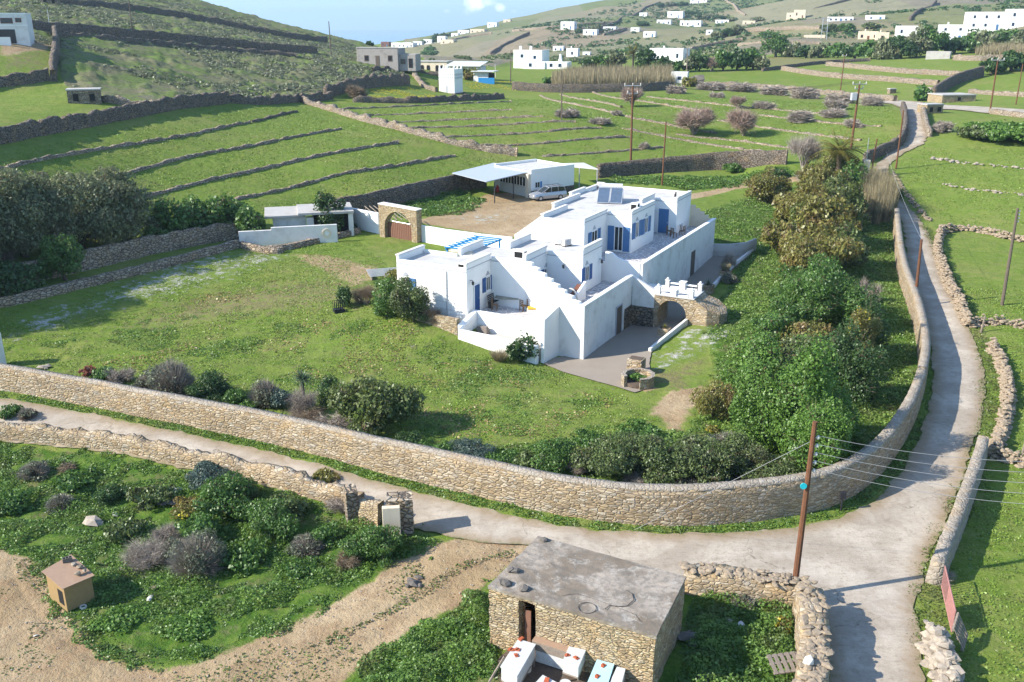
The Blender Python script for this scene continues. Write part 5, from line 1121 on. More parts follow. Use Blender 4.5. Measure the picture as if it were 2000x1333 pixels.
def car():
    a = P(1093, 389.5, 2.25); b = P(1058, 392.5, 2.25); d = b[:2] - a[:2]; d /= np.hypot(*d); ang = math.atan2(d[1], d[0]); mid = (a + b) / 2; n = np.array([d[1], -d[0]]);
    if n @ mid[:2] < 0: n = -n
    c = mid[:2] + n * .85; z0 = float(T(*c))
    t = thing('parked_car', 'silver estate car with a roof rack parked by the garage wall', 'car', (c[0], c[1], z0), ang)
    L, Wd = 4.7, 1.78
    sec = [(-2.35, .45, .95), (-2.3, .3, 1.05), (-1.9, .25, 1.08), (-1.0, .25, 1.06), (.9, .25, 1.02), (1.3, .25, .98), (2.1, .28, .84), (2.32, .38, .72)]
    def hull(sec, wb, wt):
        mb = MB(); n = len(sec)
        for x, z0_, z1_ in sec:
            k = .93 if abs(x) > 2.2 else 1
            mb.v += [(x, -wb * k, z0_), (x, -wb * k, (z0_ + z1_) / 2), (x, -wt * k, z1_), (x, wt * k, z1_), (x, wb * k, (z0_ + z1_) / 2), (x, wb * k, z0_)]
        for i in range(n - 1):
            for j in range(6): q = (j + 1) % 6; mb.f.append((6 * i + j, 6 * (i + 1) + j, 6 * (i + 1) + q, 6 * i + q))
        mb.f.append(tuple(range(6))); mb.f.append(tuple(6 * (n - 1) + j for j in range(6))[::-1]); return mb
    o = part('body', hull(sec, .89, .80), 'car_silver', t, .05)
    cab = MB(); pr = [(-2.22, 1.0), (-2.05, 1.58), (-1.4, 1.66), (.1, 1.62), (1.15, 1.0)]
    cab.vprism(pr, -.68, .68); part('cabin', cab, 'glass', t, .04)
    rf = MB(); rf.vprism([(-2.08, 1.585), (-1.4, 1.665), (.12, 1.625), (.22, 1.575), (-.0, 1.60), (-1.4, 1.62), (-2.05, 1.55)], -.66, .66); part('roof', rf, 'car_silver', t, .02)
    pl = MB()
    for s in (-1, 1):
        for (xa, za, xb, zb) in ((-2.2, 1.0, -2.04, 1.58), (-1.15, 1.03, -1.12, 1.62), (-.15, 1.03, -.2, 1.62), (1.12, 1.0, .12, 1.6)): pl.tube([(xa, s * .70, za), (xb, s * .67, zb)], .04, 4)
    part('pillars', pl, 'car_silver', t)
    for x in (-1.4, 1.42):
        for s in (-1, 1):
            w_ = part('wheel', MB().tube([(x, s * .70, .33), (x, s * .90, .33)], .33, 18), 'rubber', t); part('rim', MB().tube([(x, s * .895, .33), (x, s * .915, .33)], .2, 12), 'steel', w_)
    for s in (-1, 1): part('headlight', MB().box(2.2, 2.34, s * .62 - .16, s * .62 + .16, .6, .74), 'ceramic', t, .03)
    rk = MB()
    for s in (-.6, .6): rk.tube([(-1.9, s, 1.78), (.3, s, 1.74)], .025, 4)
    for x in (-1.6, -.8, 0): rk.tube([(x, -.6, 1.77), (x, .6, 1.77)], .02, 4)
    part('roof_rack', rk, 'dark_iron', t); part('bumper', MB().box(2.3, 2.42, -.78, .78, .34, .52), 'car_silver', t, .03); part('mirror', MB().box(.75, .9, -1.02, -.9, 1.0, 1.12).box(.75, .9, .9, 1.02, 1.0, 1.12), 'car_silver', t)
car()

# ------------------------------------------------------------------ terrace furniture
def chair(label, xy, z, rz, group, mat='wood', h=.95):
    t = thing('chair', label, 'chair', (xy[0], xy[1], z), rz, group); part('seat', MB().box(-.23, .23, -.22, .22, .42, .47), mat, t)
    for x in (-.2, .2):
        for y in (-.19, .19): part('leg', MB().box(x - .025, x + .025, y - .025, y + .025, 0, .42 if y < 0 else h), mat, t)
    m = MB(); [m.box(-.175, .175, .175, .205, zz, zz + .08) for zz in (.58, .72, .86)]; part('backrest', m, mat, t); return t
def at(px, py, z): q = P(px, py, z); return q
q = at(1004, 598, FZ); t = thing('stone_table', 'large oblong greenish stone table on a thick pedestal on the front terrace', 'table', (q[0], q[1], FZ), H.g + .35)
part('top', MB().prism([(-1.5, -.4), (-.9, -.75), (1.1, -.6), (1.5, -.1), (1.2, .5), (-.6, .75), (-1.4, .35)], .72, .82), 'table_stone', t, .02); part('pedestal', MB().tube([(-.6, 0, 0), (-.6, 0, .71)], .2, 12), 'roof_wash', t); part('pedestal', MB().tube([(.6, 0, 0), (.6, 0, .71)], .2, 12), 'roof_wash', t)
for i, (px, py, a, lb) in enumerate(((966, 606, 1.9, 'brown wooden chair on the left of the stone table'), (1022, 608, 2.7, 'folding wooden chair at the near right corner of the stone table'), (1034, 606, -2.6, 'slatted wooden chair right of the stone table'), (1030, 597, -.4, 'wooden chair on the far right side of the stone table'))):
    q = at(px, py, FZ); chair(lb, q, FZ, H.g + a, 'wooden chairs round the stone table')
q = at(953, 599, FZ); q = np.array([*H.w(-9.0, H.uv(953, 596, FZ)[1]), FZ]); t = thing('bench', 'dark slatted bench against the house wall under the blue window', 'bench', q, H.g + math.pi / 2)
m = MB(); [m.box(-.75, .75, .1 + .02 * i, .13 + .02 * i, .5 + i * .14, .58 + i * .14) for i in range(4)]; part('backrest', m, 'dark_iron', t); m = MB(); [m.box(-.75, .75, -.3 + i * .12, -.21 + i * .12, .42, .45) for i in range(4)]; part('seat', m, 'dark_iron', t)
for x in (-.7, .7): part('leg', MB().box(x - .03, x + .03, -.3, .12, 0, .42), 'dark_iron', t)
q = at(1062, 604, FZ + .3); t = thing('lounger', 'long low seat with a yellow mattress at the right end of the front terrace', 'lounger', (q[0], q[1], FZ), H.g + .5); part('base', MB().box(-1.3, 1.3, -.35, .35, 0, .32), 'white_old', t, .03); part('mattress', MB().box(-1.25, 1.2, -.32, .32, .322, .46), 'yellow', t, .05)
q = at(1322, 452, UZ); t = thing('patio_table', 'small pale square table on the upper terrace', 'table', (q[0], q[1], UZ), H.g + .1); part('top', MB().box(-.5, .5, -.45, .45, .7, .75), 'hive_white', t, .02)
for x in (-.4, .4):
    for y in (-.36, .36): part('leg', MB().box(x - .03, x + .03, y - .03, y + .03, 0, .7), 'wood', t)
for (px, py, a, lb) in ((1306, 460, 1.6, 'brown chair left of the small pale table on the upper terrace'), (1315, 464, 2.6, 'brown chair on the near side of the small pale table'), (1332, 460, -1.7, 'brown chair between the small pale table and the outer wall'), (1326, 447, -.2, 'brown chair behind the small pale table on the upper terrace')):
    q = at(px, py, UZ); chair(lb, q, UZ, H.g + a, 'brown chairs round the small pale table')
def wall_lamp(F, face, pl, a, z, label):
    q = F.w(pl, a) if face == 'E' else F.w(a, pl); t = thing('wall_lamp', label, 'lamp', (q[0], q[1], z), F.g + (0 if face == 'E' else -math.pi / 2)); part('arm', MB().tube([(0, 0, 0), (.12, 0, .06), (.26, 0, .02)], .025, 5), 'dark_iron', t); part('lantern', MB().tube([(.26, 0, .0), (.26, 0, -.06), (.26, 0, -.28), (.26, 0, -.32)], [.02, .11, .08, .03], 6), 'dark_iron', t)
a_, z_ = pk('E', -9.4, 918, 549); wall_lamp(H, 'E', -9.4, max(a_, -.5), z_, 'black lantern on the shaded wall left of the lower blue door')
a_, z_ = pk('S', 6.75, 1103, 516); wall_lamp(H, 'S', 6.75, a_, z_, 'black lantern on the white wall between the two lower blue windows')
a_, z_ = pk('E', -3.1, 1170, 507); wall_lamp(H, 'E', -3.1, a_, z_, 'black lantern on the wall at the end of the lower house')
a_, z_ = pk('E', -4.6, 1279, 406); wall_lamp(H, 'E', -4.6, a_, z_, 'black lantern beside the large blue door of the upper house')

# ------------------------------------------------------------------ foreground stone hut
HR = 2.55
hc = [P(955, 1149, HR), P(1280, 1246, HR), P(1338, 1131, HR), P(1052, 1052, HR)]
c0 = np.array([float(np.mean([q[i] for q in hc])) for i in (0, 1)]); t = hut = thing('stone_hut', 'flat-roofed rubble stone hut in the foreground beside the road', 'hut', (c0[0], c0[1], 0), 0)
def loc(q): return (q[0] - c0[0], q[1] - c0[1])
poly = [loc(q) for q in hc]; a, b = np.array(poly[0]), np.array(poly[1]); L = np.hypot(*(b - a)); ang = math.atan2(*(b - a)[::-1]); MF = Matrix.Translation((a[0], a[1], 0)) @ Matrix.Rotation(ang, 4, 'Z')
def on_front(px, py):
    d = ray(px, py); o = np.array([0, 0, CH]); e = (b - a) / L; n = np.array([-e[1], e[0]]); tt = ((a + c0) - o[:2]) @ n / (d[:2] @ n); q = o + d * tt; return float((q[:2] - a - c0) @ e), float(q[2])
dx0, dz1 = on_front(1013, 1172); dx1 = on_front(1046, 1178)[0]
inner = [tuple((np.array(p)) * .82) for p in poly]
def irregular(mb, amp=.045, mx=.28):         # cut the faces small and push the vertices about so the rubble shows relief
    me = bpy.data.meshes.new('t'); me.from_pydata(mb.v, [], mb.f); import bmesh; bm = bmesh.new(); bm.from_mesh(me)
    for _ in range(6):
        es = [e for e in bm.edges if e.calc_length() > mx]
        if not es: break
        bmesh.ops.subdivide_edges(bm, edges=es, cuts=1, use_grid_fill=True)
    bmesh.ops.triangulate(bm, faces=bm.faces[:])
    for v in bm.verts:
        c = v.co; n = v.normal; k = (float(vn(c.x * 4 + c.z * 2.3, c.y * 4 - c.z * 3.1, 3)) - .5) * 2 * amp; v.co = c + n * k
    mb.v = [tuple(v.co) for v in bm.verts]; bm.verts.index_update(); mb.f = [tuple(v.index for v in f.verts) for f in bm.faces]; bm.free(); bpy.data.meshes.remove(me); return mb
m = MB(); th_ = .55
m.box(0, dx0, 0, th_, -.5, HR - .02, MF); m.box(dx1, L, 0, th_, -.5, HR - .02, MF); m.box(dx0, dx1, 0, th_, dz1, HR - .02, MF)
def seg(i, j, s0=th_, s1=th_):
    p, q = np.array(poly[i]), np.array(poly[j]); l = np.hypot(*(q - p)); M_ = Matrix.Translation((p[0], p[1], 0)) @ Matrix.Rotation(math.atan2(*(q - p)[::-1]), 4, 'Z'); m.box(s0, l - s1, 0, th_, -.5, HR - .02, M_)
seg(1, 2, th_, 0); seg(2, 3); seg(3, 0, 0, th_)
part('wall', irregular(m), 'stone_gold', t)
big = [tuple(np.array(p) * 1.012) for p in poly]; m = MB().prism(big, HR - .02, HR + .1); rf = part('roof', irregular(m, .03, .5), 'hut_roof', t); part('floor', MB().prism([tuple(np.array(p) * .9) for p in poly], -.3, .04), 'bark', t)
m = MB(); m.box(dx0 + .16, dx0 + .42, .22, .27, 0, dz1 - .55, MF); part('door', m, 'door_brown', t)
def cyl_ring(cx, cy, r, z, label, px): pass
q = P(1147, 1188, HR + .12); solid('hoop', MB().tube([(q[0] + .34 * math.cos(a_), q[1] + .34 * math.sin(a_), HR + .13) for a_ in np.linspace(0, 6.25, 26)], .014, 4), 'dark_iron', 'dark wire hoop lying on the flat roof of the foreground hut', 'hoop')
m = MB().tube([tuple(P(x, y, HR + .13)) for x, y in ((1182, 1190), (1190, 1183), (1210, 1185), (1225, 1184), (1238, 1172), (1235, 1160), (1222, 1152))], .018, 4); solid('hose', m, 'dark_iron', 'dark hose curving over the roof of the foreground hut', 'hose')
m = MB().tube([tuple(P(x, y, HR + .13)) for x, y in ((1098, 1164), (1112, 1161), (1130, 1160), (1160, 1170), (1210, 1188), (1240, 1200), (1252, 1215))], .008, 4); solid('wire', m, 'dark_iron', 'thin wire trailing along the front of the hut roof', 'wire')
for i, (px, py, s, lb) in enumerate(((997, 1116, .22, 'rounded stone lying left of its twin on the hut roof'), (1007, 1117, .24, 'rounded stone beside its twin on the hut roof'), (979, 1139, .2, 'grey stone at the left edge of the hut roof'), (990, 1142, .3, 'flat grey stone near the left front corner of the hut roof'), (1022, 1152, .28, 'flat pale stone at the front edge of the hut roof'), (1063, 1056, .22, 'dark stone at the far corner of the hut roof'))):
    q = P(px, py, HR + .12); solid('roof_stone', MB().rock((0, 0, 0), (s, s * .8, s * .45)), 'rock_grey', lb, 'stone', 'loose stones on the hut roof', loc=(q[0], q[1], HR + .18))
def pallet(label, base, ang, w=1.2, h=1.0, lean=.15, mat='grey_wood', n=7):
    t = thing('pallet', label, 'pallet', base, ang); t.rotation_euler = (lean, 0, ang); m = MB(); [m.box(-w / 2 + i * w / n, -w / 2 + (i + .62) * w / n, -.02, .0, 0, h) for i in range(n)]; part('slats', m, mat, t); m = MB(); [m.box(-w / 2, w / 2, .002, .08, z, z + .09) for z in (.02, h / 2, h - .11)]; part('rails', m, mat, t); return t
q = P(988, 1245, 0.0); e_ = math.atan2(*(b - a)[::-1]); pallet('grey wooden pallet standing beside the doorway of the foreground hut', (q[0], q[1], .05), e_ + .05, 1.1, 1.15, -.12)
# beehive-like white boxes with terracotta pots on them
def hutch(label, pts, ztop, hbox, mat, legs=True, group='white hive boxes in front of the hut'):
    q = [P(x, y, ztop) for x, y in pts]; c = np.mean(q, 0); t = thing('hive_box', label, 'hive box', (c[0], c[1], 0), 0, group); pl = [(p[0] - c[0], p[1] - c[1]) for p in q]
    part('box', MB().prism([tuple(np.array(p) * .94) for p in pl], ztop - hbox, ztop - .05), mat, t, .01); part('lid', MB().prism(pl, ztop - .049, ztop), mat, t, .01)
    if legs: [part('leg', MB().box(p[0] * .9 - .03, p[0] * .9 + .03, p[1] * .9 - .03, p[1] * .9 + .03, 0, ztop - hbox), 'grey_wood', t) for p in pl]
    m = MB(); [m.tube([(pl[i][0] * .93, pl[i][1] * .93, ztop - hbox - .04), (pl[(i + 1) % 4][0] * .93, pl[(i + 1) % 4][1] * .93, ztop - hbox - .04)], .035, 4) for i in range(4)]; part('frame', m, 'grey_wood', t)
    return t
hutch('white hive box on the left with three broken tiles on its lid', [(977, 1302), (1012, 1248), (1047, 1258), (1010, 1322)], 1.0, .62, 'hive_white')
hutch('white hive box in the middle leaning near the hut wall, four tiles on its lid', [(1098, 1293), (1122, 1238), (1155, 1246), (1130, 1304)], 1.05, .5, 'hive_white')
hutch('pale blue hive box on the right, cut by the bottom of the picture', [(1140, 1350), (1166, 1288), (1200, 1297), (1180, 1360)], .95, .5, 'hive_blue')
hutch('white hive box at the very bottom with a pile of tiles', [(1035, 1345), (1060, 1318), (1092, 1335), (1070, 1370)], .9, .5, 'hive_white')
hutch('pale grey hive box at the bottom right beside the pallet stack', [(1190, 1335), (1205, 1302), (1222, 1306), (1212, 1345)], .9, .4, 'hive_white')
def shard(px, py, z, s, label, mat='tile_red'):
    q = P(px, py, z); t = solid('tile', MB().prism([(-s, -s * .6), (s * .9, -s * .5), (s, s * .55), (-s * .8, s * .7)], 0, .035).prism([(-s * .5, -s * .5), (s * .5, -s * .6), (s * .4, s * .5)], .036, .07), mat, label, 'tile', 'broken roof tiles on the hive boxes', loc=(q[0], q[1], z + .002), rz=random.uniform(0, 6))
for i, (px, py, z, s, lb) in enumerate(((1018, 1249, 1.0, .13, 'red tile at the far corner of the left hive box'), (998, 1270, 1.0, .12, 'red tile in the middle of the left hive box, touching two others'), (1010, 1270, 1.0, .12, 'red tile right of the middle on the left hive box'), (1008, 1281, 1.0, .11, 'red tile nearest the viewer on the left hive box'),
    (1125, 1251, 1.05, .11, 'red tile at the far left of the middle hive box'), (1138, 1255, 1.05, .11, 'red tile at the far right of the middle hive box'), (1108, 1281, 1.05, .1, 'red tile at the near left of the middle hive box'), (1125, 1286, 1.05, .11, 'dark red tile at the near right of the middle hive box'), (1178, 1301, .95, .11, 'red tile on the far end of the pale blue hive box'), (1166, 1322, .95, .11, 'beige tile half way along the pale blue hive box'), (1068, 1330, .9, .15, 'pile of orange tile on the hive box at the very bottom'))):
    shard(px, py, z, s, lb)
q0 = P(1083, 1252, .95); t = thing('chest', 'long low wooden chest with a brown lid beside the hut wall', 'chest', (q0[0], q0[1], 0), e_); part('lid', MB().box(-.75, .75, -.45, .35, .98, 1.02), 'ply', t); part('box', MB().box(-.75, .75, -.45, .35, .62, .979), 'grey_wood', t); [part('leg', MB().box(x - .03, x + .03, y - .03, y + .03, 0, .62), 'grey_wood', t) for x in (-.7, .7) for y in (-.4, .3)]; part('panel', MB().box(-.6, .6, -.44, -.42, .1, .61), 'hive_white', t)
shard(1093, 1235, 1.03, .12, 'red tile on the brown lid of the wooden chest', 'red')
q0 = P(1195, 1287, .8); t = thing('board_stack', 'weathered grey board laid beside the hut wall behind the pale blue hive box', 'board', (q0[0], q0[1], .0), e_); part('board', MB().box(-.9, .9, -.25, .25, .72, .78), 'grey_wood', t); [part('leg', MB().box(x - .04, x + .04, -.2, .2, 0, .72), 'grey_wood', t) for x in (-.7, .7)]
q0 = P(1243, 1285, 1.1); pallet('whitish pallet leaning on the front right corner of the foreground hut', (q0[0], q0[1], .3), e_, .9, 1.1, -.35, 'ceramic', 6)
q0 = P(1104, 1335, .4); solid('bucket', MB().tube([(0, 0, 0), (0, 0, .38)], [.17, .21], 16), 'hive_white', 'round white bucket on the ground between the hive boxes', 'bucket', loc=(q0[0], q0[1], .05))
q0 = P(1030, 1300, .3); solid('bucket', MB().tube([(0, 0, 0), (0, 0, .4)], [.15, .18], 16), 'ceramic', 'beige bucket in the shade under the left hive box', 'bucket', loc=(q0[0], q0[1], .05))
m = MB().tube([tuple(P(955, 1333, .3)), tuple(P(985, 1283, .9))], .045, 5); solid('plank', m, 'grey_wood', 'pale plank leaning left of the left hive box', 'plank')

# enclosure beside the hut
def footpx(pts, z): return [proj(*(lambda q: (q[0], q[1], float(T(q[0], q[1]))))(P(x, y, z))) for x, y in pts]
ENC = [None, None]; ENC[0] = swall('broad-topped tan stone wall of the weedy enclosure, far side along the road', footpx([(1338, 1104), (1380, 1110), (1450, 1120), (1530, 1130), (1578, 1137)], 1.15), 1.15, .85, 'stone_slab', .12, side=0, batter=.06)[0]
ENC[1] = swall('broad-topped tan stone wall of the weedy enclosure, right side', footpx([(1583, 1142), (1590, 1200), (1594, 1250), (1588, 1310), (1572, 1420)], 1.5), 1.5, 1.05, 'stone_slab', .12, side=0, batter=.06)[0]
b0 = P(1580, 1289, 1.7); solid('white_stone', MB().rock((0, 0, 0), (.28, .24, .2)), 'ceramic', 'round whitewashed stone on the right wall of the weedy enclosure', 'stone', loc=(b0[0], b0[1], 1.66))
q0 = P(1540, 1340, .3); pallet('whitish pallet on the inner corner of the weedy enclosure', (q0[0], q0[1], .9), .2, 1.2, .8, -1.2, 'grey_wood', 5)

for pth, par, wd_ in (([(1338, 1104), (1380, 1110), (1450, 1120), (1530, 1130), (1578, 1137)], 1.17, .8), ([(1583, 1142), (1590, 1200), (1594, 1250), (1588, 1310), (1572, 1420)], 1.52, 1.0)):
    zt_ = par; q_ = chaikin(np.array([P(x, y, zt_)[:2] for x, y in pth]), 1); q_, tt_ = resample(q_, .05); m = MB()
    for i in range(int(tt_[-1] * 26)): k_ = random.randrange(len(q_)); s_ = random.uniform(.10, .26); m.rock((q_[k_][0] + random.uniform(-1, 1) * wd_ * .42, q_[k_][1] + random.uniform(-1, 1) * wd_ * .42, zt_ - .04 + random.uniform(-.04, .08)), (s_ * 1.2, s_ * .8, s_ * random.uniform(.22, .45)))
    link('top_stones', mesh('top_stones', m.v, m.f, 'rock_tan'), ENC[0] if wd_ < .9 else ENC[1])
# kennel and stones on it
kb = [P(*q) for q in ((83, 1108, 1.35), (138, 1085, 1.35), (183, 1122, 1.2), (120, 1150, 1.2))]; c = np.mean(kb, 0); gz = float(T(c[0], c[1])); kz = gz + 1.3
kb = [P(x, y, kz + d) for x, y, d in ((81, 1116, .12), (139, 1083, .12), (185, 1124, 0), (122, 1151, 0))]; c = np.mean(kb, 0)
t = thing('kennel', 'brown plywood kennel weighed down with stones at the edge of the dirt yard', 'kennel', (c[0], c[1], gz), 0); pl = [(p[0] - c[0], p[1] - c[1]) for p in kb]; zz = [p[2] - gz for p in kb]
part('roof', MB().prism(pl, [z - .03 for z in zz], zz), 'ply', t); bx = [tuple(np.array(p) * .86) for p in pl]; part('box', MB().prism(bx, 0.02, [z - .05 for z in zz]), 'ply_side', t)
A_, B_ = np.array(bx[3]), np.array(bx[0]); e = B_ - A_; Mk = Matrix.Translation((A_[0], A_[1], 0)) @ Matrix.Rotation(math.atan2(e[1], e[0]), 4, 'Z'); L2 = np.hypot(*e); part('opening', MB().box(L2 * .12, L2 * .4, -.012 if False else .0, .012, .25, .95, Mk).box(L2 * .12, L2 * .4, -.012, -.002, .25, .95, Mk), 'dark', t)
q = P(132, 1095, kz + .15); t = thing('concrete_block', 'grey hollow concrete block on the kennel roof', 'block', (q[0], q[1], kz + .1), .5); m = MB(); m.box(-.2, .2, -.1, -.07, 0, .2).box(-.2, .2, .07, .1, 0, .2); [m.box(x - .015, x + .015, -.069, .069, 0, .2) for x in (-.185, -.06, .06, .185)]; part('block', m, 'rock_grey', t)
for i, (px, py, s, lb) in enumerate(((145, 1103, .15, 'pinkish stone next to the hollow block on the kennel roof'), (156, 1108, .17, 'largest brown stone in the middle of the kennel roof pile'), (165, 1116, .13, 'white stone at the right edge of the kennel roof'), (152, 1121, .16, 'yellow-brown stone nearest the front edge of the kennel roof'))):
    q = P(px, py, kz + .12); solid('stone', MB().rock((0, 0, 0), (s, s * .8, s * .7)), 'rock_tan' if i else 'rock', lb, 'stone', 'stones holding down the kennel roof', loc=(q[0], q[1], kz + .14))
q = G(167, 1172); solid('enamel_bowl', ring(MB(), .10, .17, .0, .12, 18).tube([(0, 0, .01), (0, 0, .03)], .12, 14), 'hive_white', 'round white and blue bowl on the ground by the kennel', 'bowl', loc=q)
q = G(163, 1188); solid('bowl', ring(MB(), .1, .15, .0, .1, 18).tube([(0, 0, .01), (0, 0, .03)], .1, 14), 'ceramic', 'small dented pale bowl in front of the kennel', 'bowl', loc=q)
# ------------------------------------------------------------------ poles and wires
def pole(label, px, py, tx, ty, r=.14, mat='pole_wood', arms=(), base=None, group='utility poles'):
    b = np.array(base) if base is not None else G(px, py); zt = top_z(b, ty); hgt = max(zt - b[2], 2)
    # lean so the top meets the photographed column
    d = ray(tx, ty); k = hgt; tt = b[1] / d[1] if False else None
    s = (zt - CH) / d[2] if abs(d[2]) > 1e-6 else np.hypot(b[0], b[1]); lx = (b[1] / d[1]) * d[0] - b[0]; lx = max(-1.2, min(1.2, lx))
    t = thing('utility_pole', label, 'pole', b, 0, group); top = Vector((lx, 0, hgt)); part('pole', MB().tube([(0, 0, -.3), tuple(top * .5), tuple(top)], [r, r * .85, r * .68], 8), mat, t)
    for (f, L, kind, a) in arms:
        c = top * f; ca, sa = math.cos(a), math.sin(a)
        if kind == 'rack':                    # insulators one under another
            m = MB(); [m.tube([(c.x, c.y, c.z), (c.x + .22, c.y, c.z)], .025, 5).tube([(c.x + .2, 0, c.z - .07), (c.x + .2, 0, c.z), (c.x + .2, 0, c.z + .09)], [.05, .075, .04], 7) for _ in (0,)]; part('insulator', m, 'ceramic', t)
        else:
            part('crossarm', MB().tube([(c.x - L * ca, c.y - L * sa, c.z), (c.x + L * ca, c.y + L * sa, c.z)], .07, 4), 'steel', t)
            for g_ in (-1, 0, 1):
                if kind == 'two' and g_ == 0: continue
                m = MB().tube([(c.x + g_ * L * .92 * ca, c.y + g_ * L * .92 * sa, c.z + .05), (c.x + g_ * L * .92 * ca, c.y + g_ * L * .92 * sa, c.z + .25), (c.x + g_ * L * .92 * ca, c.y + g_ * L * .92 * sa, c.z + .42)], [.05, .09, .04], 6); part('insulator', m, 'ceramic', t)
    t['h'] = hgt; del t['h']; return t, b, np.array([b[0] + lx, b[1], b[2] + hgt])
b0 = P(1549, 1168, 0); arms = [(1 - .085 - i * .045, 0, 'rack', 0) for i in range(5)]
T1, B1, TOP1 = pole('thick rusty-brown utility pole in the foreground with a stack of insulators and a cyan tag', 0, 0, 1592, 824, .15, 'pole_wood', arms, base=b0, group=None)
q = B1 + (TOP1 - B1) * .66; part('tag', MB().tube([(q[0] - B1[0] - .2, -.14, q[2]), (q[0] - B1[0] - .2, -.17, q[2])], .14, 14), 'cyan', T1)
T2, B2, TOP2 = pole('leaning brown utility pole rising out of the boundary wall beside the lane', 1786, 600, 1800, 468, .15)
T3, B3, TOP3 = pole('dark utility pole standing in the small walled field on the right', 1957, 597, 1988, 407, .15, 'pole_grey', [(1 - .03 - i * .035, 0, 'rack', 0) for i in range(4)])
T4, B4, TOP4 = pole('brown pole carrying a grey transformer box left of the lane', 1662, 290, 1679, 165, .2, 'pole_wood', [(1, 1.2, 'three', .2), (.93, .7, 'two', .2)])
part('transformer', MB().box(-.9, -.1, -.4, .4, 7.2, 8.3), 'band', T4, .04)
pole('short pale pole in the reeds where the lane bends', 1690, 338, 1697, 270, .07, 'steel')
pole('brown pole leaning beside the short pale pole where the lane bends', 1700, 348, 1713, 272, .13)
pole('brown pole in the field just right of the lane bend', 1750, 330, 1765, 215, .13)
T7, B7, TOP7 = pole('tall dark pole with two crossarms standing in the terraced field behind the house', 1232, 314, 1236, 168, .18, 'pole_wood', [(1, 1.3, 'three', .1), (.9, .8, 'two', .1)])
pole('short brown pole just behind the back wall, right of the two-armed pole', 1293, 362, 1301, 238, .12)
pole('thin dark pole in the middle of the terraced fields', 1097, 235, 1097, 138, .12, 'pole_grey')
pole('leaning pole at the edge of the far pasture near the dark tree line', 1640, 188, 1650, 108, .15, 'pole_wood', [(.98, .9, 'two', .7)])
pole('tall pole with a crossarm beside the side road on the right', 1933, 221, 1949, 118, .16, 'pole_wood', [(1, 1.2, 'three', 0)])
pole('thin pole at the right edge beyond the side road', 1984, 205, 1998, 125, .13)
pole('grey pole on the hillside left of the old stone house', 647, 110, 642, 42, .15, 'pole_grey')
pole('pale pole beside the white gate hut at the reed bed', 1341, 150, 1343, 95, .18, 'grey_wood', [(1, 1.3, 'two', .2)])
pole('thin dark pole on the scrubby slope in the upper left', 258, 66, 250, -20, .13, 'pole_grey')
pole('thin white post by the white house in the top left corner', 97, 50, 92, 18, .07, 'steel')
pole('dark pole behind the dovecote in front of the white villa', 997, 163, 998, 98, .14, 'pole_grey')
pole('short pale post between the dovecote and the white villa', 968, 152, 967, 125, .1, 'ceramic')
pole('thin dark pole in front of the far hillside, left of the palm', 1103, 128, 1104, 84, .14, 'pole_grey')
b = G(1608, 84); t = thing('pylon', 'pale twin-legged lattice power pylon on the far slope', 'pylon', b); zt = top_z(b, 36) - b[2]
for s in (-1, 1): part('leg', MB().tube([(s * 1.3, 0, 0), (s * 1.1, 0, zt)], .16, 5), 'steel', t)
m = MB(); [m.tube([(-1.25, 0, zt * f), (1.25, 0, zt * f)], .09, 4) for f in (.45, .6, .75, .9)]; m.tube([(-2.4, 0, zt), (2.4, 0, zt)], .12, 4); part('crossarm', m, 'steel', t)
b = G(1688, 350); solid('stone_pier', MB().box(-.45, .45, -.4, .4, -.3, 2.6), 'cream', 'tan stone pier where the footpath meets the lane', 'pier', loc=b, bevel=.05)
def wire(label, a, b, sag=.4, r=.012, mat='wire', group=None):
    a, b = np.array(a, float), np.array(b, float); pts = [tuple(a + (b - a) * f - np.array([0, 0, 4 * sag * f * (1 - f)])) for f in np.linspace(0, 1, 15)]; return solid('wire', MB().tube(pts, r, 4), mat, label, 'wire', group)
for i, nm in enumerate(('top', 'second', 'third', 'fourth', 'lowest')):
    z = B1 + (TOP1 - B1) * (1 - .085 - i * .045); e = P(2120, 903 + i * 22, 6.6 - i * .33); wire(f'{nm} of the five thin wires running right from the foreground pole', z + np.array([.2, 0, .08]), e, .35, .011, group='wires of the foreground pole')
a_ = B1 + (TOP1 - B1) * .90; d = ray(1240, 1033); e = np.array([0, 0, CH]) + d / np.hypot(d[0], d[1]) * 27.; e2 = G(1240, 1035)
wire('pale stay cable from the foreground pole down to the foot of the long wall', a_, e2, .0, .010, 'wire')
wire('wire from the leaning pole by the wall up the shaded lane', TOP2, G(1722, 372) + np.array([0, 0, 5.]), .5, .013, 'wire')
for i, (x0, y0) in enumerate(((1236, 168), (1225, 172), (1246, 172))): wire(('left', 'middle', 'right')[i] + ' high wire between the two-armed pole and the transformer pole', TOP7 + np.array([(i - 1) * 1.2, 0, .4]), TOP4 + np.array([(i - 1) * 1.1, 0, .4]), 1.2, .018, 'dark_iron', 'high wires across the fields')

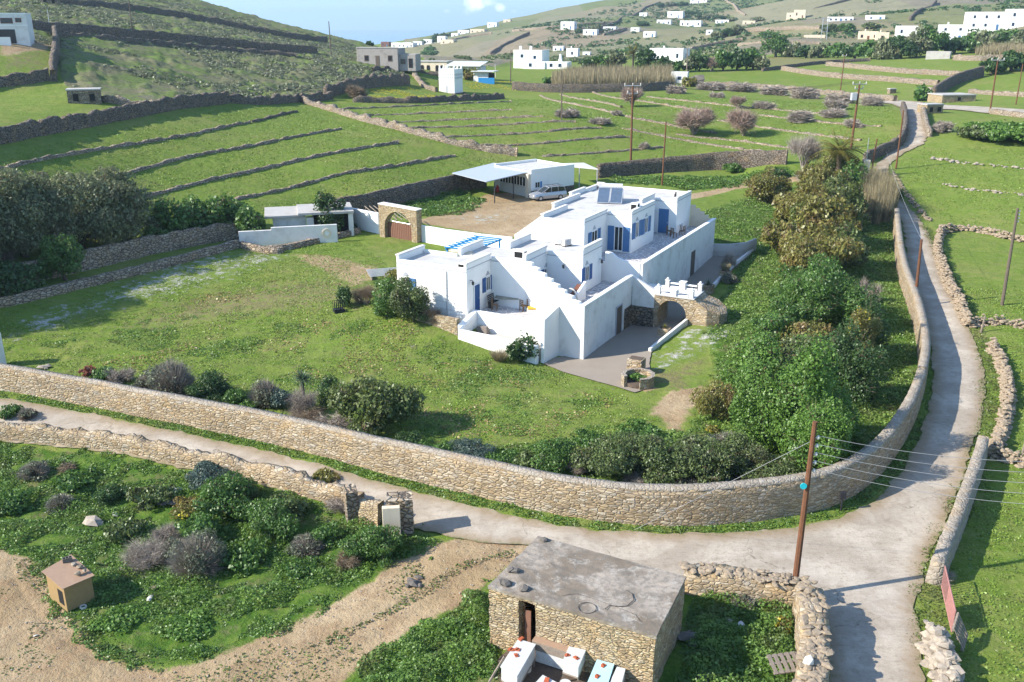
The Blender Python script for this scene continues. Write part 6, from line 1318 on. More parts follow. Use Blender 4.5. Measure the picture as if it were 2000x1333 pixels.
# ------------------------------------------------------------------ stone walls
FW = [(-260, 722), (0, 762), (100, 780), (200, 798), (300, 820), (400, 840), (500, 859), (600, 884), (700, 912), (800, 938), (900, 962), (1000, 985), (1075, 1003), (1150, 1015), (1250, 1026), (1350, 1029), (1450, 1021), (1550, 1008), (1620, 993), (1680, 963), (1728, 920), (1763, 870), (1789, 820), (1806, 760), (1811, 720), (1807, 680), (1797, 635), (1782, 590), (1765, 540), (1756, 480), (1753, 437)]
o, p = swall('long curving boundary wall of tan stone between the garden and the road', FW, 1.95, .55, 'stone_warm', .05, smooth=2, hs=[1.65] * 6 + [1.75] * 3 + [1.9] * 6 + [1.95] * 8 + [1.8] * 8, batter=.03, st=.3)
bw = o
k = int(len(p) * .62); V, F = wall_mesh(p[:, :2], np.full(len(p), .07), .62, .5, .03, 0, .02); zoff = np.interp(np.arange(len(p)), np.arange(len(p)), p[:, 2])
pp, tt = resample(np.c_[p[:, :2], p[:, 2]], .4); tan = np.gradient(pp[:, :2], axis=0); tan /= np.hypot(*tan.T)[:, None]; nr = np.c_[-tan[:, 1], tan[:, 0]]; zb = T(pp[:, 0], pp[:, 1]) + pp[:, 2]
cf = np.clip((fbm(tt / 7, tt * 0, 41, 2) - .42) * 8, 0, 1); n = len(pp); VV = []
for s, dz in ((-1, -.06), (-1, .05), (0, .09), (1, .05), (1, -.06)): VV.append(np.c_[pp[:, :2] + nr * (s * (.27 + rng.random(n) * .03))[:, None], zb + dz * (.4 + .6 * cf) + rng.random(n) * .03])
VV = np.stack(VV, 1); idx = np.arange(n * 5).reshape(n, 5); FF = np.stack([idx[:-1, :-1], idx[:-1, 1:], idx[1:, 1:], idx[1:, :-1]], -1).reshape(-1, 4)[:, ::-1]
link('coping', npmesh('coping', VV.reshape(-1, 3), FF, 'stone_top'), bw)
swall('lower tan stone wall on the near side of the left road', [(-260, 830), (0, 858), (100, 868), (200, 879), (300, 898), (400, 921), (500, 940), (570, 962), (640, 984), (700, 1004)], .95, .55, 'stone_warm', .16, smooth=1, batter=.05, st=.3)
# gate piers at the road
b = G(688, 1014); solid('gate_pier', MB().box(-.3, .3, -.5, .5, -.8, 1.75), 'stone_mid', 'dark narrow stone pier at the end of the near road wall', 'pier', loc=b, rz=.3, bevel=.04)
swall('short tan wall between the two gate piers by the road', [(700, 1020), (740, 1030)], 1.2, .5, 'stone_gold', .1)
b = G(770, 1052); t = thing('gate_pier', 'big square stone pier with a whitewashed face beside the road junction', 'pier', b, .12); part('pier', irregular(MB().box(-.3, .95, -.2, .8, -.6, 2.15), .05), 'stone_mid', t); part('plaster_face', MB().box(-.5, .35, -.5, -.21, -.5, 1.95), 'cream', t, .03)
swall('flat-topped smooth stone wall on the right side of the lower road', [(1836, 1146), (1850, 1110), (1878, 1040), (1898, 980), (1915, 930), (1925, 893)], 1.25, .55, 'stone_top', .06, side=1, st=.3)
rubble('loose low stone wall on the grass verge right of the road', [(1925, 893), (1935, 865), (1950, 820), (1957, 775), (1952, 735), (1940, 700), (1925, 680)], .75, .75, .23, 46, 'rock_tan', side=-1)
rubble('low loose wall running right across the field edge', [(1930, 893), (1960, 905), (2010, 918), (2080, 935)], .65, .6, .21, 36, 'rock_tan')
rubble('loose stone wall of the small walled field, side facing the lane', [(1845, 458), (1836, 490), (1850, 530), (1872, 580), (1892, 622), (1905, 642)], 1.0, .8, .23, 46, 'rock_tan', side=-1)
rubble('loose stone wall of the small walled field, near side', [(1900, 640), (1940, 636), (1985, 640), (2060, 655)], .75, .7, .22, 36, 'rock_tan')
rubble('broken stone wall of the small walled field, far side', [(1845, 458), (1880, 450), (1925, 458), (1960, 468), (2040, 482)], .8, .9, .3, 20, 'rock_tan')
rubble('line of scattered stones along the right verge beyond the walled field', [(1738, 340), (1755, 368), (1780, 400), (1810, 432)], .4, .7, .24, 9, 'rock_tan')
rubble('faint row of pale stones crossing the green field on the right', [(1840, 363), (1880, 370), (1940, 378), (2020, 385)], .3, .8, .26, 5, 'rock')
rubble('faint row of stones in the upper right field', [(1820, 312), (1870, 320), (1930, 326), (2020, 333)], .35, .9, .3, 5, 'rock')
rubble('tumbled stone end of the wall below the pink gate', [(1838, 1258), (1855, 1290), (1868, 1320), (1878, 1360)], 1.0, .9, .33, 40, 'rock', side=-1)
for i, (px, py, a, lb) in enumerate(((1884, 1268, 1.0, 'pale pallet leaning on the tumbled wall end below the pink gate'),)): b = G(px, py); pallet(lb, (b[0], b[1], b[2] + .3), a, 1.3, 1.0, -.5, 'grey_wood', 6)
ga, gb = G(1838, 1150), G(1858, 1240); t = thing('gate', 'pink-painted thin metal gate standing open at the field edge', 'gate', ga, math.atan2(*(gb - ga)[:2][::-1])); L = np.hypot(*(gb - ga)[:2]); m = MB()
for z in (.15, 1.15): m.tube([(0, 0, z), (L, 0, z)], .03, 5)
for i in range(22): m.tube([(L * i / 21, 0, .15), (L * i / 21, 0, 1.15)], .014, 4)
part('bars', m, 'pink_paint', t); part('sheet', MB().box(L * .45, L * .98, -.012, .0, .2, 1.1), 'pink_paint', t)
# the yard's back walls and the long wall on the left
swall('high dark back wall of the yard running up to the garage', [(655, 428), (700, 421), (780, 402), (850, 385), (905, 372), (950, 366)], 2.3, .5, 'stone_grey', .08, side=1, smoothz=True)
swall('high dark back wall to the right of the garage', [(1168, 349), (1230, 343), (1320, 336), (1420, 329), (1535, 322)], 2.0, .5, 'stone_grey', .06, side=1, smoothz=True)
swall('low flat wall edging the shaded lawn on the left', [(-260, 655), (0, 603), (100, 580), (200, 555), (300, 530), (400, 503), (468, 484)], .75, .5, 'stone_mid', .05, side=1)
swall('taller retaining wall under the big olive-grey trees', [(-260, 620), (0, 568), (60, 553), (160, 530), (260, 505), (370, 482), (450, 468), (500, 470)], 1.7, .5, 'stone_mid', .1, side=1)
swall('low rounded stone edging in front of the enclosure left of the gate', [(510, 495), (560, 490), (620, 476), (680, 462), (705, 456)], .55, .6, 'stone_mid', .06)
swall('short low stone wall where the lawn meets the enclosure', [(468, 484), (495, 492), (540, 498), (555, 494)], .6, .5, 'stone_mid', .06)
solid('wall_end', MB().box(-.5, .5, -.4, .4, -.6, 2.4), 'white_old', 'grey-white pillar at the very left edge above the boundary wall', 'pillar', loc=G(-6, 716), bevel=.03)

W = [  # field walls: label, pixel path, height, width, material, roughness
 ('dark field wall crossing the left slope below the scrub', [(-200, 330), (0, 285), (80, 264), (200, 243), (300, 224), (380, 210), (450, 202)], 1.7, .7, 'stone_grey', .25),
 ('broken dark field wall under the scrub slope, left of the round bush', [(450, 202), (520, 206), (580, 200), (650, 195)], 1.3, .7, 'stone_grey', .4),
 ('dark rough wall climbing beside the round brown bush', [(640, 192), (680, 180), (720, 172), (800, 166)], 2.2, .8, 'stone_grey', .5),
 ('rough field wall below the yellow-flowered patch', [(690, 200), (760, 202), (820, 203), (930, 197), (985, 193)], 1.1, .7, 'stone_grey', .4),
 ('narrow tan wall coming down from the old house to the dovecote', [(805, 148), (815, 160), (825, 172), (850, 180)], 1.0, .9, 'stone_mid', .3),
 ('first grassy terrace wall from the top in the left field', [(495, 240), (550, 226), (582, 219)], .3, .5, 'stone_grey', .16),
 ('long second terrace wall of the left field', [(-50, 345), (0, 336), (100, 310), (200, 292), (300, 278), (400, 262), (490, 241)], .30, .42, 'stone_mid', .14),
 ('third terrace wall of the left field', [(195, 354), (270, 335), (375, 306), (500, 287), (585, 268), (668, 253)], .30, .42, 'stone_mid', .14),
 ('fourth terrace wall of the left field', [(268, 390), (340, 372), (430, 350), (515, 332), (620, 308), (700, 293), (780, 281)], .32, .42, 'stone_mid', .14),
 ('lowest terrace wall of the left field', [(455, 394), (560, 370), (640, 350), (730, 333), (810, 320), (890, 306)], .28, .42, 'stone_mid', .14),
 ('tan rubble wall running diagonally between the two terraced fields', [(582, 198), (640, 216), (700, 236), (770, 254), (850, 276), (930, 294), (1010, 306)], .9, 1.0, 'stone_mid', .4),
 ('wall along the top of the middle terraces with a pale road edge', [(1000, 176), (1100, 182), (1250, 180), (1310, 175)], 2.0, .7, 'stone_grey', .08),
 ('pale wall closing the terraced fields towards the pastures', [(1340, 168), (1450, 171), (1560, 180), (1660, 190), (1745, 199)], 1.2, .9, 'stone_mid', .2),
 ('lower pale wall across the far pasture', [(1525, 138), (1580, 147), (1640, 154), (1740, 160), (1830, 168)], 1.3, .9, 'stone_mid', .12),
 ('upper pale wall across the far pasture', [(1612, 129), (1680, 136), (1760, 144), (1830, 147), (1885, 151)], 1.3, .9, 'stone_mid', .12),
 ('dark curving wall beside the far bend of the road', [(1826, 192), (1845, 178), (1875, 162), (1920, 150)], 2.6, .8, 'stone_grey', .06),
 ('dark wall along the near edge of the dark tree line', [(1490, 140), (1560, 131), (1620, 124), (1700, 120)], 1.0, .7, 'stone_grey', .1),
 ('shaded stone wall left of the winding lane', [(1692, 320), (1722, 304), (1755, 290), (1768, 275), (1772, 245), (1765, 215)], 1.5, .6, 'stone_grey', .15),
 ('pale wall right of the winding lane near the crossroads', [(1820, 268), (1812, 250), (1806, 225), (1804, 212)], 1.1, .7, 'stone_mid', .15),
 ('low tan wall beside the side road on the right', [(1930, 222), (1970, 228), (2060, 236)], .9, .6, 'stone_mid', .1),
 ('tan wall in front of the reeds in the upper right pasture', [(1860, 118), (1900, 120), (1960, 118), (2050, 116)], 1.6, .9, 'stone_mid', .2),
 ('pale low wall in the right hand pasture beyond the side road', [(1890, 182), (1930, 186), (2040, 192)], .9, .8, 'stone_mid', .2),
 ('dark upper wall across the scrubby hill', [(100, 8), (160, 14), (250, 22), (330, 32), (400, 44), (480, 60), (560, 76), (640, 84)], 1.8, .8, 'stone_grey', .3),
 ('double dark wall across the middle of the scrubby hill', [(60, 62), (150, 68), (250, 76), (350, 84), (450, 94), (550, 104), (620, 108)], 2.0, .8, 'stone_grey', .2),
 ('lower parallel dark wall across the scrubby hill', [(110, 72), (200, 80), (300, 88), (400, 98), (500, 106), (580, 114)], 1.0, .8, 'stone_grey', .3),
 ('dark wall dropping down the slope right of the white house', [(104, 68), (107, 95), (104, 115), (98, 140), (100, 160)], 1.8, .8, 'stone_grey', .2),
 ('dark wall below the bare plot on the left edge', [(-60, 178), (0, 170), (50, 166), (98, 158)], 1.6, .7, 'stone_grey', .3),
 ('low rubble wall right of the little stone hut', [(200, 200), (250, 208), (300, 212)], .9, .9, 'stone_mid', .4),
 ('dark wall below the old stone house', [(730, 140), (800, 138), (860, 150)], .8, .7, 'stone_grey', .4),
]
for i, (lb, px, h, w_, mt, rg) in enumerate(W): swall(lb, px, h, w_, mt, rg, st=None)
C7 = [[(668, 214), (750, 211), (860, 206), (1000, 200)], [(700, 227), (800, 224), (900, 220), (1000, 216)], [(750, 241), (850, 237), (950, 233), (1060, 229)], [(800, 251), (900, 249), (1000, 244), (1125, 240)], [(870, 269), (960, 265), (1050, 261), (1175, 252)], [(935, 286), (1040, 284), (1120, 276), (1235, 269)], [(1060, 307), (1180, 300), (1300, 289)]]
for i, px in enumerate(C7): swall(f'{("topmost", "second", "third", "fourth", "fifth", "sixth", "lowest")[i]} grassy stone ridge of the middle terraced field, counted from the top', px, .24, .45, 'stone_mid', .14, group='terrace ridges of the middle field')
D9 = [[(1053, 187), (1110, 205), (1210, 228), (1300, 244), (1400, 262)], [(1092, 185), (1160, 199), (1212, 211)], [(1155, 181), (1215, 195), (1300, 208), (1390, 221)], [(1262, 190), (1330, 198), (1420, 208), (1500, 214), (1600, 223)], [(1215, 252), (1300, 268), (1380, 283), (1450, 293), (1500, 301)], [(1400, 236), (1500, 252), (1600, 266), (1680, 276)], [(1320, 264), (1430, 274), (1520, 288), (1560, 293)], [(1480, 226), (1570, 236), (1660, 246), (1720, 248)]]
for i, px in enumerate(D9): swall(f'pale terrace edge slanting across the fields behind the fig bushes, {("first", "second", "third", "fourth", "fifth", "sixth", "seventh", "eighth")[i]} from the left', px, .24, .5, 'stone_mid', .14, group='pale terrace edges of the fig field')
FH = [[(1160, 62), (1220, 40), (1250, 20), (1290, 6)], [(960, 105), (985, 90), (1010, 78), (1035, 66)], [(1180, 70), (1205, 62), (1225, 58)], [(1000, 62), (1060, 58), (1130, 50), (1200, 46)], [(1410, 0), (1440, 14), (1435, 22), (1455, 32)], [(1590, 20), (1650, 4), (1690, -6)], [(1350, 98), (1400, 88), (1450, 80)], [(1440, 92), (1520, 88), (1600, 90)], [(1780, 40), (1810, 20), (1830, 4)], [(860, 88), (900, 76), (960, 66)], [(1400, 72), (1450, 62), (1500, 60)], [(1500, 60), (1540, 57), (1600, 58)]]
for i, px in enumerate(FH): swall(f'old dry-stone line on the far hillside, {("above the villas", "left of the villa field", "beside the round field", "crossing the green slope", "along the zigzag track", "on the upper right slope", "behind the trees", "below the cream house", "on the rocky right slope", "above the seaside village", "above the tree belt", "right of the tree belt")[i]}', px, 1.6, 1.4, ('stone_mid', 'stone_grey')[i in (0, 1, 5, 8)], .3)
# ------------------------------------------------------------------ far buildings
def house(label, px, py, wp, hp, depth=None, rz=0.0, mat='white', win=2, door_=True, chim=0, storeys=1, wing=None, shade='white_old', name='house', frm='blue', roofm='roof_wash', cat='house'):
    """px,py: foot of the near facade's middle; wp,hp: facade width and height in photo pixels"""
    b = G(px, py); k = ppm(b); w = wp / k; h = hp / k; d = depth or w * .7; az = math.atan2(b[0], b[1])
    t = thing(name, label, cat, b, rz); m = MB().box(-w / 2, w / 2, 0, d, -1.5, h)
    if wing: wx, ww, wh, wd = wing; m.box(w * wx, w * wx + w * ww, -wd, d * .8, -1.5, h * wh)
    part('wall', m, mat, t, .06 if k > 3 else 0); part('roof', MB().box(-w / 2 + .3, w / 2 - .3, .3, d - .3, h + .004, h + .06), roofm, t)
    m = MB(); p_ = .28; m.box(-w / 2, w / 2, 0, p_, h + .001, h + .45).box(-w / 2, w / 2, d - p_, d, h + .001, h + .45).box(-w / 2, -w / 2 + p_, p_, d - p_, h + .001, h + .45).box(w / 2 - p_, w / 2, p_, d - p_, h + .001, h + .45); part('parapet', m, mat, t)
    for s in range(storeys):
        z0 = h * s / storeys + h / storeys * .35; z1 = z0 + h / storeys * .36
        for i in range(win):
            c = -w / 2 + w * (i + .5) / win
            if door_ and s == 0 and i == win // 2: part('door', MB().box(c - .5, c + .5, -.05, -.004, -.2, min(2.2, h * .75)), frm, t); continue
            f = part('window', MB().box(c - .5, c + .5, -.07, -.004, z0, z1), frm, t); part('pane', MB().box(c - .4, c + .4, -.09, -.072, z0 + .1, z1 - .1), 'glass', f)
        if k > 2: f = part('window', MB().box(w / 2 + .004, w / 2 + .07, d * .4, d * .4 + 1, z0, z1), frm, t); part('pane', MB().box(w / 2 + .072, w / 2 + .09, d * .4 + .1, d * .4 + .9, z0 + .1, z1 - .1), 'glass', f)
    for i in range(chim): x = -w * .2 + i * w * .5; part('chimney', MB().box(x, x + .6, d * .5, d * .5 + .6, h, h + 1.5), mat, t)
    return t
# white house at the left edge
b = G(20, 85); k = ppm(b); t = thing('white_house', 'white two-storey box house at the top left edge', 'house', b, .36); w = 12; h = top_z(b, 28) - b[2]; x1 = 3.0
part('wall', MB().box(-9, x1, 0, 8, -1, h), 'white_old', t, .05); part('parapet', MB().box(-9, x1, 0, .25, h, h + .2).box(x1 - .25, x1, .25, 8, h, h + .2), 'white', t); part('ledge', MB().box(-9, x1 + .03, -.05, -.002, h * .6, h * .64), 'white', t)
for x0, x2, z0, z1 in ((-.9, .9, h * .68, h * .87), (1.3, 2.2, h * .72, h * .87), (-5, -3, h * .68, h * .87)): f = part('window', MB().box(x0, x2, -.05, -.004, z0, z1), 'terracotta', t); part('pane', MB().box(x0 + .12, x2 - .12, -.07, -.052, z0 + .1, z1 - .1), 'glass', f)
part('garage_opening', MB().box(-6, 1.0, -.04, -.004, 0, h * .48), 'dark_iron', t); part('garden_wall', MB().box(-6, .3, -1.6, -1.3, -.5, h * .22), 'white', t)
# old stone house
b = G(738, 131); k = ppm(b); t = thing('old_house', 'old unrendered grey stone house with a flat roof below the hill', 'house', b, -.16); w = 78 / k; h = 33 / k; part('wall', MB().box(-w / 2, w / 2, 0, 7, -1, h).box(w / 2, w / 2 + 4.2, 1, 6, -1, h * .68), 'grey_render', t, .05); part('parapet', MB().box(-w / 2 - .1, w / 2 + .1, -.1, .3, h, h + .25), 'concrete', t); part('end_wall', MB().box(-w / 2 - .06, -w / 2 - .002, .0, 7, -1, h), 'cream', t)
for x in (-2.8, 3.2): f = part('window', MB().box(x - .55, x + .55, -.06, -.004, h * .3, h * .62), 'bark', t); part('pane', MB().box(x - .42, x + .42, -.08, -.062, h * .35, h * .58), 'dark', f)
part('door', MB().box(-.5, .5, -.06, -.004, -.2, h * .6), 'pole_grey', t); part('door', MB().box(w / 2 + 2.4, w / 2 + 3.4, .93, .996, -.2, h * .45), 'dark', t); part('window', MB().box(w / 2 + .4, w / 2 + 1.6, .93, .996, h * .15, h * .42), 'pole_grey', t)
b = G(850, 140); k = ppm(b); t = thing('low_house', 'low ochre stone house with arched openings behind the dovecote', 'house', b, -.2); part('wall', MB().box(-6, 3.5, 0, 6, -1, 2.6), 'cream', t, .05); part('roof', MB().box(-6.2, 3.7, -.2, 6.2, 2.602, 2.8), 'concrete', t)
for x in (-3.8, -2.0, .6, 2.0): part('opening', MB().vprism([(x - .5, 0), (x + .5, 0), (x + .5, 1.3), (x + .3, 1.7), (x - .3, 1.7), (x - .5, 1.3)], -.06, -.004), 'dark', t)
b = G(905, 152); k = ppm(b); t = thing('veranda_house', 'low house with a bright white sheet roof just right of the dovecote', 'house', b, -.25); part('wall', MB().box(-4.5, 4.5, 1.5, 7, -1, 2.9), 'white_old', t, .03); part('roof', MB().prism([(-5, -.6), (5, -.6), (5, 7.4), (-5, 7.4)], [2.95, 2.95, 3.9, 3.9], [3.07, 3.07, 4.02, 4.02]), 'hive_white', t)
for x in (-1.5, 1.5, 4): part('post', MB().box(x - .1, x + .1, -.3, -.1, -.5, 2.94), 'hive_white', t)
for x in (-2.5, 0, 2.5): part('window', MB().box(x - .5, x + .5, 1.42, 1.496, .6, 2.2), 'glass', t)
b = G(945, 162); t = thing('blue_hut', 'small white hut with a sky-blue fence right of the sheet-roofed house', 'hut', b, -.25); part('wall', MB().box(-3, 1, .6, 4, -1, 2.7), 'white_old', t); part('roof', MB().box(-3.4, 2.8, -.4, 4.4, 2.702, 2.9), 'hive_white', t); part('fence', MB().box(-1.2, 3.1, -1.0, -.9, -.4, 1.3), 'sky_blue', t); part('opening', MB().box(1.1, 2.6, .8, 1.0, -.2, 2.4), 'dark', t)
# dovecote
b = G(881, 181); k = ppm(b); h = 43 / k; t = thing('dovecote', 'square white dovecote tower with pierced panels and small pinnacles', 'dovecote', b, R_(-28) + .05); w = 4.1; part('tower', MB().box(-w / 2, w / 2, -w / 2, w / 2, -1, h), 'white', t, .05)
m = MB(); [m.tube([(x, y, h), (x, y, h + .5), (x, y, h + .9)], [.25, .16, .03], 6) for x in (-1.85, 0, 1.85) for y in (-1.85, 0, 1.85) if abs(x) + abs(y) > .1]; part('pinnacles', m, 'white', t); m = MB()
for i in range(3): z = h * (.55 + .13 * i); m.box(-w / 2 - .06, w / 2 + .06, -w / 2 - .06, -w / 2 - .003, z, z + .09).box(w / 2 + .003, w / 2 + .06, -w / 2 - .06, w / 2, z, z + .09)
part('ledges', m, 'white', t); 
for i in range(2):
    for j in range(7): x = -1.7 + j * .55; z = h * (.57 + .13 * i) + .1; part('pigeon_hole', MB().box(x - .12, x + .12, -w / 2 - .03, -w / 2 - .002, z, z + h * .09), 'band', t); part('pigeon_hole', MB().box(w / 2 + .002, w / 2 + .03, x - .12, x + .12, z, z + h * .09), 'band', t)
part('door', MB().box(-.3, .3, -w / 2 - .03, -w / 2 - .002, 0, 1.6), 'band', t); part('base', MB().box(-w / 2 - .5, w / 2 + .5, -w / 2 - .5, w / 2 + .5, -1.2, -.0), 'stone_grey', t)
# villa in the middle
b = G(1022, 134); k = ppm(b); h = 31 / k; t = thing('villa', 'white two-storey villa with a long low wing beyond the dovecote', 'house', b, -.35); part('wall', MB().box(-3.5, 6.5, 0, 8, -1, h).box(1.5, 9.0, -4.5, -.002, -1.5, h * .42).box(9.0, 16.5, -4.0, 1, -1.5, h * .42), 'white', t, .06); part('parapet', MB().box(-3.5, 6.5, 0, .3, h, h + .35).box(6.2, 6.5, .3, 8, h, h + .35), 'white', t)
for x, z, y in ((-.5, h * .62, 0), (4, h * .55, 0), (4, h * .14, -4.5), (11, h * .14, -4.0), (14, h * .14, -4.0)): f = part('window', MB().box(x - .5, x + .5, y - .07, y - .004, z, z + 1.1), 'pale_blue', t); part('pane', MB().box(x - .38, x + .38, y - .09, y - .072, z + .12, z + .98), 'glass', f)
for x in (-2.5, 1.2): part('chimney', MB().box(x, x + .7, 3, 3.7, h, h + 1.5), 'white', t)
part('vent_tower', MB().tube([(13, 0, h * .42), (13, 0, h * .42 + 1.2), (13, 0, h * .42 + 2.4)], [.7, .5, .35], 8), 'white', t)
hs = [('white house half hidden by the dark palm-garden trees', 1300, 122, 64, 22, .25, 'white', 3, 1, 1), ('white cube house left of the palm garden', 1117, 113, 22, 15, .1, 'white', 1, 1, 1), ('small white chapel-like house far behind the villa', 1090, 102, 20, 9, .1, 'white', 2, 0, 1),
 ('white gate hut at the right end of the reed bed', 1326, 163, 30, 17, .1, 'white_old', 1, 0, 1), ('white hillside villa with a shaded side, above the villa', 1108, 57, 26, 12, .15, 'white', 2, 0, 1), ('white bungalow beside dark trees on the hill', 1152, 68, 26, 8, .1, 'white', 2, 0, 1),
 ('small white house low on the far hill', 1268, 73, 22, 9, .1, 'white', 2, 0, 1), ('grey-white house with a raised block on the far hill', 1296, 50, 26, 9, .1, 'white_old', 3, 0, 1), ('long white house in the middle of the far hill', 1348, 54, 38, 11, .1, 'white', 4, 0, 1), ('white house above the tree belt on the far hill', 1318, 35, 28, 10, .15, 'white', 2, 0, 1),
 ('white cottage left of the tree belt near the top', 1256, 34, 14, 7, .1, 'white', 1, 0, 1), ('long low white house near the zigzag track', 1410, 47, 24, 6, .1, 'white', 3, 0, 1), ('white house at the very top of the picture', 1364, 6, 30, 9, .1, 'white', 3, 0, 1), ('cream house among rocks right of the zigzag track', 1462, 50, 22, 7, .1, 'cream', 2, 0, 1),
 ('cream villa on the far right slope, left block', 1543, 37, 13, 9, .15, 'cream', 1, 0, 1), ('cream villa on the far right slope, tall right block', 1561, 36, 20, 13, .15, 'cream', 2, 0, 1), ('long low white house with dark openings on the right slope', 1642, 43, 42, 7, .05, 'white_old', 5, 0, 1), ('white house with a long pink wall on the right slope', 1710, 40, 30, 7, .05, 'white', 2, 0, 1),
 ('cream house among trees at the upper right, left part', 1695, 80, 32, 14, .1, 'cream', 3, 1, 1), ('cream house among trees at the upper right, right part', 1722, 82, 22, 14, .1, 'cream', 1, 1, 1), ('white house with a red awning behind the upper right trees', 1770, 72, 34, 16, .1, 'white', 2, 0, 1), ('white two-storey house with a blue window at the upper right', 1858, 80, 46, 24, .2, 'white', 2, 1, 2),
 ('large white house at the right edge on the hill', 1935, 58, 72, 26, .1, 'white', 4, 0, 2), ('white end block of the large house at the right edge', 1990, 58, 40, 30, .1, 'white', 2, 0, 2), ('pale concrete shed in the far right pasture', 1831, 116, 38, 10, .3, 'concrete', 0, 0, 1),
 ('low white farm building left of the tree line', 1190, 60, 24, 6, .1, 'white_old', 2, 0, 1), ('small white house by the round field', 1240, 62, 16, 6, .1, 'white', 1, 0, 1), ('white house on the shoulder of the far hill by the sky', 961, 53, 18, 7, .1, 'white', 2, 0, 1), ('cream house on the shoulder beside the sky', 990, 46, 14, 6, .1, 'cream', 1, 0, 1),
 ('white seaside house just right of the old stone house', 775, 96, 22, 10, .1, 'white', 2, 0, 1), ('pinkish house at the edge of the seaside village', 752, 92, 16, 8, .1, 'terracotta', 2, 0, 1), ('long white seaside building', 792, 95, 30, 9, .1, 'white', 4, 0, 1), ('white seaside house in the middle of the row', 815, 90, 18, 7, .1, 'white', 2, 0, 1), ('white seaside house near the dark trees', 835, 86, 16, 7, .1, 'white', 1, 0, 1),
 ('tall white seaside house with a pointed tower', 862, 82, 16, 9, .1, 'white', 1, 0, 1), ('cream house between the seaside trees', 873, 88, 26, 8, .1, 'cream', 2, 0, 1), ('white house on the ridge above the seaside village', 905, 68, 22, 7, .1, 'white', 2, 0, 1), ('ochre house on the ridge above the village', 932, 66, 28, 7, .1, 'cream', 3, 0, 1), ('white house highest in the seaside village', 888, 74, 14, 7, .1, 'white', 1, 0, 1),
 ('white cottage between the villa and the reed bed far behind', 1145, 110, 14, 6, .1, 'white', 1, 0, 1), ('white water tank by the far right trees', 1545, 95, 18, 6, .1, 'white', 0, 0, 1), ('whitish ruin in the dip behind the palm garden', 1385, 68, 12, 7, .1, 'white_old', 1, 0, 1), ('ochre ruined walls on the slope behind the right trees', 1590, 80, 36, 8, .1, 'cream', 0, 0, 1)]
for (lb, px, py, wp, hp, rz, mt, wn_, ch, st) in hs: house(lb, px, py, wp, hp, rz=-.2 - rz, mat=mt, win=wn_, chim=ch, storeys=st, door_=wn_ > 1, frm='pale_blue' if mt != 'cream' else 'terracotta')
# small stone huts by the crossroads and on the left
def stonehut(label, px, py, wp, hp, rz, mat='stone_mid', openings=2, depth=None):
    b = G(px, py); k = ppm(b); w, h = wp / k, hp / k; d = depth or w * .7; t = thing('stone_hut', label, 'hut', b, rz); part('wall', irregular(MB().box(-w / 2, w / 2, 0, d, -1, h), .08, .7), mat, t); part('roof', MB().box(-w / 2 - .12, w / 2 + .12, -.12, d + .12, h + .01, h + .2), 'concrete', t)
    for i in range(openings): x = -w / 2 + w * (i + .5) / openings; part('opening', MB().box(x - .35, x + .35, -.16, -.1, h * .2, h * .75), 'dark', t)
stonehut('little square stone hut on the left slope', 166, 203, 52, 22, .35, openings=2); stonehut('tan flat-roofed stone hut at the crossroads', 1825, 222, 34, 14, .3, 'stone_gold'); stonehut('long low tan stone hut behind the crossroads', 1872, 200, 62, 11, .15, 'stone_gold', 1); stonehut('small stone shed near the upper edge of the scrub', 97, 10, 26, 12, .2); stonehut('little grey stone hut in the pasture above the crossroads', 1744, 183, 12, 7, .2, 'stone_mid', 0)
b = G(1815, 188); solid('stone_pile', MB().rock((0, 0, .8), (1.6, 1.2, 1.5)).rock((1.4, 0, .6), (1.3, 1, 1.3)).rock((-1, .5, .3), (1, 1, .8)), 'rock', 'pale boulder pile at the road bend', 'boulders', loc=b)
b = G(1363, 165); solid('boulder', MB().rock((0, 0, 1.2), (2.4, 1.6, 1.9)), 'rock_grey', 'dark round heap beside the white gate hut', 'heap', loc=b)

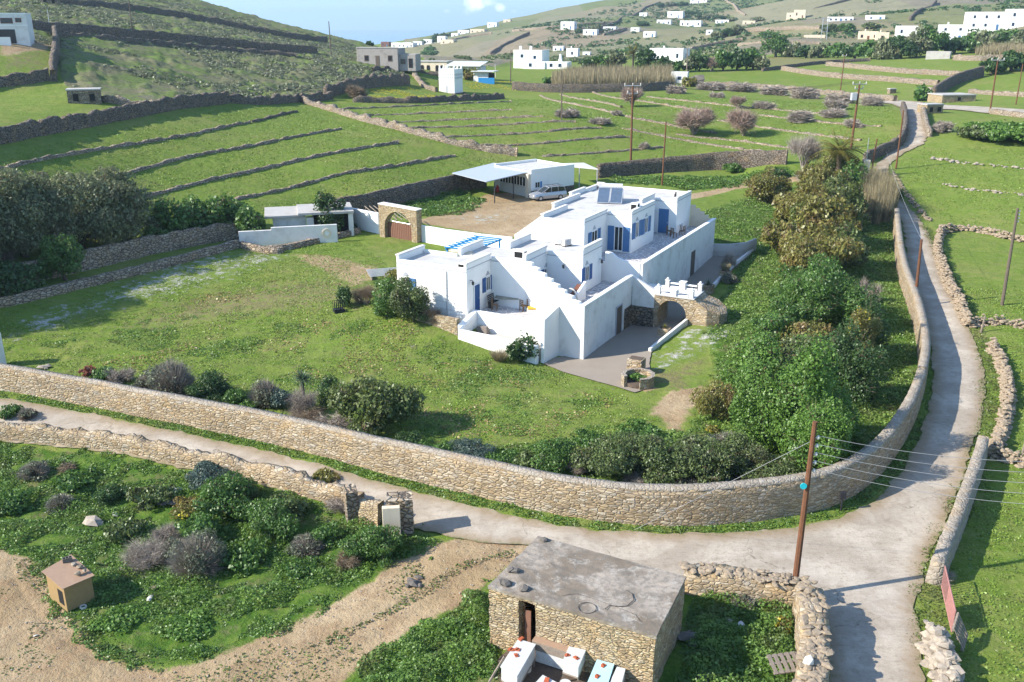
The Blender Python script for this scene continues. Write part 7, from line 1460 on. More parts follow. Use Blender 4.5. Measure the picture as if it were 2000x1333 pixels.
# ------------------------------------------------------------------ vegetation
PL = [ ('olive', -160, 655, 260, 230, 'third olive-grey tree beyond the left edge, nearest the wall'), ('olive', -330, 570, 260, 230, 'fourth olive-grey tree beyond the left edge, farthest out'), ('olive', -110, 560, 220, 200, 'olive-grey tree just beyond the left edge of the picture'), ('olive', -230, 620, 260, 230, 'second olive-grey tree beyond the left edge of the picture'), # kind, x, y of the foot, width, height in photo pixels, label
 ('olive', 55, 535, 210, 170, 'big olive-grey tree at the left edge of the garden'), ('olive', 165, 520, 210, 172, 'tallest olive-grey tree, second from the left edge'), ('olive', 250, 495, 130, 140, 'olive-grey tree at the right end of the big group'), ('treeg', 130, 560, 80, 90, 'smaller green tree in front of the olive-grey trees'), ('darkb', 20, 590, 110, 70, 'dark bush at the left edge by the low lawn wall'), ('twig', 12, 520, 60, 70, 'bare grey shrub at the left edge under the olive-grey trees'),
 ('treeg', 335, 478, 85, 78, 'first green tree of the hedge right of the olive-grey trees'), ('treeg', 390, 472, 85, 80, 'second green tree of the hedge behind the shaded lawn'), ('treeg', 445, 468, 80, 76, 'third green tree of the hedge behind the shaded lawn'), ('treeg', 495, 478, 75, 72, 'last green tree of the hedge next to the white enclosure'), ('green', 300, 492, 60, 50, 'low green bush between the grey trees and the hedge'),
 ('tree', 640, 452, 62, 74, 'dark leafy tree before the gate outbuilding'), ('darkb', 672, 452, 46, 26, 'dark round bush right of the outbuilding tree'), ('blue', 590, 474, 34, 14, 'spiky bluish plant under the round wall opening'),
 ('darkb', 672, 605, 34, 52, 'small dark clipped tree on the lawn left of the house shrubs'), ('twigb', 716, 604, 66, 62, 'brownish bare shrub left of the house'), ('green', 757, 632, 84, 92, 'green shrub before the left end of the lower house'), ('mastic', 808, 645, 76, 100, 'brown-green tall shrub against the white house wall'), ('tama', 780, 560, 50, 40, 'yellow-green shrub behind the house shrubs'), ('twigb', 845, 640, 46, 50, 'wispy brown shrub at the house corner'), ('green', 851, 612, 26, 62, 'slender green climber against the bright house wall'),
 ('darkb', 1020, 706, 64, 58, 'round dark green bush at the corner of the white basin'), ('drygrass', 976, 712, 44, 32, 'tuft of dry grass left of the round dark bush'),
 ('green', 395, 1075, 90, 70, 'green shrub joining the grey bushes in the middle of the foreground thicket'), ('greyb', 345, 1105, 70, 56, 'small grey bush squeezed between the two largest grey ones'), ('green', 480, 1120, 90, 60, 'green shrub below the dark middle shrub of the foreground thicket'), ('mastic', 560, 1030, 90, 64, 'olive shrub at the top right of the foreground thicket'), ('green', 585, 1130, 70, 40, 'low green shrub at the lower right of the foreground thicket'), ('mastic', 250, 1060, 80, 50, 'olive shrub above the large dry grey one'), ('green', 150, 965, 80, 44, 'leafy shrub on the left bank under the road wall'), ('green', 30, 1010, 80, 50, 'leafy shrub at the left edge of the foreground bank'), ('mastic', 300, 1000, 80, 50, 'olive shrub just left of the rubble heap'), ('green', 640, 1070, 70, 56, 'green shrub between the rounded grey one and the brownish one'), ('bright', 240, 1235, 90, 40, 'low bright weeds clump nearest the dirt yard'), ('bright', 380, 1250, 90, 44, 'bright leafy clump at the bottom tip of the thicket'),
 ('greyb', 1420, 900, 80, 60, 'grey-green shrub at the left foot of the hedge above the mastic row'), ('tama', 1520, 830, 100, 90, 'yellowish shrub behind the largest bright one in the hedge'), ('bright', 1610, 880, 110, 120, 'bright shrub between the largest one and the dark one in the hedge'), ('mastic', 1640, 740, 90, 80, 'olive shrub under the yellow-flowering one'), ('green', 1500, 690, 90, 70, 'green shrub at the left edge of the middle hedge'), ('tama', 1640, 620, 80, 80, 'golden tamarisk right of the broad rounded shrub'), ('green', 1530, 650, 80, 60, 'low green shrub left of the broad rounded shrub'), ('tama', 1530, 500, 80, 70, 'small golden tamarisk on the garden side of the hedge'), ('mastic', 1650, 520, 70, 80, 'olive shrub on the lane side of the upper hedge'), ('pine', 1590, 470, 90, 90, 'dark green pine bough mass in the upper hedge'), ('tama', 1545, 430, 70, 60, 'golden tamarisk at the top left of the hedge'), ('green', 1660, 400, 60, 60, 'green shrub beside the reed clump'), ('mastic', 1690, 640, 60, 60, 'small olive shrub on the lane side of the middle hedge'),
 ('greyb', 290, 772, 50, 40, 'small grey-green bush by the boundary wall, right of the dry grey one'), ('green', 460, 800, 50, 40, 'small green bush behind the boundary wall left of the fig shoot'), ('mastic', 700, 870, 60, 50, 'olive bush on the wall at the left foot of the pine-like tree'), ('green', 870, 900, 60, 40, 'green bush between the pine-like tree and the blue-green shrub'), ('mastic', 1030, 925, 80, 50, 'olive bush just left of the leafy green shrub'), ('mastic', 1240, 930, 100, 90, 'mastic shrub filling the gap between the first and second'), ('mastic', 1340, 935, 100, 90, 'mastic shrub filling the gap between the second and third'), ('green', 1150, 880, 70, 40, 'low green bush on the lawn edge above the mastic row'), ('treeg', 420, 462, 70, 66, 'green tree behind the middle of the hedge by the shaded lawn'), ('treeg', 470, 455, 70, 60, 'green tree behind the right part of the hedge by the shaded lawn'),
 ('red', 178, 742, 34, 30, 'reddish-brown plant on the lawn near the boundary wall'), ('green', 205, 752, 50, 36, 'green shrub right of the reddish plant'), ('twig', 238, 758, 60, 50, 'dry grey shrub by the boundary wall, leftmost'), ('greyb', 342, 785, 88, 84, 'grey-green shrub hanging over the boundary wall'), ('darkb', 415, 790, 84, 62, 'dark green bush behind the boundary wall, right of the grey-green one'), ('bright', 486, 806, 44, 26, 'bright leafy fig shoot peeping over the boundary wall'),
 ('greyb', 520, 800, 70, 64, 'grey-green shrub left of the yuccas'), ('blue', 545, 805, 50, 50, 'pale green shrub in front of the left yucca'), ('twig', 590, 815, 80, 80, 'dry grey shrub below the left yucca'), ('darkb', 640, 800, 50, 70, 'dark shrub below the right yucca'), ('twigb', 600, 835, 90, 42, 'brown bare shrub on top of the boundary wall'), ('twig', 655, 848, 80, 46, 'dry grey shrub spilling over the wall left of the big pine-like tree'),
 ('pine', 735, 866, 172, 158, 'big rounded pine-like tree inside the boundary wall'), ('darkb', 800, 880, 60, 40, 'dark shrub at the right foot of the pine-like tree'), ('green', 828, 886, 50, 30, 'small green shrub just over the wall right of the pine-like tree'), ('blue', 918, 912, 92, 60, 'blue-green shrub inside the wall, right of the tree shadow'), ('green', 985, 918, 70, 40, 'small green shrub right of the blue-green one'),
 ('green', 1078, 930, 110, 84, 'leafy green shrub left of the dense mastic row'), ('twig', 1128, 935, 50, 50, 'bare twiggy shrub left of the dense mastic row'), ('mastic', 1190, 948, 130, 110, 'first dense mastic shrub of the row behind the wall'), ('mastic', 1290, 960, 130, 118, 'second dense mastic shrub of the row behind the wall'), ('mastic', 1390, 958, 130, 110, 'third dense mastic shrub of the row behind the wall'), ('mastic', 1445, 930, 90, 90, 'last mastic shrub next to the bright green hedge'),
 ('twig', 1243, 958, 60, 44, 'dry bush in front of the mastic row, near the shadow line'), ('greyb', 1345, 976, 84, 44, 'grey-green bush just inside the wall below the mastic row'), ('blue', 1398, 978, 70, 46, 'pale green bush just inside the wall, right part'), ('twigb', 1450, 972, 90, 40, 'brown brush behind the wall at its sharpest bend'), ('green', 1245, 862, 84, 42, 'low green shrub on the lawn above the mastic row'), ('yellow', 1392, 850, 28, 22, 'small yellow-flowering plant before the hedge'), ('tama', 1392, 828, 84, 90, 'round pale olive-green shrub at the left foot of the hedge'),
 ('bright', 1470, 880, 120, 150, 'big bright green shrub at the lower left of the hedge'), ('bright', 1545, 915, 140, 200, 'largest bright green shrub of the hedge near the boundary wall'), ('bright', 1600, 958, 110, 150, 'bright green shrub nearest the foreground pole'), ('mastic', 1500, 960, 110, 80, 'low olive shrub at the front of the hedge'), ('twig', 1535, 762, 46, 36, 'dry grey bush in the middle of the hedge'), ('bright', 1470, 760, 100, 90, 'light green shrub half way up the left side of the hedge'), ('mastic', 1560, 760, 130, 120, 'dense olive shrub in the middle of the hedge'), ('tama', 1580, 700, 90, 80, 'yellowish shrub in the middle of the hedge'),
 ('yellow', 1672, 712, 70, 110, 'yellow-flowering shrub on the lane side of the hedge'), ('darkb', 1650, 790, 110, 130, 'dark green shrub on the lane side below the flowering one'), ('darkb', 1690, 690, 70, 90, 'dark shrub behind the yellow-flowering one'), ('tama', 1540, 712, 60, 56, 'orange-brown tamarisk left of the yellow-flowering shrub'), ('green', 1600, 640, 150, 110, 'broad rounded green shrub in the upper middle of the hedge'), ('green', 1550, 600, 90, 70, 'smooth green shrub left of the broad one'), ('twig', 1690, 590, 50, 60, 'grey bare shrub on the lane side of the hedge'),
 ('tama', 1600, 540, 140, 100, 'brownish tamarisk with a pinkish top in the hedge'), ('tama', 1560, 560, 90, 100, 'yellow-green tamarisk on the garden side of the hedge'), ('tama', 1610, 490, 130, 110, 'largest golden tamarisk of the hedge'), ('tama', 1570, 450, 90, 90, 'golden tamarisk left of the dark pine'), ('pine', 1635, 440, 110, 100, 'dark tall pine at the top of the hedge'), ('tama', 1600, 400, 90, 80, 'yellowish tamarisk at the top of the hedge'), ('twigb', 1600, 560, 100, 30, 'pinkish dry strip of brush in the hedge'), ('tama', 1490, 395, 84, 62, 'golden tamarisk by the footpath, left one'), ('tama', 1520, 396, 50, 50, 'golden tamarisk by the footpath, right one'),
 ('darkb', 1640, 350, 70, 50, 'dark bush under the palm beside the footpath'), ('greyt', 1568, 345, 76, 80, 'pale bare tree left of the palm'), ('twig', 1580, 368, 60, 40, 'bare grey bush at the foot of the pale bare tree'), ('darkb', 1752, 392, 22, 22, 'small black-green bush at the road edge beyond the reeds'), ('green', 1430, 340, 40, 18, 'small green shrub by the back wall'), ('darkb', 1520, 350, 50, 18, 'green-netted low hedge by the footpath'),
 ('greyb', 1030 + 395, 556, 30, 20, 'small grey-green plant on the garden slope'), ('twig', 1425, 530, 40, 46, 'bare white-stemmed shrub on the drive edge'),
 ('greyb', 70, 940, 56, 36, 'grey dry shrub in the weeds at the left edge'), ('twig', 285, 1120, 100, 84, 'large dry grey shrub in the weeds right of the kennel'), ('greyb', 390, 1135, 110, 96, 'grey-green shrub among the rubble in the foreground'), ('green', 450, 1035, 130, 110, 'dark green shrub in the middle of the foreground weeds'), ('green', 530, 1070, 110, 100, 'green shrub right of the middle of the foreground weeds'), ('yellow', 370, 1020, 70, 50, 'yellow-dotted shrub beside the rubble heap'), ('twig', 330, 1070, 60, 60, 'tangle of grey twigs beside the rubble heap'), ('twig', 442, 1000, 60, 46, 'grey dry branches above the dark shrub'), ('blue', 415, 965, 100, 60, 'blue-green shrub below the near road wall'), ('darkb', 220, 990, 60, 40, 'dark low shrub in the left weeds'),
 ('greyb', 602, 1090, 68, 50, 'small rounded grey-green shrub in the foreground'), ('twigb', 680, 1115, 74, 58, 'brownish twiggy shrub left of the last foreground bush'), ('green', 735, 1110, 110, 100, 'leafy green bush nearest the big gate pier'), ('twig', 668, 1010, 80, 56, 'dry pale shrub against the gate piers'), ('tama', 632, 952, 56, 30, 'yellow-green shrub growing on the near road wall'), ('green', 22, 822, 40, 28, 'green bush on the road wall at the left edge'), ('greyb', 55, 824, 32, 24, 'grey bush beside the green one on the road wall'), ('twigb', 130, 930, 40, 24, 'small brown shrub in the left weeds'), ('greyb', 120, 1000, 50, 34, 'small grey shrub above the kennel'), ('mastic', 480, 985, 60, 50, 'olive-green shrub by the near road wall'),
 ('greyb', 1450, 1195, 50, 34, 'dry grey-green shrub inside the weedy enclosure'), ('yellow', 1530, 1240, 40, 40, 'yellowish shrub inside the weedy enclosure'), ('twig', 1838, 1148, 54, 40, 'grey bare shrub at the end of the smooth road wall'),
 ('twigb', 697, 195, 46, 32, 'round brown bush on the field wall below the scrub'), ('pink', 1355, 272, 84, 62, 'pinkish bare tree in the terraced field, left of the pair'), ('pink', 1452, 272, 72, 60, 'pinkish bare tree in the terraced field, right of the pair'), ('pink', 1440, 214, 34, 26, 'small pinkish bare tree behind the pair'), ('pink', 1235, 210, 46, 40, 'pinkish bare tree behind the tall two-armed pole'),
 ('twig', 1106, 232, 52, 18, 'flat grey fig bush beside the thin middle pole'), ('twig', 1172, 246, 46, 14, 'flat grey fig bush right of the thin pole'), ('twig', 1204, 227, 24, 14, 'small grey fig bush left of the pinkish tree'), ('twig', 1258, 293, 24, 18, 'small grey fig bush by the foot of the two-armed pole'), ('twig', 1560, 243, 62, 24, 'grey fig bush in the right terraced field, nearest'), ('twig', 1622, 232, 60, 18, 'grey fig bush behind the nearest one'), ('twig', 1665, 252, 44, 20, 'grey fig bush left of the transformer pole'), ('twig', 1630, 215, 48, 26, 'tall grey fig bush in the right terraced field'), ('twig', 1490, 215, 50, 16, 'grey fig bush behind the small pinkish tree'), ('twig', 1322, 184, 40, 16, 'grey fig bush below the white gate hut'), ('twig', 1400, 192, 30, 12, 'grey fig bush in the upper terraces'),
 ('twig', 1390, 178, 56, 16, 'grey hedge clump at the top of the fig field, first'), ('twig', 1450, 181, 56, 16, 'grey hedge clump at the top of the fig field, second'), ('twig', 1510, 187, 56, 18, 'grey hedge clump at the top of the fig field, third'), ('twig', 1570, 194, 60, 20, 'grey hedge clump at the top of the fig field, fourth'), ('twig', 1640, 202, 60, 20, 'grey hedge clump at the top of the fig field, fifth'), ('twig', 1705, 208, 56, 20, 'grey hedge clump at the top of the fig field, last'),
 ('tama', 1345, 170, 26, 14, 'small olive bush beside the gate hut'), ('green', 1802, 198, 34, 26, 'dark bush beside the far road bend'), ('bright', 1950, 285, 120, 40, 'large dark green thicket at the right edge of the field'), ('mastic', 1905, 278, 70, 26, 'low olive bush left of the right edge thicket'), ('bright', 2010, 292, 90, 44, 'end of the thicket cut by the right edge'), ('twig', 1840, 262, 40, 26, 'bare grey shrub right of the lane'), ('green', 1070, 165, 18, 14, 'small round bush in front of the reed bed'), ('tree', 1975, 142, 60, 34, 'dark tree clump by the side road at the right edge'), ('tree', 1935, 148, 44, 26, 'dark trees behind the tall crossarm pole'), ('twigb', 870, 172, 30, 16, 'brown bush left behind the dovecote'), ('tama', 920, 158, 28, 18, 'olive bush before the sheet-roofed house'), ('green', 840, 103, 24, 12, 'dark bush group behind the ochre house')]
for (kd, px, py, wp, hp, lb) in PL:
    if 'gate outbuilding' in lb: plant(kd, px + 8, py + 6, wp * 1.1, hp * 1.1, lb, back=0); continue
    hd = 1440 < px < 1720 and 380 < py < 970; k_ = 1.15 if hd else 1.08
    plant(kd, px, py + (8 if hd else 0), wp * k_, hp * ((1.5 if kd in ('bright', 'green', 'darkb') else 1.15) if hd else 1.08), lb, back=.0 if 'round dark green bush at' in lb else .35)
yucca('yucca', 'leaf_agave', 594, 788, 88, 'tall yucca with a crown of spiky leaves inside the boundary wall', None, .55, 130, 1.0, 'yucca', .5, .045)
yucca('yucca', 'leaf_agave', 638, 775, 52, 'shorter yucca right of the tall one', None, .45, 90, .8, 'yucca', .5, .045)
palm(1634, 350, 84, 'fan of palm fronds at the top of the hedge beside the lane', L=4.6, n=60); palm(1236, 132, 42, 'dark palm in the middle of the far garden trees', L=4.5, n=36)
ORD = ['first', 'second', 'third', 'fourth', 'fifth', 'sixth', 'seventh', 'eighth', 'ninth', 'tenth', 'eleventh', 'twelfth', 'thirteenth', 'fourteenth', 'fifteenth', 'sixteenth', 'seventeenth', 'eighteenth', 'nineteenth', 'twentieth']
def row(kinds, pts, text, group):
    for i, (px, py, wp, hp) in enumerate(pts): plant(kinds[i % len(kinds)], px, py, wp * 1.35, hp, f'{ORD[i]} {text}, counted from the left', group, back=0)
row(['tree', 'treeg', 'olive', 'tree', 'treeg'], [(1152, 140, 30, 26), (1175, 140, 34, 32), (1200, 140, 36, 40), (1262, 140, 34, 44), (1285, 142, 26, 22), (1298, 142, 24, 30), (1318, 142, 26, 22), (1345, 140, 30, 30), (1365, 140, 30, 38), (1412, 139, 34, 40), (1440, 138, 36, 42), (1470, 137, 38, 40), (1488, 138, 26, 28)], 'tree of the dark garden row behind the reed bed', 'trees of the dark garden row')
plant('pink', 1390, 140, 34, 30, 'bare pinkish tree inside the dark garden row', back=0)
row(['treeg', 'olive', 'tree', 'olive', 'treeg', 'tree'], [(1515, 112, 44, 40), (1545, 112, 34, 24), (1575, 114, 36, 22), (1605, 114, 36, 24), (1635, 114, 36, 26), (1668, 116, 38, 28), (1700, 116, 40, 32), (1730, 116, 40, 32), (1760, 115, 44, 40), (1790, 112, 44, 44), (1815, 110, 44, 50), (1862, 106, 40, 30), (1895, 104, 30, 22), (1925, 100, 40, 30), (1960, 98, 40, 26), (1995, 98, 40, 28)], 'tree of the long tree belt before the upper right houses', 'trees of the long tree belt')
row(['green'], [(1890, 98, 40, 22), (1905, 86, 36, 20), (1940, 82, 44, 20), (1980, 80, 44, 18)], 'shrub on the slope under the large white house', 'shrubs below the large white house')
row(['tree', 'olive'], [(1365, 36, 22, 9), (1385, 37, 22, 9), (1405, 38, 20, 7), (1430, 42, 20, 7), (1330, 12, 22, 8), (1312, 12, 20, 8), (1290, 14, 16, 8), (1300, 30, 16, 7), (1345, 30, 24, 8), (1440, 66, 26, 14), (1420, 70, 24, 12), (1400, 74, 20, 10), (1255, 52, 20, 10), (1165, 62, 18, 12), (1130, 64, 14, 7), (1480, 42, 26, 8)], 'dark tree scattered on the far hillside between its white houses', 'trees on the far hillside')
row(['tree'], [(806, 92, 14, 8), (825, 88, 12, 9), (846, 84, 14, 9), (852, 78, 16, 11), (866, 76, 16, 11), (880, 72, 10, 8), (722, 90, 10, 7), (915, 64, 12, 7)], 'dark tree in the seaside village', 'trees of the seaside village')
row(['green', 'mastic'], [(840, 108, 30, 10), (900, 120, 34, 12), (940, 128, 40, 10), (1010, 112, 34, 9), (1215, 108, 30, 12), (1245, 105, 30, 12), (1500, 72, 30, 10), (1620, 62, 30, 14), (1655, 62, 30, 16), (1700, 56, 24, 10)], 'bush thicket scattered over the valley floor', 'bush thickets on the valley floor')
reeds('reed_bed', [(1075, 165), (1110, 150), (1200, 148), (1310, 150), (1318, 166), (1200, 172), (1090, 174)], 4.0, 10, 'long bed of tall tan reeds in the valley', wd=.09, kind='stuff')
reeds('reed_bed', [(1690, 430), (1672, 395), (1700, 375), (1738, 380), (1752, 410), (1738, 436), (1712, 440)], 4.6, 90, 'clump of tall dry tan reeds beside the lane', wd=.035, kind='stuff')
reeds('reed_bed', [(1905, 108), (1905, 98), (1990, 92), (2040, 92), (2040, 108)], 3.5, 8, 'band of ochre reeds at the upper right', wd=.09, kind='stuff')

# ------------------------------------------------------------------ uncountable ground cover
road_w = WP(ROAD)
cover('weeds', POLY['lushA'], 300, .055, .62, 'weeds', 'rank green weeds covering the bank in front of the near road wall', exclude=[], lump=1.3, thr=.36)
cover('weeds', POLY['lushB'], 420, .055, .6, 'weeds', 'thick bright weeds left of the foreground hut', lump=.8, thr=.1)
cover('weeds', [(1372, 1150), (1560, 1172), (1578, 1260), (1560, 1340), (1520, 1420), (1290, 1420), (1345, 1200)], 420, .055, .6, 'weeds', 'deep green weeds filling the walled enclosure', lump=.8, thr=.12, edge=.15)
keep_out = [WP([(1070, 705), (1200, 770), (1260, 765), (1275, 690), (1350, 605), (1480, 480), (1370, 470), (1250, 600), (1140, 700)])]
cover('weeds', POLY['lushD'], 75, .08, .34, 'garden', 'mixed green weeds of the garden right of the house and under the hedge', lump=1.3, thr=.22, exclude=keep_out)
cover('lawn_grass', [(-150, 640), (0, 612), (300, 540), (470, 492), (700, 470), (900, 660), (1060, 712), (1220, 775), (1330, 850), (1000, 985), (600, 905), (300, 828), (0, 755), (-150, 740)], 60, .055, .14, 'lawn', 'uneven rough grass of the lawn in front of the houses', lump=1.6, thr=.36, edge=.2)
cover('lawn_weeds', [(0, 680), (300, 620), (640, 600), (900, 665), (1060, 715), (1240, 790), (1300, 880), (1000, 960), (600, 880), (300, 800), (0, 730)], 95, .062, .30, 'weeds', 'clumps of broad-leaved weeds on the lawn', lump=2.4, thr=.53, edge=.2)
cover('weeds', POLY['lushE'], 60, .12, .6, 'weeds', 'weeds in the yard by the dark back wall', lump=1.5, thr=.2)
cover('weeds', POLY['lushF'], 40, .14, .6, 'weeds', 'weeds along the foot of the right back wall', lump=1.8, thr=.25)
def verge(label, px, wd, dens=150, mat='verge', hgt=.22):
    q = chaikin(WP(px), 1); tn = np.gradient(q, axis=0); tn /= np.hypot(*tn.T)[:, None]; nn = np.c_[-tn[:, 1], tn[:, 0]]; cover('verge_grass', None, dens, .055, hgt, mat, label, 'grass', .6, .25, world=np.vstack([q - nn * wd / 2, (q + nn * wd / 2)[::-1]]), edge=.12)
verge('dark grass strip at the foot of the long boundary wall', [(-100, 752), (0, 770), (100, 787), (200, 805), (300, 827), (400, 848), (500, 867), (600, 893), (700, 921), (800, 947), (900, 972), (1000, 996), (1075, 1013), (1150, 1025), (1250, 1036), (1450, 1032), (1550, 1019), (1625, 1003), (1690, 972), (1740, 928), (1775, 872), (1798, 818)], .75, 260, 'weeds', .3)
verge('shaded grass strip along the lane side of the boundary wall', [(1798, 818), (1815, 760), (1816, 720), (1812, 680), (1802, 635), (1787, 590), (1772, 540), (1762, 480)], .5, 120, 'weeds')
verge('grass verge on the right side of the lane', [(1800, 440), (1830, 490), (1850, 540), (1875, 590), (1900, 640), (1922, 690), (1930, 750), (1928, 820), (1910, 880), (1885, 950), (1850, 1040), (1815, 1120), (1810, 1200), (1830, 1330)], 1.6, 110, 'verge', .25)
verge('grass growing down the middle of the dirt track', [(1000, 1078), (930, 1095), (880, 1120), (800, 1175), (720, 1215), (640, 1250)], .5, 110, 'verge', .18)
verge('scattered grass edge of the dirt yard by the kennel', [(40, 1085), (120, 1180), (180, 1230), (240, 1290), (330, 1300)], 1.0, 60, 'verge', .2)
for lb_, pg_ in (('short grass and herbs of the left terraced field', [(-200, 345), (0, 300), (300, 232), (450, 212), (580, 206), (1000, 312), (900, 340), (660, 400), (500, 440), (280, 420), (0, 400), (-200, 400)]), ('short grass and herbs of the middle terraced fields', [(600, 200), (1000, 195), (1310, 184), (1740, 208), (1765, 285), (1530, 300), (1200, 318), (1010, 308)]), ('short grass of the green field right of the lane', [(1775, 300), (1830, 282), (2100, 300), (2200, 440), (1850, 440), (1760, 360)])):
    cover('field_grass', pg_, 13, .09, .13, 'lawn', lb_, 'grass', 3.0, .36)
cover('track_grass', POLY['track'], 40, .06, .12, 'verge', 'thin patches of grass on the dirt track', 'grass', 2.2, .60)
cover('lawn_herbs', [(60, 640), (500, 540), (700, 560), (900, 680), (1200, 780), (1000, 940), (600, 870), (200, 780)], 22, .09, .14, 'dry_grass', 'dry yellow grass patches in the lawn', 'grass', 2.8, .57)
cover('field_grass', [(1850, 560), (2050, 560), (2100, 1400), (1840, 1400), (1860, 1100), (1930, 900), (1960, 700)], 60, .06, .14, 'lawn', 'short uneven grass of the field at the right edge', lump=1.4, thr=.3, edge=.2)
def scrub(label, pix, n, s0, s1, mat, quad=22, lump=18, thr=.4, hz=.55, name='hill_scrub'):
    g = rng; p = WP(pix); lo, hi = p.min(0), p.max(0); Ps, Ns, Ss, Rr = [], [], [], []; m = 0
    while m < n:
        q = lo + g.random((4000, 2)) * (hi - lo); q = q[sdf(q[:, 0], q[:, 1], p) > 0]; q = q[fbm(q[:, 0] / lump, q[:, 1] / lump, 51, 3) > thr]
        if not len(q): break
        q = q[:n - m]; m += len(q); z = T(q[:, 0], q[:, 1]); s = g.uniform(s0, s1, len(q)); d = g.normal(size=(len(q), quad, 3)); d[..., 2] = np.abs(d[..., 2]); d /= np.linalg.norm(d, axis=2)[..., None]
        Ps.append((np.c_[q, z + .15][:, None] + d * s[:, None, None] * np.array([1, 1, hz]) * g.uniform(.75, 1.05, d.shape[:2])[..., None]).reshape(-1, 3)); Ns.append((d + g.normal(size=d.shape) * .4).reshape(-1, 3)); Ss.append(np.repeat(s * .42, quad)); Rr.append(np.repeat(g.random(len(q)), quad))
    Pp, N, S = np.vstack(Ps), np.vstack(Ns), np.concatenate(Ss); N /= np.linalg.norm(N, axis=1)[:, None]; V, F = quads(Pp, N, S, g); o = link(name, npmesh(name, V, F, mat, np.concatenate(Rr))); tag(o, label, 'scrub', None, 'stuff')
scrub('grey-green cushion scrub all over the left hill', POLY['scrub'] if False else [(-250, -40), (-250, 75), (0, 84), (60, 84), (115, 90), (125, 160), (190, 188), (330, 203), (480, 198), (600, 188), (700, 165), (800, 150), (700, 112), (690, 88), (560, 56), (370, 6)], 17000, .25, .65, 'scrub', 14, 12, .36)
scrub('low dark bushes scattered over the far hillside', [(850, 100), (1000, 60), (1200, 10), (1500, -30), (2100, -60), (2100, 70), (1700, 95), (1200, 110)], 3200, .9, 2.6, 'leaf_dark', 12, 60, .52)
scrub('wild bushes in the valley behind the villa', [(830, 120), (1000, 100), (1250, 95), (1500, 85), (1500, 105), (1200, 125), (1000, 128)], 700, .7, 2.0, 'leaf_mastic', 14, 20, .42)
scrub('yellow spring flowers around the dovecote', [(720, 175), (800, 172), (860, 190), (800, 200), (730, 198)], 900, .08, .2, 'flower_yellow', 6, 5, .42, name='wild_flowers')
scrub('yellow flowers right of the dovecote', [(905, 164), (1000, 160), (1010, 178), (920, 176)], 500, .08, .2, 'flower_yellow', 6, 5, .42, name='wild_flowers')
# rubble and litter lying in the foreground weeds
for i, (px, py, s, mt, lb) in enumerate(((318, 970, .45, 'rock', 'pale broken slabs in the rubble heap, left part'), (340, 962, .5, 'ceramic', 'white broken slab in the rubble heap, right part'), (330, 985, .6, 'rock_grey', 'dark shards in the rubble heap'), (180, 1025, .7, 'rock', 'long pale slab lying in the weeds above the kennel'), (225, 1008, .3, 'ceramic', 'small white slab right of the long pale one'), (240, 1115, .3, 'rock', 'upright grey stone in the weeds right of the kennel'), (293, 1172, .28, 'ceramic', 'white board lying in the weeds right of the kennel'), (325, 1042, .22, 'ceramic', 'white scrap caught in the grey shrub'), (300, 1150, .25, 'rock_tan', 'brown stone in the weeds near the white board'), (805, 1142, .45, 'rock_grey', 'dark stone heap in the middle of the dirt track'), (818, 1130, .25, 'rock_grey', 'small dark stone beside the heap on the track'), (70, 1243, .12, 'ceramic', 'white pebble on the dirt yard'), (1448, 682, .4, 'terracotta', 'reddish rock pile on the garden weeds'), (1440, 676, .25, 'ceramic', 'white stone on the reddish rock pile'), (85, 720, .5, 'rock', 'flat pale slab lying behind the boundary wall'), (1425, 1215, .3, 'rock', 'pale block in the shade of the enclosure'), (1448, 1222, .25, 'ceramic', 'white block next to the pale one in the enclosure'), (1340, 1250, .6, 'rock_grey', 'grey boulder in the deep shade of the enclosure'), (1375, 1365 - 40, .4, 'rock_grey', 'broken grey slab at the bottom of the enclosure'), (1560, 1180, .3, 'rock_tan', 'rust-brown stone at the corner of the enclosure'))):
    b = G(px, py); m = MB(); m.rock((0, 0, s * .25), (s, s * .6, s * .35)); [m.rock((random.uniform(-1, 1) * s, random.uniform(-.6, .6) * s, s * .12), (s * .4, s * .3, s * .22)) for _ in range(3 if s > .35 else 0)]; solid('stone', m, mt, lb, 'stone', loc=b, rz=random.uniform(0, 6))
n = 900; pw = WP(POLY['track']); lo, hi = pw.min(0), pw.max(0); m = MB()
while n > 0:
    q = lo + rng.random(2) * (hi - lo)
    if sdf(np.array([q[0]]), np.array([q[1]]), pw)[0] > .2: s = rng.uniform(.015, .06); m.rock((q[0], q[1], float(T(*q)) + s * .3), (s, s * .8, s * .6)); n -= 1
tag(link('pebbles', mesh('pebbles', m.v, m.f, 'rock')), 'small stones strewn over the dirt track', 'pebbles', None, 'stuff')
b = G(662, 610); t = thing('wire_crate', 'black wire crate on the lawn under the small clipped tree', 'crate', b, .4); m = MB(); [m.tube([(x, y, 0), (x, y, .9)], .02, 4) for x in np.linspace(-.4, .4, 6) for y in (-.3, .3)]; [m.tube([(-.4, y, z), (.4, y, z)], .02, 4) for y in (-.3, .3) for z in (.02, .45, .9)]; part('frame', m, 'black_plastic', t); part('base', MB().box(-.38, .38, -.28, .28, .03, .3), 'black_plastic', t)
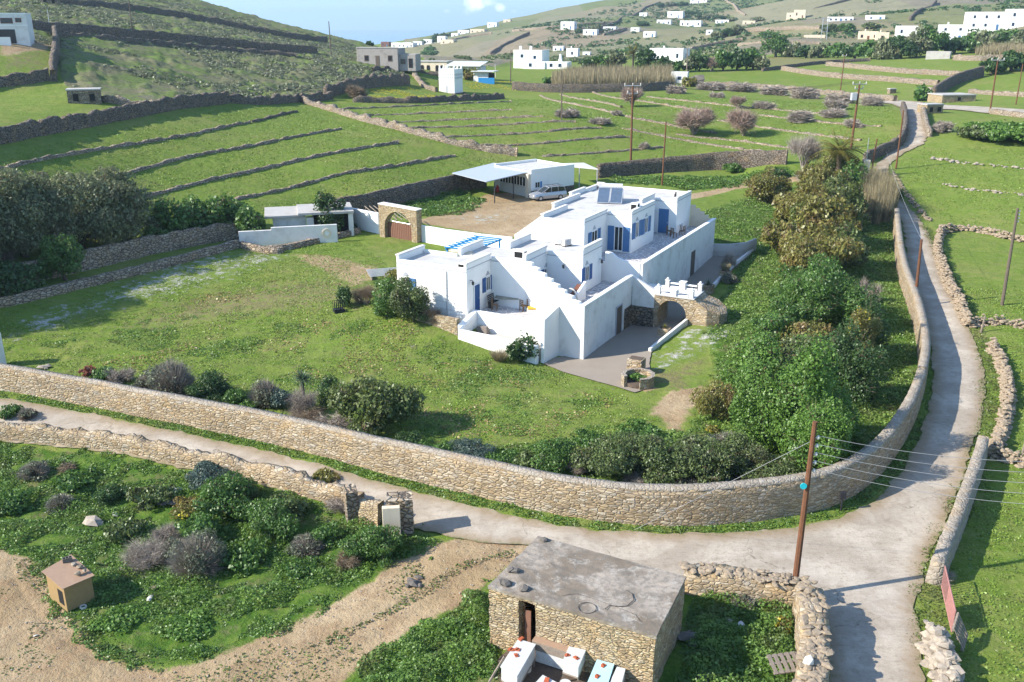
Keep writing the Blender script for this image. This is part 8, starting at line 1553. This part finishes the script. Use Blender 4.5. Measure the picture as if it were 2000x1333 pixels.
b = G(750, 540); t = thing('drying_frame', 'pale slatted rack lying on the lawn behind the house', 'rack', b, .3); m = MB(); [m.box(-1.4, 1.4, y, y + .1, .35, .4) for y in np.linspace(-1.2, 1.2, 8)]; part('slats', m, 'hive_white', t); m = MB(); [m.box(x, x + .1, -1.25, 1.3, .0, .349) for x in (-1.3, 0, 1.2)]; part('frame', m, 'grey_wood', t)
b = G(1641, 995); t = thing('letterbox_post', 'short black post with a box against the curved wall', 'post', (b[0], b[1] - .1, b[2])); part('post', MB().tube([(0, 0, 0), (0, 0, 1.0)], .05, 6), 'black_plastic', t); part('box', MB().box(-.14, .14, -.1, .1, .7, 1.05), 'black_plastic', t)
for (px, py, h_, lb) in ((1915, 650, 1.4, 'short leaning grey fence post by the walled field'), (1990, 908, 1.8, 'thin wooden stake by the low loose wall at the right edge')): b = G(px, py); solid('post', MB().tube([(0, 0, -.2), (.15, 0, h_)], [.08, .06], 6), 'grey_wood', lb, 'post', loc=b)

# ------------------------------------------------------------------ ground sheets, sea, haze
build_ground()
drape('road', ROAD, 'road', .025, .55, .2)
drape('dirt_patch', [(962, 1300), (1000, 1262), (1060, 1236), (1240, 1292), (1262, 1340), (1240, 1460), (930, 1460)], 'bark', .05, .5, .1)
drape('driveway', DRIVE, 'asphalt', .03, .6, .05)
wm = NT('sea'); MAT['sea'] = wm.pbr((.10, .20, .30), .2, wm.bump(wm.noise(.02, None, 4), .2, 2.0), 0, .4)
m = MB(); m.v = [(-8990, 1500, -75), (8990, 1500, -75), (8990, 13900, -75), (-8990, 13900, -75)]; m.f = [(0, 1, 2, 3)]; tag(link('sea', mesh('sea', m.v, m.f, 'sea')), kind='structure')
hz = MB().box(-9000, 9000, -60, 14000, -92, 185)
t = NT('haze'); v = t.t.nodes.new('ShaderNodeVolumePrincipled'); v.inputs['Color'].default_value = (.62, .82, 1, 1); v.inputs['Density'].default_value = .00014; v.inputs['Anisotropy'].default_value = .2; t.L(v.outputs[0], t.out.inputs['Volume']); MAT['haze'] = t.m
tag(link('haze', mesh('haze', hz.v, hz.f, 'haze')), 'thin pale haze over the valley', 'haze', None, 'stuff')
